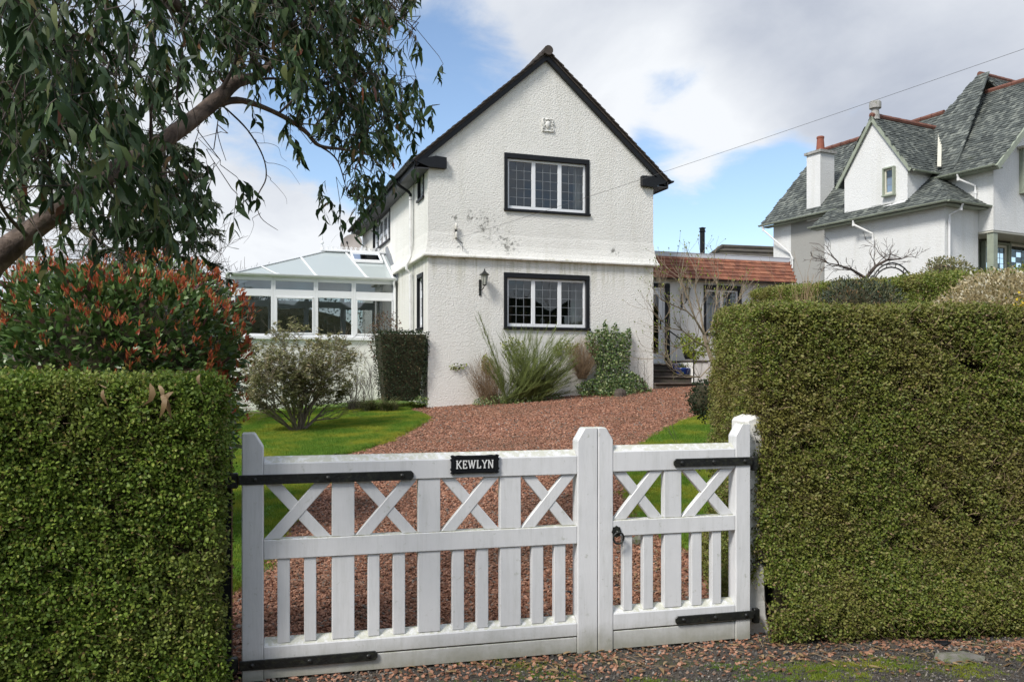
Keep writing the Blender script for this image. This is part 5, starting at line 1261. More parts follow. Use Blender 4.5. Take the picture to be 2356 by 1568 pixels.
def strap(pa, pb, parent, end, h=.052):
    u0, z0 = gp(*pa, -.006); u1, z1 = gp(*pb, -.006); zc = (z0 + z1) / 2; m = MB()
    r = .014; pl = [(u0, zc - h / 2), (u1 - r, zc - h / 2), (u1, zc - h / 2 + r), (u1, zc + h / 2 - r), (u1 - r, zc + h / 2), (u0, zc + h / 2)] if end > 0 else [(u0 + r, zc - h / 2), (u1, zc - h / 2), (u1, zc + h / 2), (u0 + r, zc + h / 2), (u0, zc + h / 2 - r), (u0, zc - h / 2 + r)]
    m.prism(GF, pl, -.010, -.0005); s = m.build('strap_hinge', MT['iron'], parent, bevel=.003)
    for t in ((.09, .5, .93) if end > 0 else (.1, .5, .9)):
        m = MB(); uc = u0 + (u1 - u0) * t; q = GF.v; P = [(GF.p(uc, -.010, zc)), GF.p(uc, -.014, zc), GF.p(uc, -.019, zc)]; m.tube(P, [.013, .012, .004], 10); m.build('bolt_head', MT['iron'], s, smooth=False)
    return u0, u1, zc
strap((548, 1106), (952, 1091), gl, 1); strap((550, 1534), (869, 1504), gl, 1); strap((1550, 1064), (1731, 1060), grt, -1, .050); strap((1554, 1428), (1734, 1411), grt, -1, .050)
for (px, py) in ((545, 1106), (545, 1532)):
    u, z = gp(px, py); m = MB(); m.fbox(GF, u - .06, u + .005, .0, .05, z - .04, z + .04); m.build('hinge_knuckle', MT['iron'], gl, bevel=.006)
for (px, py) in ((1737, 1066), (1741, 1418)):
    u, z = gp(px, py); m = MB(); m.fbox(GF, u - .01, u + .03, .01, .05, z - .045, z + .045); m.build('hinge_knuckle', MT['iron'], grt, bevel=.006)
# ring latch
u, z = gp(1418, 1222); m = MB()
pl = []
for k in range(24): a = 2 * math.pi * k / 24; r = .032 * (1 + .10 * math.cos(8 * a)); pl.append((u + r * math.cos(a) * .9, z + r * math.sin(a) * 1.05))
m.prism(GF, pl, -.006, .001); lt = m.build('latch_plate', MT['iron'], grt, bevel=.001)
m = MB(); m.tube([GF.p(u, -.005, z), GF.p(u, -.03, z)], .011, 8); m.tube([GF.p(u + .004 + .032 * math.cos(a), -.026 - .004 * math.sin(a), z - .034 + .034 * math.sin(a)) for a in np.linspace(0, 2 * math.pi, 21)], .006, 6, cap=False); m.build('ring_handle', MT['iron'], lt, smooth=True)
# name plate
pu0, pz1 = gp(1038, 1047, -.01); pu1, pz0 = gp(1147, 1088, -.01); pz1_ = (pz1 + gp(1147, 1046, -.01)[1]) / 2; pz0 = (pz0 + gp(1038, 1088, -.01)[1]) / 2; pz1 = pz1_
cxp, czp, hwp, hhp = (pu0 + pu1) / 2, (pz0 + pz1) / 2, (pu1 - pu0) / 2, (pz1 - pz0) / 2; pl = []
for (sx_, sz_, seq) in ((1, 1, 0), (-1, 1, 1), (-1, -1, 0), (1, -1, 1)):
    c = [(1.0, .35), (1.05, .55), (.98, .72), (1.04, .95), (.93, 1.08), (.84, .98), (.7, 1.04), (.45, .99)]
    if seq: c = c[::-1]
    pl += [(cxp + sx_ * a * hwp, czp + sz_ * b * hhp) for a, b in c]
m = MB(); m.prism(GF, pl, -.014, .0); plate = m.build('name_plate', MT['black'], gl, bevel=.002)
m = MB(); m.tube([GF.p(cxp + .9 * hwp * a, -.015, czp + .86 * hhp * b) for a, b in ((-1, -.6), (-.95, -1), (0, -1), (.95, -1), (1, -.6), (1, .6), (.95, 1), (0, 1), (-.95, 1), (-1, .6), (-1, -.6))], .0022, 5); m.build('plate_rim', MT['black'], plate)
def letter(ch, x, w, zb_, h, parent):
    st = .0065; sf = .0042; m = MB()
    def bx(x0, x1, z0, z1): m.fbox(GF, x + x0 * w, x + x1 * w, -.0185, -.0135, zb_ + z0 * h, zb_ + z1 * h)
    def ln(x0, z0, x1, z1, th=st, k=0):
        a = (x + x0 * w, zb_ + z0 * h); b = (x + x1 * w, zb_ + z1 * h); d = math.hypot(b[0] - a[0], b[1] - a[1]); nx, nz_ = -(b[1] - a[1]) / d * th / 2, (b[0] - a[0]) / d * th / 2
        m.prism(GF, [(a[0] + nx, a[1] + nz_), (b[0] + nx, b[1] + nz_), (b[0] - nx, b[1] - nz_), (a[0] - nx, a[1] - nz_)][::-1], -.0188 - .0003 * k, -.0135)
    def ser(xc, z, s=.17, k=1): ln(xc - s, z, xc + s, z, sf, k)
    if ch == 'K': ln(.18, 0, .18, 1); ln(.28, .45, .85, .97, st * .8, 2); ln(.40, .55, .86, .04, st, 3); ser(.18, .05); ser(.18, .95); ser(.84, .95, .14); ser(.88, .05, .14)
    if ch == 'E': ln(.22, 0, .22, 1); ln(.1, .94, .85, .94, sf * 1.2, 1); ln(.1, .06, .88, .06, sf * 1.2, 2); ln(.22, .5, .62, .5, sf * 1.1, 3); ln(.82, .98, .82, .76, sf, 4); ln(.85, .02, .85, .26, sf, 4); ln(.62, .62, .62, .38, sf, 4)
    if ch == 'W': ln(.08, .95, .29, .03, st * .9); ln(.29, .03, .50, .9, st * .7, 2); ln(.50, .9, .71, .03, st * .9, 3); ln(.71, .03, .92, .95, st * .7, 4); ser(.06, .95, .12); ser(.5, .95, .10); ser(.94, .95, .10)
    if ch == 'L': ln(.25, 0, .25, 1); ln(.1, .06, .9, .06, sf * 1.2, 1); ln(.86, .02, .86, .30, sf, 2); ser(.25, .95)
    if ch == 'Y': ln(.5, 0, .5, .5); ln(.12, .95, .5, .46, st * .9, 2); ln(.88, .95, .5, .46, st * .75, 3); ser(.5, .05, .18); ser(.12, .95, .13); ser(.88, .95, .13)
    if ch == 'N': ln(.16, 0, .16, 1, st * .75); ln(.14, .98, .84, .02, st, 2); ln(.84, 0, .84, 1, st * .75, 3); ser(.16, .05, .13); ser(.12, .95, .13); ser(.84, .95, .14)
    m.build('letter', MT['lettering'], parent)
MT['lettering'] = plain('white_lettering', (.78, .78, .76), .5, .05, 20)
ws = [1.0, .9, 1.3, .9, .95, 1.0]; tot = sum(ws) * 1.12; x = cxp - hwp * .80; span = hwp * 1.6
for ch, w_ in zip('KEWLYN', ws): letter(ch, x, span * w_ / tot, czp - hhp * .45, hhp * .92, plate); x += span * w_ * 1.12 / tot
# pillar on the right
u, z = gp(1725, 1400, .09); pil = MB(); q0 = GF.p(uR1_ + .012, .085, 0); pf = Frame(q0.to_2d(), GF.u, GF.v)
pil.prism(pf, [(.0, -.05), (.19, -.05), (.155, .10), (.145, .3), (.125, ztr + .0), (.10, ztr + .05), (.01, ztr + .02)], 0, .20)
tag(pil.build('gate_pillar', MT['smooth_harl'], bevel=.015), 'leaning white rendered gate pillar with flared foot, half swallowed by the right hedge', 'pillar')
pil = MB(); pil.fbox(GF, -.16, -.055, .04, .16, -.05, 1.22); tag(pil.build('gate_post', MT['black'], bevel=.01), 'dark gate post hidden beside the left hedge', 'post')
# wedge stop stones seen through the gate and small bits
for (px, py, s, lab) in ((1308, 1362, .02, 'small black cable end lying in the gravel behind the left gate leaf'), (1420, 1347, .02, 'small black stone in the gravel behind the right gate leaf')):
    c = at_ground(px, py + 4); m = MB(); m.lathe(c, [(s, -.003), (s * 1.2, s * .5), (s * .8, s * 1.1), (s * .2, s * 1.3)], 8); tag(m.build('pebble', MT['black'], smooth=True), lab, 'stone')
c = at_ground(1472, 1252); me = pebble(77, .6); me.transform(Matrix.Translation(c + Vector((0, 0, .03))) @ Matrix.Diagonal((.11, .08, .09, 1))); link('mossy_stone', me, MT['stone'], label='mossy rounded stone at the corner of the right lawn behind the gate', cat='stone')
c = at_ground(2215, 1515); c.y = min(c.y, 4.9); me = pebble(78, .25); me.transform(Matrix.Translation(at_ground(2215, 1512)) @ Matrix.Diagonal((.15, .11, .09, 1))); link('flat_stone', me, MT['stone'], label='flat pale stone capped with moss on the verge at bottom right', cat='stone')
me = pebble(79, .4); me.transform(Matrix.Translation(at_ground(2172, 1478)) @ Matrix.Diagonal((.055, .04, .045, 1))); link('dark_stone', me, MT['black'], label='small dark stone just behind the flat pale stone on the verge', cat='stone')

#=================================================================== HEDGES
def sprig(seed, nl, L, Wd, mat, tw=True, spread=.05):
    r = np.random.default_rng(seed); n = nl; h = spread
    t = r.random(n); ang = r.uniform(0, 6.28, n)
    P = np.stack([np.cos(ang) * .006 + r.normal(0, h * .35, n), np.sin(ang) * .006 + r.normal(0, h * .35, n), t * h], 1)
    D = np.stack([np.cos(ang), np.sin(ang), r.uniform(.1, 1.2, n)], 1); Nn = np.stack([r.normal(0, .5, n), r.normal(0, .5, n), np.ones(n)], 1)
    V, F4, F3, nv = leaf_arrays(P, D, Nn, L * r.uniform(.6, 1.25, n), Wd * r.uniform(.6, 1.2, n), 'oval'); nV = len(V)
    me = npmesh('sprig', V, F4, F3, np.repeat(r.random(n), nv)); me.materials.append(mat)
    if tw:
        bm = bmesh.new(); bm.from_mesh(me)
        for k in range(3):
            a = r.uniform(0, 6.28); p0 = Vector((r.normal(0, h * .3), r.normal(0, h * .3), -h * .2)); p1 = p0 + Vector((math.cos(a) * h * .6, math.sin(a) * h * .6, h * r.uniform(.6, 1.25))); w = .0011
            vs = [bm.verts.new(p) for p in (p0 + Vector((w, 0, 0)), p0 + Vector((-w, w, 0)), p0 + Vector((0, -w, 0)), p1)]
            for f in ((0, 1, 3), (1, 2, 3), (2, 0, 3)): bm.faces.new([vs[i] for i in f]).material_index = 1
        bm.to_mesh(me); bm.free(); me.materials.append(MT['twig'])
    return me
def smoothn(x, y, z): return math.sin(x * 3.1 + 1.3 * math.sin(z * 2.3)) * math.cos(z * 2.7 + y * 1.9) * .5 + math.sin(x * 7.3 + z * 5.1 + y * 6) * .25
def hedge(name, base, label, poly, ztop, faces, dens, srcs, foot=.04, bulge=.03, jit=.02, sc=(.8, 1.25), core=MT['privet_core'], inset=.06, zlow=0, group=None, cat='hedge', leafname='foliage', tilt=.5):
    """poly: plan corners ccw; ztop(x,y); faces: indices of the sides to clothe ('t' = top)"""
    t = thing(name, base, label, cat, group)
    cen = sum((Vector(p) for p in poly), Vector((0, 0))) / len(poly)
    m = MB(); k = len(poly); pin = []
    for i in range(k):
        p = Vector(poly[i]); a = (Vector(poly[i - 1]) - p).normalized(); b = (Vector(poly[(i + 1) % k]) - p).normalized(); q = p + (a + b) * inset; pin.append(q)
    vs = [(q.x, q.y, g(q.x, q.y) - .05) for q in pin] + [(q.x, q.y, ztop(q.x, q.y) - inset) for q in pin]
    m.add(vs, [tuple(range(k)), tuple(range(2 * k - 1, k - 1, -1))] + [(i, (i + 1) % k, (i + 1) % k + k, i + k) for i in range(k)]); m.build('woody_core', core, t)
    PP = []; RR = []; SS = []
    for f in faces:
        if f == 't':
            bb = [min(p[0] for p in poly), max(p[0] for p in poly), min(p[1] for p in poly), max(p[1] for p in poly)]; A = (bb[1] - bb[0]) * (bb[3] - bb[2]); 
            for _ in range(int(A * dens)):
                x, y = random.uniform(bb[0], bb[1]), random.uniform(bb[2], bb[3])
                if not inpoly(x, y, poly): continue
                PP.append((x, y, ztop(x, y) + random.gauss(-.02, jit * .6))); RR.append((random.gauss(0, .5), random.gauss(0, .5), random.uniform(0, 6.3))); SS.append(random.uniform(*sc))
        else:
            p, q = Vector(poly[f]), Vector(poly[(f + 1) % k]); d = (q - p); L = d.length; nrm = Vector((d.y, -d.x)).normalized()
            if nrm.dot((p + q) / 2 - cen) < 0: nrm = -nrm
            az = math.atan2(nrm.y, nrm.x); H_ = ztop(p.x, p.y) - g(p.x, p.y)
            for _ in range(int(L * H_ * dens)):
                if False: pass
                s = random.random(); x0, y0 = p.x + d.x * s, p.y + d.y * s; zt0 = ztop(x0, y0); zb0_ = g(x0, y0) + zlow; z = random.uniform(zb0_, zt0)
                if random.random() < .06: z = zt0 - random.uniform(0, .05)
                hl_ = math.sin(x0 * 11 + 3 * math.sin(z * 7)) * math.sin(z * 13 + 2 * math.sin(x0 * 9)) * math.sin((y0 + x0) * 5 + z * 6)
                if hl_ > .42 and random.random() < .85: continue
                o = bulge * smoothn(x0, y0, z) + random.gauss(-.01, jit); o += foot * math.exp(-((z - zb0_ - .15) / .25) ** 2) - .03 * math.exp(-((zt0 - z) / .05) ** 2)
                PP.append((x0 + nrm.x * o, y0 + nrm.y * o, z)); 
                e = Euler((random.gauss(0, tilt), math.pi / 2 * random.uniform(.45, 1.0), az + random.gauss(0, tilt))); RR.append((random.uniform(0, 6.3), 0, 0) if False else tuple((Euler((0, e.y, e.z)).to_matrix() @ Matrix.Rotation(random.uniform(0, 6.3), 3, 'Z')).to_euler())); SS.append(random.uniform(*sc))
    gn_scatter(leafname, np.array(PP), np.array(RR), np.array(SS), srcs, parent=t, kind='stuff'); return t
sl1 = [src('sprig', sprig(s, 22, .0175, .0120, MT['privet'], True, .055)) for s in range(4)]
sl2 = [src('sprig', sprig(30 + s, 14, .017, .011, MT['privet2'], True, .050)) for s in range(4)]
# left hedge (near)
hl0 = Vector((-1.50, 4.28)); hd = Vector((-.92, -.39)).normalized(); hn = Vector((hd.y, -hd.x)); hn = hn if hn.y > 0 else -hn
pl_ = [hl0, hl0 + hd * 3.2, hl0 + hd * 3.2 + hn * .62, hl0 + hn * .62]
ztL = lambda x, y: 1.552 + .02 * (y - 4.0) + .012 * math.sin(x * 4)
lh = hedge('privet_hedge', (hl0.x, hl0.y, 0), 'clipped leafy hedge left of the gate, dead leaves caught on its top', [tuple(p) for p in pl_], ztL, [0, 3, 't'], 2600, sl1, 0, .035, .026)
# dead leaves lying on the left hedge
DLAB = ['dark brown curled leaf on the left hedge, well left of the dangling bunch', 'broad tan dry leaf at the upper left of the bunch hanging on the left hedge', 'long dry leaf in the middle of the bunch hanging on the left hedge', 'longest lowest dry leaf of the bunch hanging on the left hedge', 'narrow dry leaf at the right of the bunch hanging on the left hedge', 'short dry leaf at the top of the bunch hanging on the left hedge', 'dark folded leaf lying nearest the right end of the left hedge top']
dlv = [(238, 895, 3.95, 40), (345, 880, 4.1, 55), (372, 905, 4.1, 60), (382, 912, 4.08, 50), (400, 900, 4.1, 45), (365, 885, 4.1, 40), (460, 860, 4.2, 30)]
for i, (px, py, d, L) in enumerate(dlv):
    ln = L / FPX * d; ang = random.uniform(-.5, .5); c = at(px, py, d - .12); D = [[math.sin(ang), -.2, -1]]; 
    o = leaves('dead_leaf', [c], D, [[.3 * random.uniform(-1, 1), -1, .1]], [ln], [ln * .26], MT['dryleaf'], None, 'lance', .9, 3.0, rv=np.array([random.uniform(.4, 1)]), label=DLAB[i], cat='leaf', group='dry leaves caught on the left hedge')
for i, pts in enumerate(([(190, 855, 4.3), (215, 878, 4.1), (245, 892, 4.0)], [(330, 868, 4.2), (290, 880, 4.15), (360, 860, 4.25)], [(400, 862, 4.25), (440, 852, 4.3), (470, 850, 4.35)])):
    m = MB(); m.tube([at(*p) for p in pts], .0028, 4); tag(m.build('dead_twig', MT['dry']), ['dead twig hooked over the left hedge beside the curled brown leaf', 'dead twig along the left hedge top above the hanging bunch of leaves', 'dead twig along the left hedge top nearest its right end'][i], 'twig', 'dead twigs lying on the left hedge')
# right hedge
pr_ = [(1.565, 5.32), (4.6, 5.62), (4.6, 6.8), (1.635, 6.75)]
ztR = lambda x, y: 2.00 + .055 * (y - 5.4) + .012 * math.sin(x * 5 + y) - .03 * max(0, x - 3)
rh = hedge('privet_hedge', (1.6, 5.4, 0), 'tall clipped hedge with brownish twigs, right of the white gate pillar', pr_, ztR, [0, 3, 't'], 4600, sl2, .15, .040, .024, inset=.11)
# bare twigs standing proud of the right hedge
m = MB()
for k in range(1100):
    x = 1.6 + 2.6 * random.random(); z = random.uniform(.1, 2.02); y = 5.34 + .09 * (x - 1.6) - .02; d = Vector((random.gauss(0, .6), -.25, random.gauss(.5, .5))); pts, _ = wander((x, y, z), d, random.uniform(.04, .14), 3, .05, .35); m.tube(pts, [.0022, .0018, .0015, .0009], 3, False)
m.build('bare_twigs', MT['twig'], rh, kind='stuff')
m = MB()
for k in range(420):
    f_ = random.random(); b0 = hl0 + hd * 2.2 * f_; z = random.uniform(.05, 1.56); pts, _ = wander((b0.x - hn.x * .02, b0.y - hn.y * .02, z), Vector((random.gauss(0, .6), -.25, random.gauss(.3, .5))), random.uniform(.03, .10), 3, .05, .35); m.tube(pts, [.0016, .0013, .0011, .0008], 3, False)
m.build('bare_twigs', MT['twig'], lh, kind='stuff')
# ivy stems on the pillar
m = MB(); iv = thing('ivy', GF.p(uR1_ + .05, .07, .2), 'sparse dark ivy stems creeping over the white gate pillar', 'ivy'); tp = []
for k in range(12):
    s = Vector(pf.p(.13, -.012, random.uniform(.3, 1.15))); pts = [s]
    for j in range(7): pts.append(pts[-1] + GF.p(-.008 + random.uniform(-.012, .006), random.uniform(-.004, .003), 0) - GF.p(0, 0, 0) + Vector((0, 0, random.uniform(-.04, .04))))
    m.tube(pts, .0022, 4); tp += pts
m.build('stem', MT['bark_dark'], iv); tp = np.array([tuple(p) for p in tp]); leaves('foliage', tp, unit(len(tp)) + [0, -1, 0], unit(len(tp)), rng.uniform(.012, .024, len(tp)), np.full(len(tp), .013), MT['topiary'], iv, kind='stuff')
# upper boundary hedge rising to the right
pu_ = [(6.5, 9.6), (6.1, 21.5), (7.1, 21.7), (7.6, 9.8)]
def ztU(x, y): return 2.88 + (y - 11) * .077 + .02 * math.sin(y * 2)
sl3 = [src('sprig', sprig(50 + s, 16, .030, .020, MT['privet2'], True, .09)) for s in range(3)]
hedge('boundary_hedge', (6.4, 15, 1.5), 'long clipped boundary hedge in front of the neighbouring white house, behind the tall right hedge', pu_, ztU, [0, 3, 't'], 420, sl3, .1, .06, .04, (.9, 1.5), inset=.1)

#=================================================================== EUCALYPTUS overhead
eu = thing('eucalyptus_tree', at(-215, 864, 4.7) * 1.0, 'eucalyptus with peeling bark and drooping dark leaves reaching in from the left', 'tree')
m = MB(); bnodes = []
def limb(pts, mb_=None, n=8, name='limb', jitter=.0):
    P = [at(p[0], p[1], p[2]) for p in pts]; rr = [p[3] for p in pts]
    # smooth
    Q = []; RR = []
    for i in range(len(P) - 1):
        p0 = P[max(i - 1, 0)]; p1 = P[i]; p2 = P[i + 1]; p3 = P[min(i + 2, len(P) - 1)]
        for k in range(5):
            t = k / 5; Q.append(.5 * ((2 * p1) + (p2 - p0) * t + (2 * p0 - 5 * p1 + 4 * p2 - p3) * t * t + (3 * p1 - p0 - 3 * p2 + p3) * t ** 3)); RR.append((rr[i] + (rr[i + 1] - rr[i]) * t) * (1 + random.uniform(-jitter, jitter)))
    Q.append(P[-1]); RR.append(rr[-1]); mm = MB(); mm.tube(Q, RR, n, True); bnodes.extend(Q)
    return mm.build(name, MT['eucbark'] if rr[0] > .012 else MT['bark_dark'], eu, smooth=True)
limb([(-330, 1500, 4.9, .17), (-300, 1100, 4.8, .15), (-220, 850, 4.6, .12), (-80, 680, 4.6, .085), (0, 588, 4.6, .068), (125, 492, 4.7, .054), (250, 400, 4.8, .052), (345, 345, 5.0, .050), (430, 285, 5.2, .049), (500, 228, 5.4, .048), (545, 188, 5.6, .043), (592, 174, 5.8, .030), (660, 120, 6.1, .022), (740, 60, 6.3, .012)], n=12, name='trunk', jitter=.06)
limb([(500, 238, 5.4, .03), (560, 232, 5.6, .021), (640, 262, 5.9, .018), (700, 300, 6.1, .016), (735, 335, 6.3, .013), (800, 345, 6.5, .010), (870, 362, 6.7, .006)], n=7, jitter=.1)
limb([(-60, -160, 4.4, .07), (150, -120, 4.6, .06), (330, -60, 4.8, .055), (380, -10, 4.9, .05), (402, 14, 5.0, .045)], n=10, jitter=.08)
limb([(420, -200, 5.2, .05), (610, -30, 5.5, .035), (655, 40, 5.7, .026), (695, 82, 5.9, .026), (708, 100, 5.95, .030), (688, 122, 6.0, .018), (740, 110, 6.2, .012), (860, 60, 6.6, .006)], n=9, jitter=.12)
limb([(560, -60, 5.6, .02), (760, 40, 6.2, .013), (880, 60, 6.6, .008), (930, 40, 6.9, .004)], n=6)
limb([(520, 250, 5.5, .007), (570, 300, 5.7, .006), (605, 360, 5.9, .005), (612, 410, 6.0, .005), (592, 455, 6.0, .004), (600, 500, 6.0, .003), (640, 530, 6.1, .0015)], n=5, jitter=.1)
for (sx_, sy_, ex_, ey_) in ((606, 365, 690, 425), (611, 400, 660, 470), (588, 320, 660, 372), (600, 490, 560, 560), (575, 300, 610, 330), (592, 455, 540, 500)):
    q_ = [(sx_ + (ex_ - sx_) * f + (9 * math.sin(f * 7 + sx_) if 0 < f < 1 else 0), sy_ + (ey_ - sy_) * f ** 1.6 + (5 * math.sin(f * 9) if 0 < f < 1 else 0), 5.95 + .1 * f, .0026 * (1 - .7 * f)) for f in (0, .2, .4, .6, .8, 1)]; limb(q_, n=3)
limb([(510, 240, 5.5, .005), (500, 300, 5.6, .003), (520, 370, 5.7, .002)], n=4)
for a, b, r in (((250, 395, 4.8), (150, 200, 4.2), .012), ((120, 490, 4.6), (60, 300, 3.9), .012), ((345, 340, 5), (300, 130, 4.6), .012), ((430, 280, 5.2), (420, 120, 5.0), .012), ((500, 225, 5.4), (540, 60, 5.5), .014), ((60, 540, 4.5), (-20, 380, 3.6), .012), ((250, 400, 4.8), (330, 500, 4.9), .010), ((150, 480, 4.7), (230, 560, 4.6), .009), ((640, 262, 5.9), (760, 200, 6.2), .009), ((735, 335, 6.3), (800, 450, 6.5), .008), ((800, 345, 6.5), (900, 260, 6.8), .008), ((545, 185, 5.6), (680, 190, 6.0), .012), ((345, 345, 5.0), (420, 430, 5.1), .008), ((60, -80, 4.2), (100, 120, 3.8), .010), ((250, -60, 4.6), (240, 180, 4.2), .008), ((330, -40, 4.8), (420, 110, 4.9), .009)):
    mid = ((a[0] + b[0]) / 2 + random.uniform(-25, 25), (a[1] + b[1]) / 2 + random.uniform(-25, 25), (a[2] + b[2]) / 2); limb([(*a, r), (*mid, r * .7), (*b, r * .35)], n=6, jitter=.1)
DENS = [[.92, .85, .50, .42, .50, .72, .93, .96, .94, .92, .85, .62, .0],
        [.96, .86, .60, .50, .62, .82, .95, .96, .92, .90, .84, .30, .0],
        [.96, .92, .80, .72, .82, .80, .74, .62, .90, .90, .80, .14, .05],
        [.96, .95, .92, .90, .72, .25, .14, .10, .60, .84, .88, .74, .16],
        [.95, .95, .95, .92, .45, .03, .0, .0, .25, .50, .86, .42, .0],
        [.90, .90, .88, .84, .74, .30, .0, .0, .0, .10, .66, .10, .0],
        [.60, .45, .86, .94, .95, .84, .30, .0, .0, .30, .42, .0, .0],
        [.04, .02, .40, .70, .66, .34, .0, .0, .0, .0, .0, .0, .0]]
LIMB = [(-50, 640), (0, 588), (125, 492), (250, 400), (345, 345), (430, 285), (500, 228), (592, 174)]
LP = []; LD = []; LN = []; LL = []; tw = MB()
bn = np.array([tuple(p) for p in bnodes if not (490 < CX + FPX * p.x / p.y < 710 and HY - FPX * (p.z - CAMH) / p.y > 290)])
for r_ in range(-2, 8):
    for c_ in range(-2, 13):
        de = DENS[max(r_, 0)][max(c_, 0)]
        if de <= .01: continue
        de = min(de, .97); d0 = 3.7 + 3.1 * max(0, min(1, (c_ * 80 + 40) / 960)); 
        k_ = 1.9 * -math.log(1 - de) * 6400 / (9 * .75 * .115 * .022 * .62 * (FPX / d0) ** 2) * (1.0 if r_ >= 0 and c_ >= 0 else .35)
        for _ in range(int(k_ + random.random())):
            px = (c_ + random.random()) * 80; py = (r_ + random.random()) * 80
            dd = d0 + random.gauss(0, .55); dd = max(2.7, dd)
            for (ax, ay), (bx, by) in zip(LIMB, LIMB[1:]):
                if min(ax, bx) - 30 < px < max(ax, bx) + 30:
                    ly = ay + (by - ay) * max(0, min(1, (px - ax) / (bx - ax)))
                    if -95 < py - ly < 55 and random.random() < (.62 if px > 330 else .30): dd = max(dd, 5.9 + abs(random.gauss(0, .3)))
            Lc = random.uniform(.13, .27); s = at(px, py, dd) + Vector((0, 0, Lc * .5 + .12))
            dr0 = Vector((random.gauss(0, .6) + .25, random.gauss(0, .5), random.uniform(-.3, .3))); pts = [s]; dvec = dr0
            for j in range(5):
                dvec = (dvec + Vector((0, 0, -.55))).normalized(); pts.append(pts[-1] + dvec * Lc / 5)
            tw.tube(pts, [.0022, .002, .0017, .0014, .001, .0008], 3, False)
            if random.random() < (.42 if c_ < 10 else .9):
                q = bn[np.argmin(((bn - np.array(s)) ** 2).sum(1))]; q = Vector(q)
                if (q - s).length < (.85 if c_ < 10 else 1.0):
                    L_ = (q - s).length * .12; w5 = [q] + [q.lerp(s, f) + Vector((random.gauss(0, L_), random.gauss(0, L_), random.gauss(0, L_) + .10 * math.sin(f * 3.1))) for f in (.2, .4, .6, .8)] + [s]
                    tw.tube(w5, [.004, .0036, .003, .0027, .0024, .0022], 4, False)
            nl = random.randint(7, 12)
            for j in range(nl):
                t = (j + random.random()) / nl * 4.9; i = int(t); p = pts[i].lerp(pts[i + 1], t - i)
                az = random.uniform(0, 6.28); o = Vector((math.cos(az), math.sin(az), 0)) * random.uniform(.2, 1.05)
                LP.append(tuple(p)); LD.append((o.x + .1, o.y, -1 + random.uniform(-.1, .25))); a2 = az + random.gauss(0, .9); LN.append((math.cos(a2), math.sin(a2), .35)); LL.append(random.uniform(.065, .125) * (1 if random.random() < .93 else .6))
tw.build('twigs', MT['bark_dark'], eu, kind='stuff')
LP, LD, LN, LL = map(np.array, (LP, LD, LN, LL)); print('eucalyptus leaves', len(LP))
vis = (np.abs(LP[:, 0] / LP[:, 1]) < .6) & ((LP[:, 2] - CAMH) / LP[:, 1] < .44)
order = np.argsort(-(LL / LP[:, 1]) * vis)
big = order[:300]; rest = order[300:]
lm = [one_leaf_mesh('leaf', .12, w, 'lance', s, 1) for w, s in ((.030, .5), (.026, .9), (.034, .2), (.028, .7))]
leaf_parts(LP[big], LD[big], LN[big], LL[big] / .12, lm, eu, MT['euc'])
leaves('foliage', LP[rest], LD[rest], LN[rest], LL[rest], LL[rest] * rng.uniform(.20, .34, len(rest)), MT['euc'], eu, 'lance', .6, kind='stuff')

#=================================================================== SHRUBS
def shell(n, c, r, zlo, pw=.25, flat=2.0, minr=.6):
    out = []; no = []
    while len(out) < n:
        v = np.random.default_rng(random.getrandbits(32)).normal(size=3) if False else np.array([random.gauss(0, 1), random.gauss(0, 1), random.gauss(0, 1)])
        v /= np.linalg.norm(v); k = (abs(v[0]) ** flat + abs(v[1]) ** flat + abs(v[2]) ** flat) ** (1 / flat)
        f = (minr + (1 - minr) * random.random() ** pw) / k
        f *= 1 + .07 * math.sin(v[0] * 6 + v[2] * 5) + .06 * math.sin(v[1] * 9 + v[2] * 11)
        p = np.array(c) + v * np.array(r) * f
        if p[2] < zlo: continue
        out.append(p); no.append(v)
    return np.array(out), np.array(no)
def blobcore(c, r, mat, parent, zlo=None, sc=.78):
    bm = bmesh.new(); bmesh.ops.create_icosphere(bm, subdivisions=3, radius=1)
    for v in bm.verts:
        k = 1 + .1 * math.sin(v.co.x * 5 + v.co.z * 4) + .08 * math.sin(v.co.y * 8); v.co = Vector((c[0] + v.co.x * r[0] * sc * k, c[1] + v.co.y * r[1] * sc * k, c[2] + v.co.z * r[2] * sc * k))
        if zlo is not None: v.co.z = max(v.co.z, zlo)
    me = bpy.data.meshes.new('woody_core'); bm.to_mesh(me); bm.free(); return link('woody_core', me, mat, parent)
# photinia
c = np.array(at(262, 800, 7.4)); c[2] = 1.62; gz = g(c[0], c[1]); ph = thing('photinia_shrub', (c[0], c[1], gz), 'big rounded shrub with bright red young shoots over dark glossy leaves, behind the left hedge', 'shrub')
R3 = (1.04, .85, .90); P, Nn = shell(15000, c, R3, gz + .1, .5, 2.6, .66); d_ = Nn + rng.normal(0, .55, P.shape) + [0, 0, .25]; Lf = rng.uniform(.060, .10, len(P)); 
sco = (Lf / P[:, 1]) * (P[:, 2] > 1.62) * (Nn[:, 1] < -.1) * (np.linalg.norm((P - c) / R3, axis=1)); od = np.argsort(-sco); big, rest = od[:150], od[150:]
lmp = [one_leaf_mesh('leaf', .08, .034, 'oval', 0, 1), one_leaf_mesh('leaf', .08, .030, 'oval', .1, 1.6)]
NN = rng.normal(0, .6, P.shape) + [0, -.4, 1]
leaf_parts(P[big], d_[big], NN[big], Lf[big] / .08, lmp, ph, MT['photinia']); leaves('foliage', P[rest], d_[rest], NN[rest], Lf[rest], Lf[rest] * .42, MT['photinia'], ph, kind='stuff')
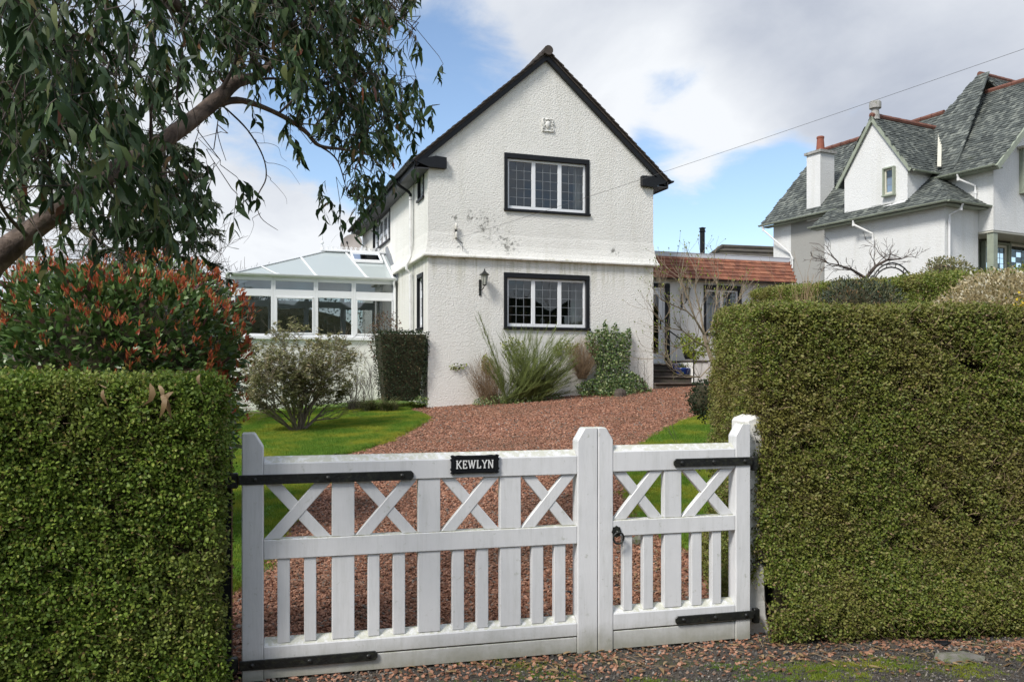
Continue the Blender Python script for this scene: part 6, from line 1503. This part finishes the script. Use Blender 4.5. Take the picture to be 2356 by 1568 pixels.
ns = 1900; P0, N0 = shell(ns, c, tuple(x * 1.05 for x in R3), gz + .3, .1, 2.6, .92); keep = rng.random(ns) < np.clip(.16 + .55 * (P0[:, 2] - 1.7) + .35 * (N0[:, 0] > .35) + .2 * (N0[:, 2] > .4), .14, 1); P0 = P0[keep]; N0 = N0[keep]
RP = []; RD = []; RL = []
for p, n_ in zip(P0, N0):
    for j in range(random.randint(4, 8)):
        RP.append(p + np.array([random.gauss(0, .010), random.gauss(0, .010), random.uniform(-.02, .05)])); RD.append(n_ * .5 + np.array([random.gauss(0, .55), random.gauss(0, .55), 1.0])); RL.append(random.uniform(.035, .065))
RP, RD, RL = map(np.array, (RP, RD, RL)); RN = rng.normal(0, 1, RP.shape); sco = RL / RP[:, 1] * (RP[:, 2] > 1.65) * (RP[:, 1] < 7.3); od = np.argsort(-sco); big, rest = od[:150], od[150:]
lmr = [one_leaf_mesh('leaf', .05, .012, 'oval', 0, 1.4), one_leaf_mesh('leaf', .05, .015, 'lance', .1, 1)]
leaf_parts(RP[big], RD[big], RN[big], RL[big] / .05, lmr, ph, MT['photinia_red']); leaves('red_shoots', RP[rest], RD[rest], RN[rest], RL[rest], RL[rest] * .28, MT['photinia_red'], ph, kind='stuff')
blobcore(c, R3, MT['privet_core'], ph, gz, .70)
m = MB(); tips = []
for k in range(5): grow(m, (c[0] + random.uniform(-.1, .1), c[1] + random.uniform(-.1, .1), gz), (random.uniform(-.5, .5), random.uniform(-.4, .4), 1), .8, .03, 2, tips, 3, .6)
m.build('stems', MT['bark_dark'], ph)
# whorled shrub on the lawn
b0 = at_ground(686, 996); b0.z += .03; pi_ = thing('pieris_shrub', b0, 'domed grey-green shrub with many bare forking stems, alone on the left lawn', 'shrub')
m = MB(); tips = []; ap = []; Rx, Rz = 1.0, 1.98
for k in range(9):
    az = k * 2 * math.pi / 9 + random.uniform(-.3, .3); el = random.uniform(.30, 1.35); dv = Vector((math.cos(az) * math.cos(el), math.sin(az) * math.cos(el), math.sin(el)))
    reach = .92 + .25 * math.sin(el)
    st_ = b0 + Vector((math.cos(az) * .04, math.sin(az) * .04, -.03)); grow(m, st_, (dv + Vector((0, 0, .3))).normalized(), .70 * reach, .034, 4, tips, 4, .62, .03, .16, .70, 0, .58, 6, ap, .0022)
m.build('stems', MT['bark_bare'], pi_, kind=None)
cc = b0 + Vector((0.02, 0, 1.12)); TP = []; TD = []
for (p, d) in tips:
    q = p - cc; e = math.sqrt((q.x / 1.02) ** 2 + (q.y / 1.0) ** 2 + (q.z / .92) ** 2)
    if e > 1.05: p = cc + q / e * random.uniform(.9, 1.03)
    if p.z < b0.z + .35: continue
    TP.append(p); TD.append(d)
PP = []; DD = []
print('pieris tips', len(TP))
for p, d in zip(TP, TD):
    for j in range(9):
        az = random.uniform(0, 6.28); PP.append(tuple(p + Vector((random.gauss(0, .012), random.gauss(0, .012), random.gauss(0, .018))))); DD.append((math.cos(az), math.sin(az), random.uniform(-.5, .7)))
n = len(PP); leaves('foliage', PP, DD, rng.normal(0, .5, (n, 3)) + [0, 0, 1], rng.uniform(.045, .08, n), rng.uniform(.016, .024, n), MT['pieris'], pi_, kind='stuff')
# topiary block by the house corner
def blockshrub(name, F, u0, u1, v0, v1, z0, z1, mat, label, cat, n, L, W_, parent=None, taper=.25, corem=MT['privet_core']):
    t = thing(name, F.p((u0 + u1) / 2, (v0 + v1) / 2, z0), label, cat); P = []; Nn = []
    for i in range(n):
        f = random.choice('fflrtb' if False else 'ffflrt'); a, b = random.random(), random.random(); z = z0 + (z1 - z0) * b; k = 1 - taper * (1 - b) ** 1.6
        um_, hv = (u0 + u1) / 2, (u1 - u0) / 2 * k; vm, hvv = (v0 + v1) / 2, (v1 - v0) / 2 * k; o = random.gauss(0, .022) + .02 * math.sin(z * 9 + a * 7)
        if f == 'f': u, v, nn = um_ + hv * (2 * a - 1), vm - hvv - o, (0, -1)
        elif f == 'l': u, v, nn = um_ - hv - o, vm + hvv * (2 * a - 1), (-1, 0)
        elif f == 'r': u, v, nn = um_ + hv + o, vm + hvv * (2 * a - 1), (1, 0)
        else: u, v, z, nn = um_ + hv * (2 * a - 1), vm + hvv * (2 * b - 1), z1 + o, (0, 0)
        P.append(F.p(u, v, z)); q = F.u * nn[0] + F.v * nn[1]; Nn.append((q.x, q.y, 1 if nn == (0, 0) else .2))
    P = np.array([tuple(p) for p in P]); Nn = np.array(Nn); leaves('foliage', P, Nn * .5 + rng.normal(0, .6, P.shape), Nn + rng.normal(0, .5, P.shape), rng.uniform(.7, 1.2, n) * L, np.full(n, W_), mat, t, kind='stuff')
    m = MB(); k = 1 - taper; ma, mv = (u0 + u1) / 2, (v0 + v1) / 2; i_ = .05; hu, hv = (u1 - u0) / 2, (v1 - v0) / 2
    m.hexa([F.p(ma - hu * k + i_, mv - hv * k + i_, z0), F.p(ma + hu * k - i_, mv - hv * k + i_, z0), F.p(ma + hu * k - i_, mv + hv * k - i_, z0), F.p(ma - hu * k + i_, mv + hv * k - i_, z0), F.p(ma - hu + i_, mv - hv + i_, z1 - i_), F.p(ma + hu - i_, mv - hv + i_, z1 - i_), F.p(ma + hu - i_, mv + hv - i_, z1 - i_), F.p(ma - hu + i_, mv + hv - i_, z1 - i_)]); m.build('woody_core', corem, t)
    return t
tu0, tzt = H.uz(871, 762, -.15); tu1 = H.uz(987, 762, -.15)[0]; tzb = H.uz(930, 922, -.15)[1]
blockshrub('topiary_bush', H, tu0, tu1, -.15, .75, tzb, tzt, MT['topiary'], 'very dark clipped block of evergreen at the left corner of the gabled house', 'bush', 3600, .045, .022)
# brown bush behind it
def tuftbush(name, c, r, mat, label, cat, n, L, W_, shape='oval', up=.3, core=None, minr=.3, flat=2, stem=True, zlo=None, nst=10, stemmat='bark_dark'):
    gz = g(c[0], c[1]); t = thing(name, (c[0], c[1], gz), label, cat); P, Nn = shell(n, c, r, gz if zlo is None else zlo, .35, flat, minr)
    leaves('foliage', P, Nn + rng.normal(0, .6, P.shape) + [0, 0, up], rng.normal(0, .7, P.shape) + [0, 0, 1], rng.uniform(.6, 1.2, n) * L, np.full(n, W_), mat, t, shape, kind='stuff')
    if core: blobcore(c, r, core, t, gz, .7)
    if stem:
        m = MB(); tp = []
        for k in range(nst): grow(m, (c[0] + random.uniform(-.1, .1) * r[0], c[1], gz), (random.gauss(0, .45), random.gauss(0, .4), 1), (c[2] + r[2] - gz) * .42, .010, 2, tp, 3, .5, .1, .2, .7, 0, .6, 4, None, .0018)
        m.build('stems', MT[stemmat], t)
    return t
c = H.p(-.75, 1.35, 0); tuftbush('russet_bush', (c.x, c.y, 2.45), (.42, .35, .72), MT['russet'], 'brown winter-leaved bush behind the dark clipped evergreen, beside the conservatory', 'bush', 1100, .05, .028)
c = at(812, 845, 19.4); tuftbush('bronze_bush', (c.x, c.y, c.z - .05), (.30, .3, .48), MT['pieris'], 'small bronze-green bush right of the domed lawn shrub', 'bush', 420, .05, .02)
c = at(845, 870, 20.2); t = thing('bare_shrub', (c.x, c.y, g(c.x, c.y)), 'leafless thin-stemmed shrub in front of the conservatory wall', 'shrub'); m = MB(); tp = []
for k in range(14): grow(m, (c.x + random.gauss(0, .15), c.y, g(c.x, c.y)), (random.gauss(0, .3), random.gauss(0, .3), 1), .45, .007, 2, tp, 3, .45, .08, .15, .75, 0, .65, 4, None, .0025)
m.build('stems', MT['bark_dark'], t)
# sedge tussocks
for i, (px, py, d, s, lab) in enumerate(((850, 915, 18.9, .42, 'arching grass tussock between the domed shrub and the dark clipped evergreen'), (893, 922, 18.7, .38, 'paler grass tussock at the foot of the dark clipped evergreen'), (820, 905, 19.6, .3, 'small brownish grass tussock behind the two larger ones'))):
    c = at(px, py, d); gz = g(c.x, c.y); n = 420; t = thing('grass_tussock', (c.x, c.y, gz), lab, 'grass clump'); az = rng.uniform(0, 6.28, n); P = np.stack([c.x + rng.normal(0, .08, n), c.y + rng.normal(0, .08, n), np.full(n, gz + .03)], 1)
    leaves('blades', P, np.stack([np.cos(az) * .9, np.sin(az) * .9, rng.uniform(.4, 1.3, n)], 1), np.stack([np.cos(az), np.sin(az), -np.ones(n)], 1) * -1, rng.uniform(.6, 1.2, n) * s * 1.2, np.full(n, .010), MT['sedge'], t, 'lance', .2, 2.2, kind='stuff')
# plants along the front wall ------------------------------------
def hv(px, py, v): u, z = H.uz(px, py, v); return H.p(u, v, z)
br = thing('broom_shrub', hv(1190, 925, -.55), 'tall green broom with feathery upswept stems against the front wall under the ground-floor window', 'shrub'); m = MB()
def bez(a, b, c, n): return [a * (1 - t) ** 2 + b * 2 * t * (1 - t) + c * t * t for t in [i / n for i in range(n + 1)]]
targets = [(1100, 718), (1104, 730), (1098, 738), (1118, 770), (1112, 760), (1125, 795), (1128, 770)] + [(random.uniform(1150, 1330), random.uniform(755, 860)) for _ in range(120)] + [(random.uniform(1220, 1330), random.uniform(820, 905)) for _ in range(75)] + [(random.uniform(1120, 1200), random.uniform(800, 880)) for _ in range(20)]
for (tx, ty) in targets:
    v = -.55 + random.uniform(-.45, .45); bs = hv(random.uniform(1150, 1250) if tx > 1130 else 1165, random.uniform(915, 928), -.55 + random.uniform(-.15, .15)); tg_ = hv(tx, ty, max(-1.1, min(-.08, v)))
    ctl = bs.lerp(tg_, .45) + Vector((-.08 if tx > 1200 else .10, 0, -.02)); pts = bez(bs, ctl, tg_, 8); m.tube(pts, [.006 - .0006 * i for i in range(9)], 3, False)
    for j in range(46):
        t = random.uniform(.22, 1.0) * 7.99; i = int(t); p = pts[i].lerp(pts[i + 1], t - i); d = (pts[i + 1] - pts[i]).normalized(); dd = (d + Vector((random.gauss(0, .28), random.gauss(0, .28), random.uniform(.0, .45)))).normalized()
        q, _ = wander(p, dd, random.uniform(.08, .26), 3, .06, .1); m.tube(q, [.0032, .0026, .002, .001], 3, False)
m.build('green_stems', MT['broom'], br, kind='stuff')
def stalks(name, label, cat, px0, px1, pyb, tpoly, n, mat, v=-.3, r=.0022, ctlr=.1, spread=.2):
    b = hv((px0 + px1) / 2, pyb, v); t = thing(name, b, label, cat); m = MB()
    for k in range(n):
        bs = hv(random.uniform(px0, px1), pyb + random.uniform(-4, 4), v + random.uniform(-.1, .1)); tx, ty = random.choice(tpoly); tg_ = hv(tx + random.gauss(0, 10), ty + random.gauss(0, 10), v + random.uniform(-spread, min(spread, -v - .03))); ct = bs.lerp(tg_, .5) + Vector((random.gauss(0, ctlr), random.gauss(0, ctlr * .5), random.uniform(0, ctlr)))
        if H.v.dot(ct.to_2d() - H.o) > -.03: ct -= Vector((H.v.x, H.v.y, 0)) * .1
        m.tube(bez(bs, ct, tg_, 5), [r, r, r * .9, r * .8, r * .7, r * .5], 3, False)
    m.build('stems', MT[mat], t, kind='stuff'); return t
t = stalks('withered_plant', 'withered beige stalks left of the green broom at the foot of the front wall', 'plant', 1105, 1150, 925, [(1080, 850), (1095, 830), (1115, 820), (1135, 835), (1150, 850), (1100, 870), (1140, 880), (1090, 880)], 420, 'dry', -.35, .0024, .12)
t2 = stalks('dead_climber', 'ball of dead tan twigs on the wall between broom and ivy', 'climber', 1330, 1350, 868, [(1312, 800), (1325, 785), (1345, 780), (1365, 785), (1372, 810), (1355, 830), (1318, 830), (1335, 850)], 520, 'dry', -.22, .0024, .16, .15)
def patch(name, label, cat, poly, n, mat, v0, v1, L, W_, stemmat=None, shape='oval', stems=0):
    xs_ = [p[0] for p in poly]; ys_ = [p[1] for p in poly]; P = []
    while len(P) < n:
        x, y = random.uniform(min(xs_), max(xs_)), random.uniform(min(ys_), max(ys_))
        if inpoly(x, y, poly):
            low = (y - min(ys_)) / (max(ys_) - min(ys_)); v = -abs(v0) - (abs(v1) - abs(v0)) * random.random() * (.15 + .85 * low); P.append(hv(x, y, v))
    t = thing(name, hv(sum(xs_) / len(xs_), max(ys_), -.2), label, cat); P = np.array([tuple(p) for p in P]); nrm = -np.array([H.v.x, H.v.y, 0])
    leaves('foliage', P, rng.normal(0, .7, P.shape) + [0, 0, -.1] + nrm * .3, nrm + rng.normal(0, .45, P.shape) + [0, 0, .3], rng.uniform(.6, 1.25, n) * L, rng.uniform(.7, 1.1, n) * W_, MT[mat], t, shape, kind='stuff')
    if stems:
        m = MB()
        for k in range(stems):
            a = P[random.randrange(n)]; b = P[random.randrange(n)]; 
            if abs(a[0] - b[0]) < .4: m.tube([Vector(a), (Vector(a) + Vector(b)) / 2 + Vector((random.gauss(0, .03), -.02, 0)), Vector(b)], .003, 3, False)
        m.build('stems', MT['bark_dark'], t)
    return t
patch('ivy', 'thick green ivy climbing in spires up the front wall right of the ground-floor window', 'ivy', [(1335, 908), (1322, 885), (1368, 868), (1375, 840), (1360, 815), (1345, 790), (1352, 762), (1368, 768), (1374, 748), (1382, 770), (1392, 734), (1402, 768), (1414, 738), (1426, 768), (1450, 752), (1452, 800), (1446, 850), (1465, 860), (1488, 880), (1503, 903), (1470, 908)], 4200, 'ivy', .04, .75, .055, .042, stems=50)
patch('spindle_bush', 'low variegated leafy bush around a tree stump at the foot of the ivy', 'bush', [(1378, 912), (1385, 880), (1420, 862), (1450, 870), (1462, 900), (1440, 912)], 700, 'ivy', .5, 1.0, .045, .03)
c = hv(1427, 900, -.92); m = MB(); m.lathe(c - Vector((0, 0, .15)), [(.15, 0), (.15, .12), (.12, .19), (.03, .22)], 9); tag(m.build('tree_stump', MT['stone_step']), 'old dark stump half buried in the ivy below the right end of the front wall', 'stump')
for i, (poly, n, lab) in enumerate((([(1030, 845), (1045, 838), (1075, 836), (1068, 850), (1042, 853)], 45, 'tiny yellow-green creeper sprig alone on the white wall above the gravel'),
                                  ([(1105, 845), (1112, 815), (1128, 822), (1135, 850), (1122, 862)], 130, 'yellow-green creeper at the top of the withered stalks'),
                                  ([(1150, 790), (1175, 776), (1205, 785), (1215, 830), (1190, 850), (1160, 820)], 230, 'yellow-green creeper left of centre behind the green broom'),
                                  ([(1265, 800), (1300, 780), (1335, 790), (1330, 815), (1280, 820)], 190, 'yellow-green creeper just under the ground-floor window sill'))):
    patch('creeper', lab, 'climber', poly, n, 'yellowgreen', .02, .10, .05, .036, stems=14)
patch('ground_cover', 'low dark green plants at the foot of the withered stalks and the broom', 'plants', [(1085, 930), (1095, 915), (1150, 905), (1290, 905), (1300, 920), (1180, 930)], 900, 'ivy', .3, .9, .04, .03)
patch('ground_cover', 'small green weeds at the foot of the dark clipped evergreen', 'plants', [(950, 928), (960, 910), (985, 914), (985, 930)], 160, 'ivy', .1, .4, .04, .03)
t = stalks('rose_bush', 'thin bare rose stems by the right corner of the front wall', 'shrub', 1475, 1490, 900, [(1470, 810), (1480, 825), (1495, 860), (1460, 840), (1485, 870)], 16, 'bark_dark', -.5, .004, .12)
# magnolia by the annex
mg = thing('magnolia', at(1655, 900, 16.2), 'leafless pale-barked magnolia with swelling buds in front of the annex door and window', 'tree'); m = MB(); tips = []
D_ = 16.2
def mlimb(pts, r0, r1):
    P = [at(*p) for p in pts]; n = len(P); m.tube(P, [r0 + (r1 - r0) * i / (n - 1) for i in range(n)], 7, False); return P
T0 = mlimb([(1690, 960, 16.4), (1655, 880, 16.3), (1641, 835, 16.2), (1628, 800, 16.2), (1620, 770, 16.2)], .055, .040)
ends = [([(1620, 770, 16.2), (1600, 735, 16), (1580, 715, 15.9), (1545, 700, 15.7), (1522, 690, 15.6)], .022), ([(1620, 770, 16.2), (1612, 720, 16.3), (1600, 670, 16.3), (1602, 625, 16.3)], .024), ([(1628, 795, 16.2), (1640, 740, 16.4), (1648, 700, 16.6), (1650, 655, 16.8)], .022), ([(1628, 800, 16.2), (1600, 785, 16), (1570, 760, 15.8), (1545, 755, 15.7), (1525, 740, 15.6)], .018),
        ([(1641, 835, 16.2), (1610, 868, 16), (1575, 862, 15.8), (1548, 848, 15.7)], .014), ([(1620, 770, 16.2), (1650, 740, 16.3), (1680, 715, 16.5), (1700, 690, 16.5)], .018), ([(1600, 735, 16), (1585, 690, 16), (1575, 665, 16), (1565, 640, 16)], .016), ([(1600, 785, 16), (1560, 800, 15.9), (1535, 820, 15.8)], .012)]
for pts, r in ends:
    P = mlimb(pts, r, .007)
    for i in range(1, len(P)):
        for k in range(3 if i < len(P) - 1 else 4):
            d = (P[i] - P[i - 1]).normalized(); dd = (d + Vector((random.gauss(0, .5), random.gauss(0, .5), .35 + random.gauss(0, .3)))).normalized(); grow(m, P[i], dd, random.uniform(.22, .42), .008, 2, tips, 2, .55, .10, .22, .75, 0, .7, 4, None, .003)
m.build('branches', MT['magnolia_bark'], mg)
P = []; D = []
for p, d in tips:
    for j in range(2): P.append(tuple(p)); D.append((d.x + random.gauss(0, .3), d.y + random.gauss(0, .3), d.z + .4))
leaves('buds', P, D, rng.normal(size=(len(P), 3)), rng.uniform(.025, .05, len(P)), np.full(len(P), .018), MT['yellowgreen'], mg, kind='stuff')
c = at(1600, 800, 17.6); tuftbush('spotted_laurel', (c.x, c.y, c.z), (.26, .25, .22), MT['yellowgreen'], 'yellow-green evergreen behind the magnolia trunk', 'bush', 420, .07, .03, stem=False, zlo=c.z - .25)
c = at(1622, 918, 10.5); tuftbush('small_bush', (c.x, c.y, c.z), (.22, .3, .26), MT['topiary'], 'small dark leafy bush poking out left of the tall right hedge', 'bush', 1500, .03, .018, core=MT['privet_core'], nst=3)
# right-hand garden
c = at(1975, 720, 9.0); tuftbush('juniper', (c.x, c.y, c.z - .0), (.46, .45, .37), MT['juniper'], 'bushy juniper with rusty tips between the tall hedge and the boundary hedge', 'juniper', 5200, .05, .012, 'lance', .5, MT['privet_core'], .5, nst=2)
c = at(2345, 740, 7.8); ps = tuftbush('pale_shrub', (c.x, c.y, c.z), (.80, .6, .47), MT['pale'], 'straw-coloured shrub with whitish tips at the right edge above the tall hedge', 'shrub', 14000, .036, .017, 'oval', .6, None, .5, nst=14, stemmat='dry')
c = at(2352, 702, 7.1); leaves('yellow_flowers', np.array([tuple(c)] * 60) + rng.normal(0, .035, (60, 3)), unit(60), unit(60), np.full(60, .025), np.full(60, .018), MT['yellow'], None, label='small cluster of yellow flowers at the right edge of the picture above the tall hedge', cat='flowers')
t = thing('bare_shrub', at(1815, 700, 12.0), 'upright tan leafless stems beyond the left end of the tall right hedge', 'shrub'); m = MB(); tips = []
for k in range(26):
    b = at(random.uniform(1790, 1880), 740, 12 + random.uniform(-.5, .5)); h = random.uniform(.3, .75) if k > 3 else 1.1; grow(m, b, (random.gauss(0, .12), random.gauss(0, .1), 1), h * .62, .005, 1, tips, 3, .35, .1, .1, .6, 0, .6, 4, None, .002)
m.build('stems', MT['dry'], t)
# twisted bare tree, arch and bush in the neighbour's garden
t = thing('bare_tree', at(2005, 680, 21.5), 'gnarled leafless little tree in front of the neighbouring white wall', 'tree'); m = MB(); tips = []
T1 = [at(*p) for p in ((1990, 680, 21.5), (1992, 640, 21.5), (2015, 612, 21.4), (2040, 598, 21.3), (2075, 595, 21.2))]; m.tube(T1, [.06, .05, .04, .03, .015], 6, False)
T2 = [at(*p) for p in ((1992, 640, 21.5), (1960, 620, 21.3), (1930, 610, 21.2), (1905, 605, 21.1))]; m.tube(T2, [.04, .03, .02, .01], 6, False)
for P in (T1, T2):
    for i in range(1, len(P)):
        for k in range(3): d = (P[i] - P[i - 1]).normalized(); grow(m, P[i], (d + Vector((random.gauss(0, .7), random.gauss(0, .6), random.gauss(.35, .4)))).normalized(), random.uniform(.22, .45), .014, 2, tips, 3, .6, .0, .3, .7, 0, .6, 4, None, .005)
m.build('branches', MT['bark_dark'], t)
ar = thing('garden_arch', at(2050, 660, 20.5), 'curved black metal garden arch showing over the boundary hedge', 'garden arch')
m = MB(); A = at(2052, 670, 20.5)
for dy in (0, .8):
    m.tube([(A.x - .52 * math.cos(a) + dy * .42, A.y + dy, A.z + .68 * math.sin(a)) for a in np.linspace(0, math.pi, 17)], .02, 5)
m.build('hoops', MT['iron'], ar); m = MB()
for a in np.linspace(.5, 2.6, 6): m.tube([(A.x - .52 * math.cos(a), A.y, A.z + .68 * math.sin(a)), (A.x - .52 * math.cos(a) + .34, A.y + .8, A.z + .68 * math.sin(a))], .014, 4)
m.build('crossbars', MT['iron'], ar)
c = at(2178, 640, 23); tuftbush('rhododendron', (c.x, c.y, c.z - .1), (.72, .5, .68), MT['pieris'], 'rounded evergreen bush under the drainpipe of the neighbouring white house', 'bush', 2200, .09, .034, 'oval', .3, MT['privet_core'], .6, nst=3)
c = H.p(-2.6, 10.5, 0); tuftbush('darkening_bush', (c.x, c.y, 2.2), (4.2, .9, 2.6), MT['topiary'], 'dark evergreen mass added behind the conservatory to darken its glass', 'bush', 9000, .09, .04, core=MT['privet_core'], minr=.7, stem=False)  # added bush mass, sized to make the conservatory panes evenly dark
#=================================================================== TREES behind on the left
def baretree(name, base, h, label, spread=.6, r=.12, depth=5, nch=3, grp=None, mat='bark_dark', rmin=.006, up=.04, trunkh=.3, lean=(0, 0)):
    t = thing(name, base, label, 'tree', grp); b = Vector(base); m = MB(); pts = [b, b + Vector((lean[0] * .5, lean[1] * .5, h * trunkh * .5)), b + Vector((lean[0], lean[1], h * trunkh))]; m.tube(pts, [r, r * .85, r * .75], 8, False); m.build('trunk', MT[mat], t); m = MB(); tips = []
    for k in range(5): grow(m, pts[2] - Vector((0, 0, .2 * k * h * .05)), (random.gauss(0, spread), random.gauss(0, spread), 1), h * .27, r * .55, depth - 1, tips, nch, spread, up, .16, .72, 0, .62, 5, None, rmin)
    m.build('crown', MT[mat], t); return t
def gpx(px, d): x = (px - CX) / FPX * d; return (x, d, g(x, d) - .05)
baretree('bare_tree', gpx(500, 30), 5.6, 'low spreading leafless tree left of the conservatory roof', .9, .09, 5, 4, rmin=.007)
baretree('bare_tree', gpx(430, 27), 5.2, 'leafless bushy tree directly behind the red-tipped shrub', .9, .09, 5, 4, rmin=.007)
baretree('bare_tree', gpx(330, 33), 7.4, 'dense leafless tree in the gap behind the drooping eucalyptus leaves', .7, .12, 5, 4, rmin=.008)
# larch-like tree with drooping side branches
def larch(px, d, h, label, mat='bark_bare', n=46, leafy=None, wid=.36):
    b = Vector(gpx(px, d)); t = thing('larch_tree' if not leafy else 'conifer_tree', b, label, 'tree'); m = MB(); m.tube([b, b + Vector((.1, 0, h * .5)), b + Vector((0, 0, h))], [.16, .10, .02], 8, False); m.build('trunk', MT[mat], t)
    m = MB(); LPp = []; LDd = []
    for k in range(n):
        f = .16 + .82 * k / n; az = k * 2.4 + random.uniform(-.4, .4); L = h * wid * (1 - f) ** .7 + .25; s = b + Vector((0, 0, h * f)); d0_ = Vector((math.cos(az), math.sin(az), .10)); pts = [s]
        for j in range(8): d0_ = (d0_ + Vector((random.gauss(0, .08), random.gauss(0, .08), -.04 + (.05 if j > 5 else 0)))).normalized(); pts.append(pts[-1] + d0_ * L / 8)
        m.tube(pts, [.032 * (1 - .11 * i) * (1 - .5 * f) + .003 for i in range(9)], 4, False)
        for j in range(26 if not leafy else 30):
            tt = random.uniform(.15, 1) * 7.99; i = int(tt); p = pts[i].lerp(pts[i + 1], tt - i); dd = (pts[i + 1] - pts[i]).normalized(); q, _ = wander(p, dd + Vector((random.gauss(0, .7), random.gauss(0, .7), random.uniform(-.7, .1))), random.uniform(.25, .8) * (.5 if leafy else .9), 4, 0, .2, .1)
            m.tube(q, [.009, .007, .006, .005, .003], 3, False)
            if leafy:
                for e in range(26): w = random.uniform(0, 3.99); a = q[int(w)].lerp(q[int(w) + 1], w % 1); LPp.append(tuple(a)); LDd.append(tuple((q[int(w) + 1] - q[int(w)]).normalized() + Vector((random.gauss(0, .6), random.gauss(0, .6), random.gauss(-.1, .4)))))
    m.build('branches', MT[mat], t, kind='stuff')
    if leafy: n_ = len(LPp); leaves('foliage', LPp, LDd, rng.normal(size=(n_, 3)), rng.uniform(.05, .12, n_), np.full(n_, .028), MT[leafy], t, 'needle', kind='stuff')
larch(40, 21, 9.0, 'leafless larch with sweeping brown side branches at the far left'); larch(-160, 24, 10.0, 'larger leafless larch cut by the left edge of the picture'); larch(205, 27, 8.5, 'smaller leafless larch behind the red-tipped shrub')
larch(375, 17, 6.3, 'dark evergreen conifer behind the eucalyptus leaves', 'bark_dark', 48, 'conifer', .30)
for i, (px, d, h) in enumerate(((60, 44, 5), (200, 50, 6), (420, 52, 5), (-80, 46, 6))):
    c = gpx(px, d); tuftbush('far_bush', (c[0], c[1], c[2] + h * .35), (3.2, 2, h * .5), MT['conifer'], ['far dark evergreen clump low on the horizon at the left edge', 'far dark evergreen clump behind the left half of the red-tipped shrub', 'far dark evergreen clump behind the right half of the red-tipped shrub', 'far dark evergreen clump just outside the left edge'][i], 'bush', 1500, .4, .2, stem=False, core=MT['conifer'])
# trees across the lane, behind the viewer: they show in the window panes
for i, (x, y, h) in enumerate(((-4, -14, 8), (3.5, -16, 9), (10, -15, 8))):
    baretree('bare_tree', (x, y, -.1), h, ['leafless lane tree mirrored in the left light of the ground-floor window', 'leafless lane tree mirrored in the middle light of the ground-floor window', 'leafless lane tree mirrored in the right light of the ground-floor window'][i], .7, .15, 4, 4, rmin=.012)
pl_ = [(-30, -12), (30, -12), (30, -13.5), (-30, -13.5)]
m = MB(); vs = []
for i in range(121):
    x = -30 + i * .5; vs += [(x, -12 + random.uniform(-.2, .2), -.1), (x, -12.2 + random.uniform(-.1, .1), 6.9 + .5 * math.sin(x * 1.3) + random.uniform(-.15, .15)), (x, -13.6, 6), (x, -13.8, -.1)]
m.add(vs, [(i * 4 + k, (i + 1) * 4 + k, (i + 1) * 4 + k + 1, i * 4 + k + 1) for i in range(120) for k in range(3)]); tag(m.build('lane_hedge', MT['topiary']), 'dark overgrown hedge across the lane, seen only as a reflection in the ground-floor window', 'hedge')
#=================================================================== litter
P = []
for k in range(260):
    x = random.uniform(-.6, 3.8); y = min(4.5 + .26 * (x + 1.43), 5.15) - abs(random.gauss(0, .25)); P.append((x, y, g(x, y) + .006))
for k in range(240):
    x = random.uniform(.7, 1.7); y = random.uniform(5.3, 7.6); P.append((x, y, g(x, y) + .03))
for k in range(110):
    x = random.uniform(-1.9, 1.2); y = random.uniform(5.2, 11); P.append((x, y, g(x, y) + .03))
for k in range(70):
    x = random.uniform(-5, -1); y = random.uniform(8, 17); P.append((x, y, g(x, y) + .07))
n = len(P); leaves('leaf_litter', P, unit(n) * [1, 1, .12], rng.normal(0, .2, (n, 3)) + [0, 0, 1], rng.uniform(.03, .085, n), rng.uniform(.010, .022, n), MT['dryleaf'], None, 'lance', .3, 1, kind='stuff', label='brown and pinkish dead leaves scattered over verge and gravel round the gate', cat='leaf litter')
# loose twigs on the verge
m = MB()
for k in range(60):
    x = random.uniform(.2, 3.8); y = min(4.5 + .26 * (x + 1.43), 5.2) - abs(random.gauss(0, .22)); q, _ = wander((x, y, g(x, y) + .006), (random.gauss(0, 1), random.gauss(0, 1), 0), random.uniform(.05, .18), 4, 0, .12); q = [Vector((p.x, p.y, g(p.x, p.y) + .004 + abs(p.z - g(p.x, p.y)) * .2)) for p in q]; m.tube(q, .0016, 3, False)
tag(m.build('fallen_twigs', MT['twig'], kind='stuff'), 'thin fallen twigs littering the verge in front of the gate', 'twigs')
print('tris', sum(len(o.data.polygons) for o in bpy.data.objects if o.type == 'MESH') * 2)
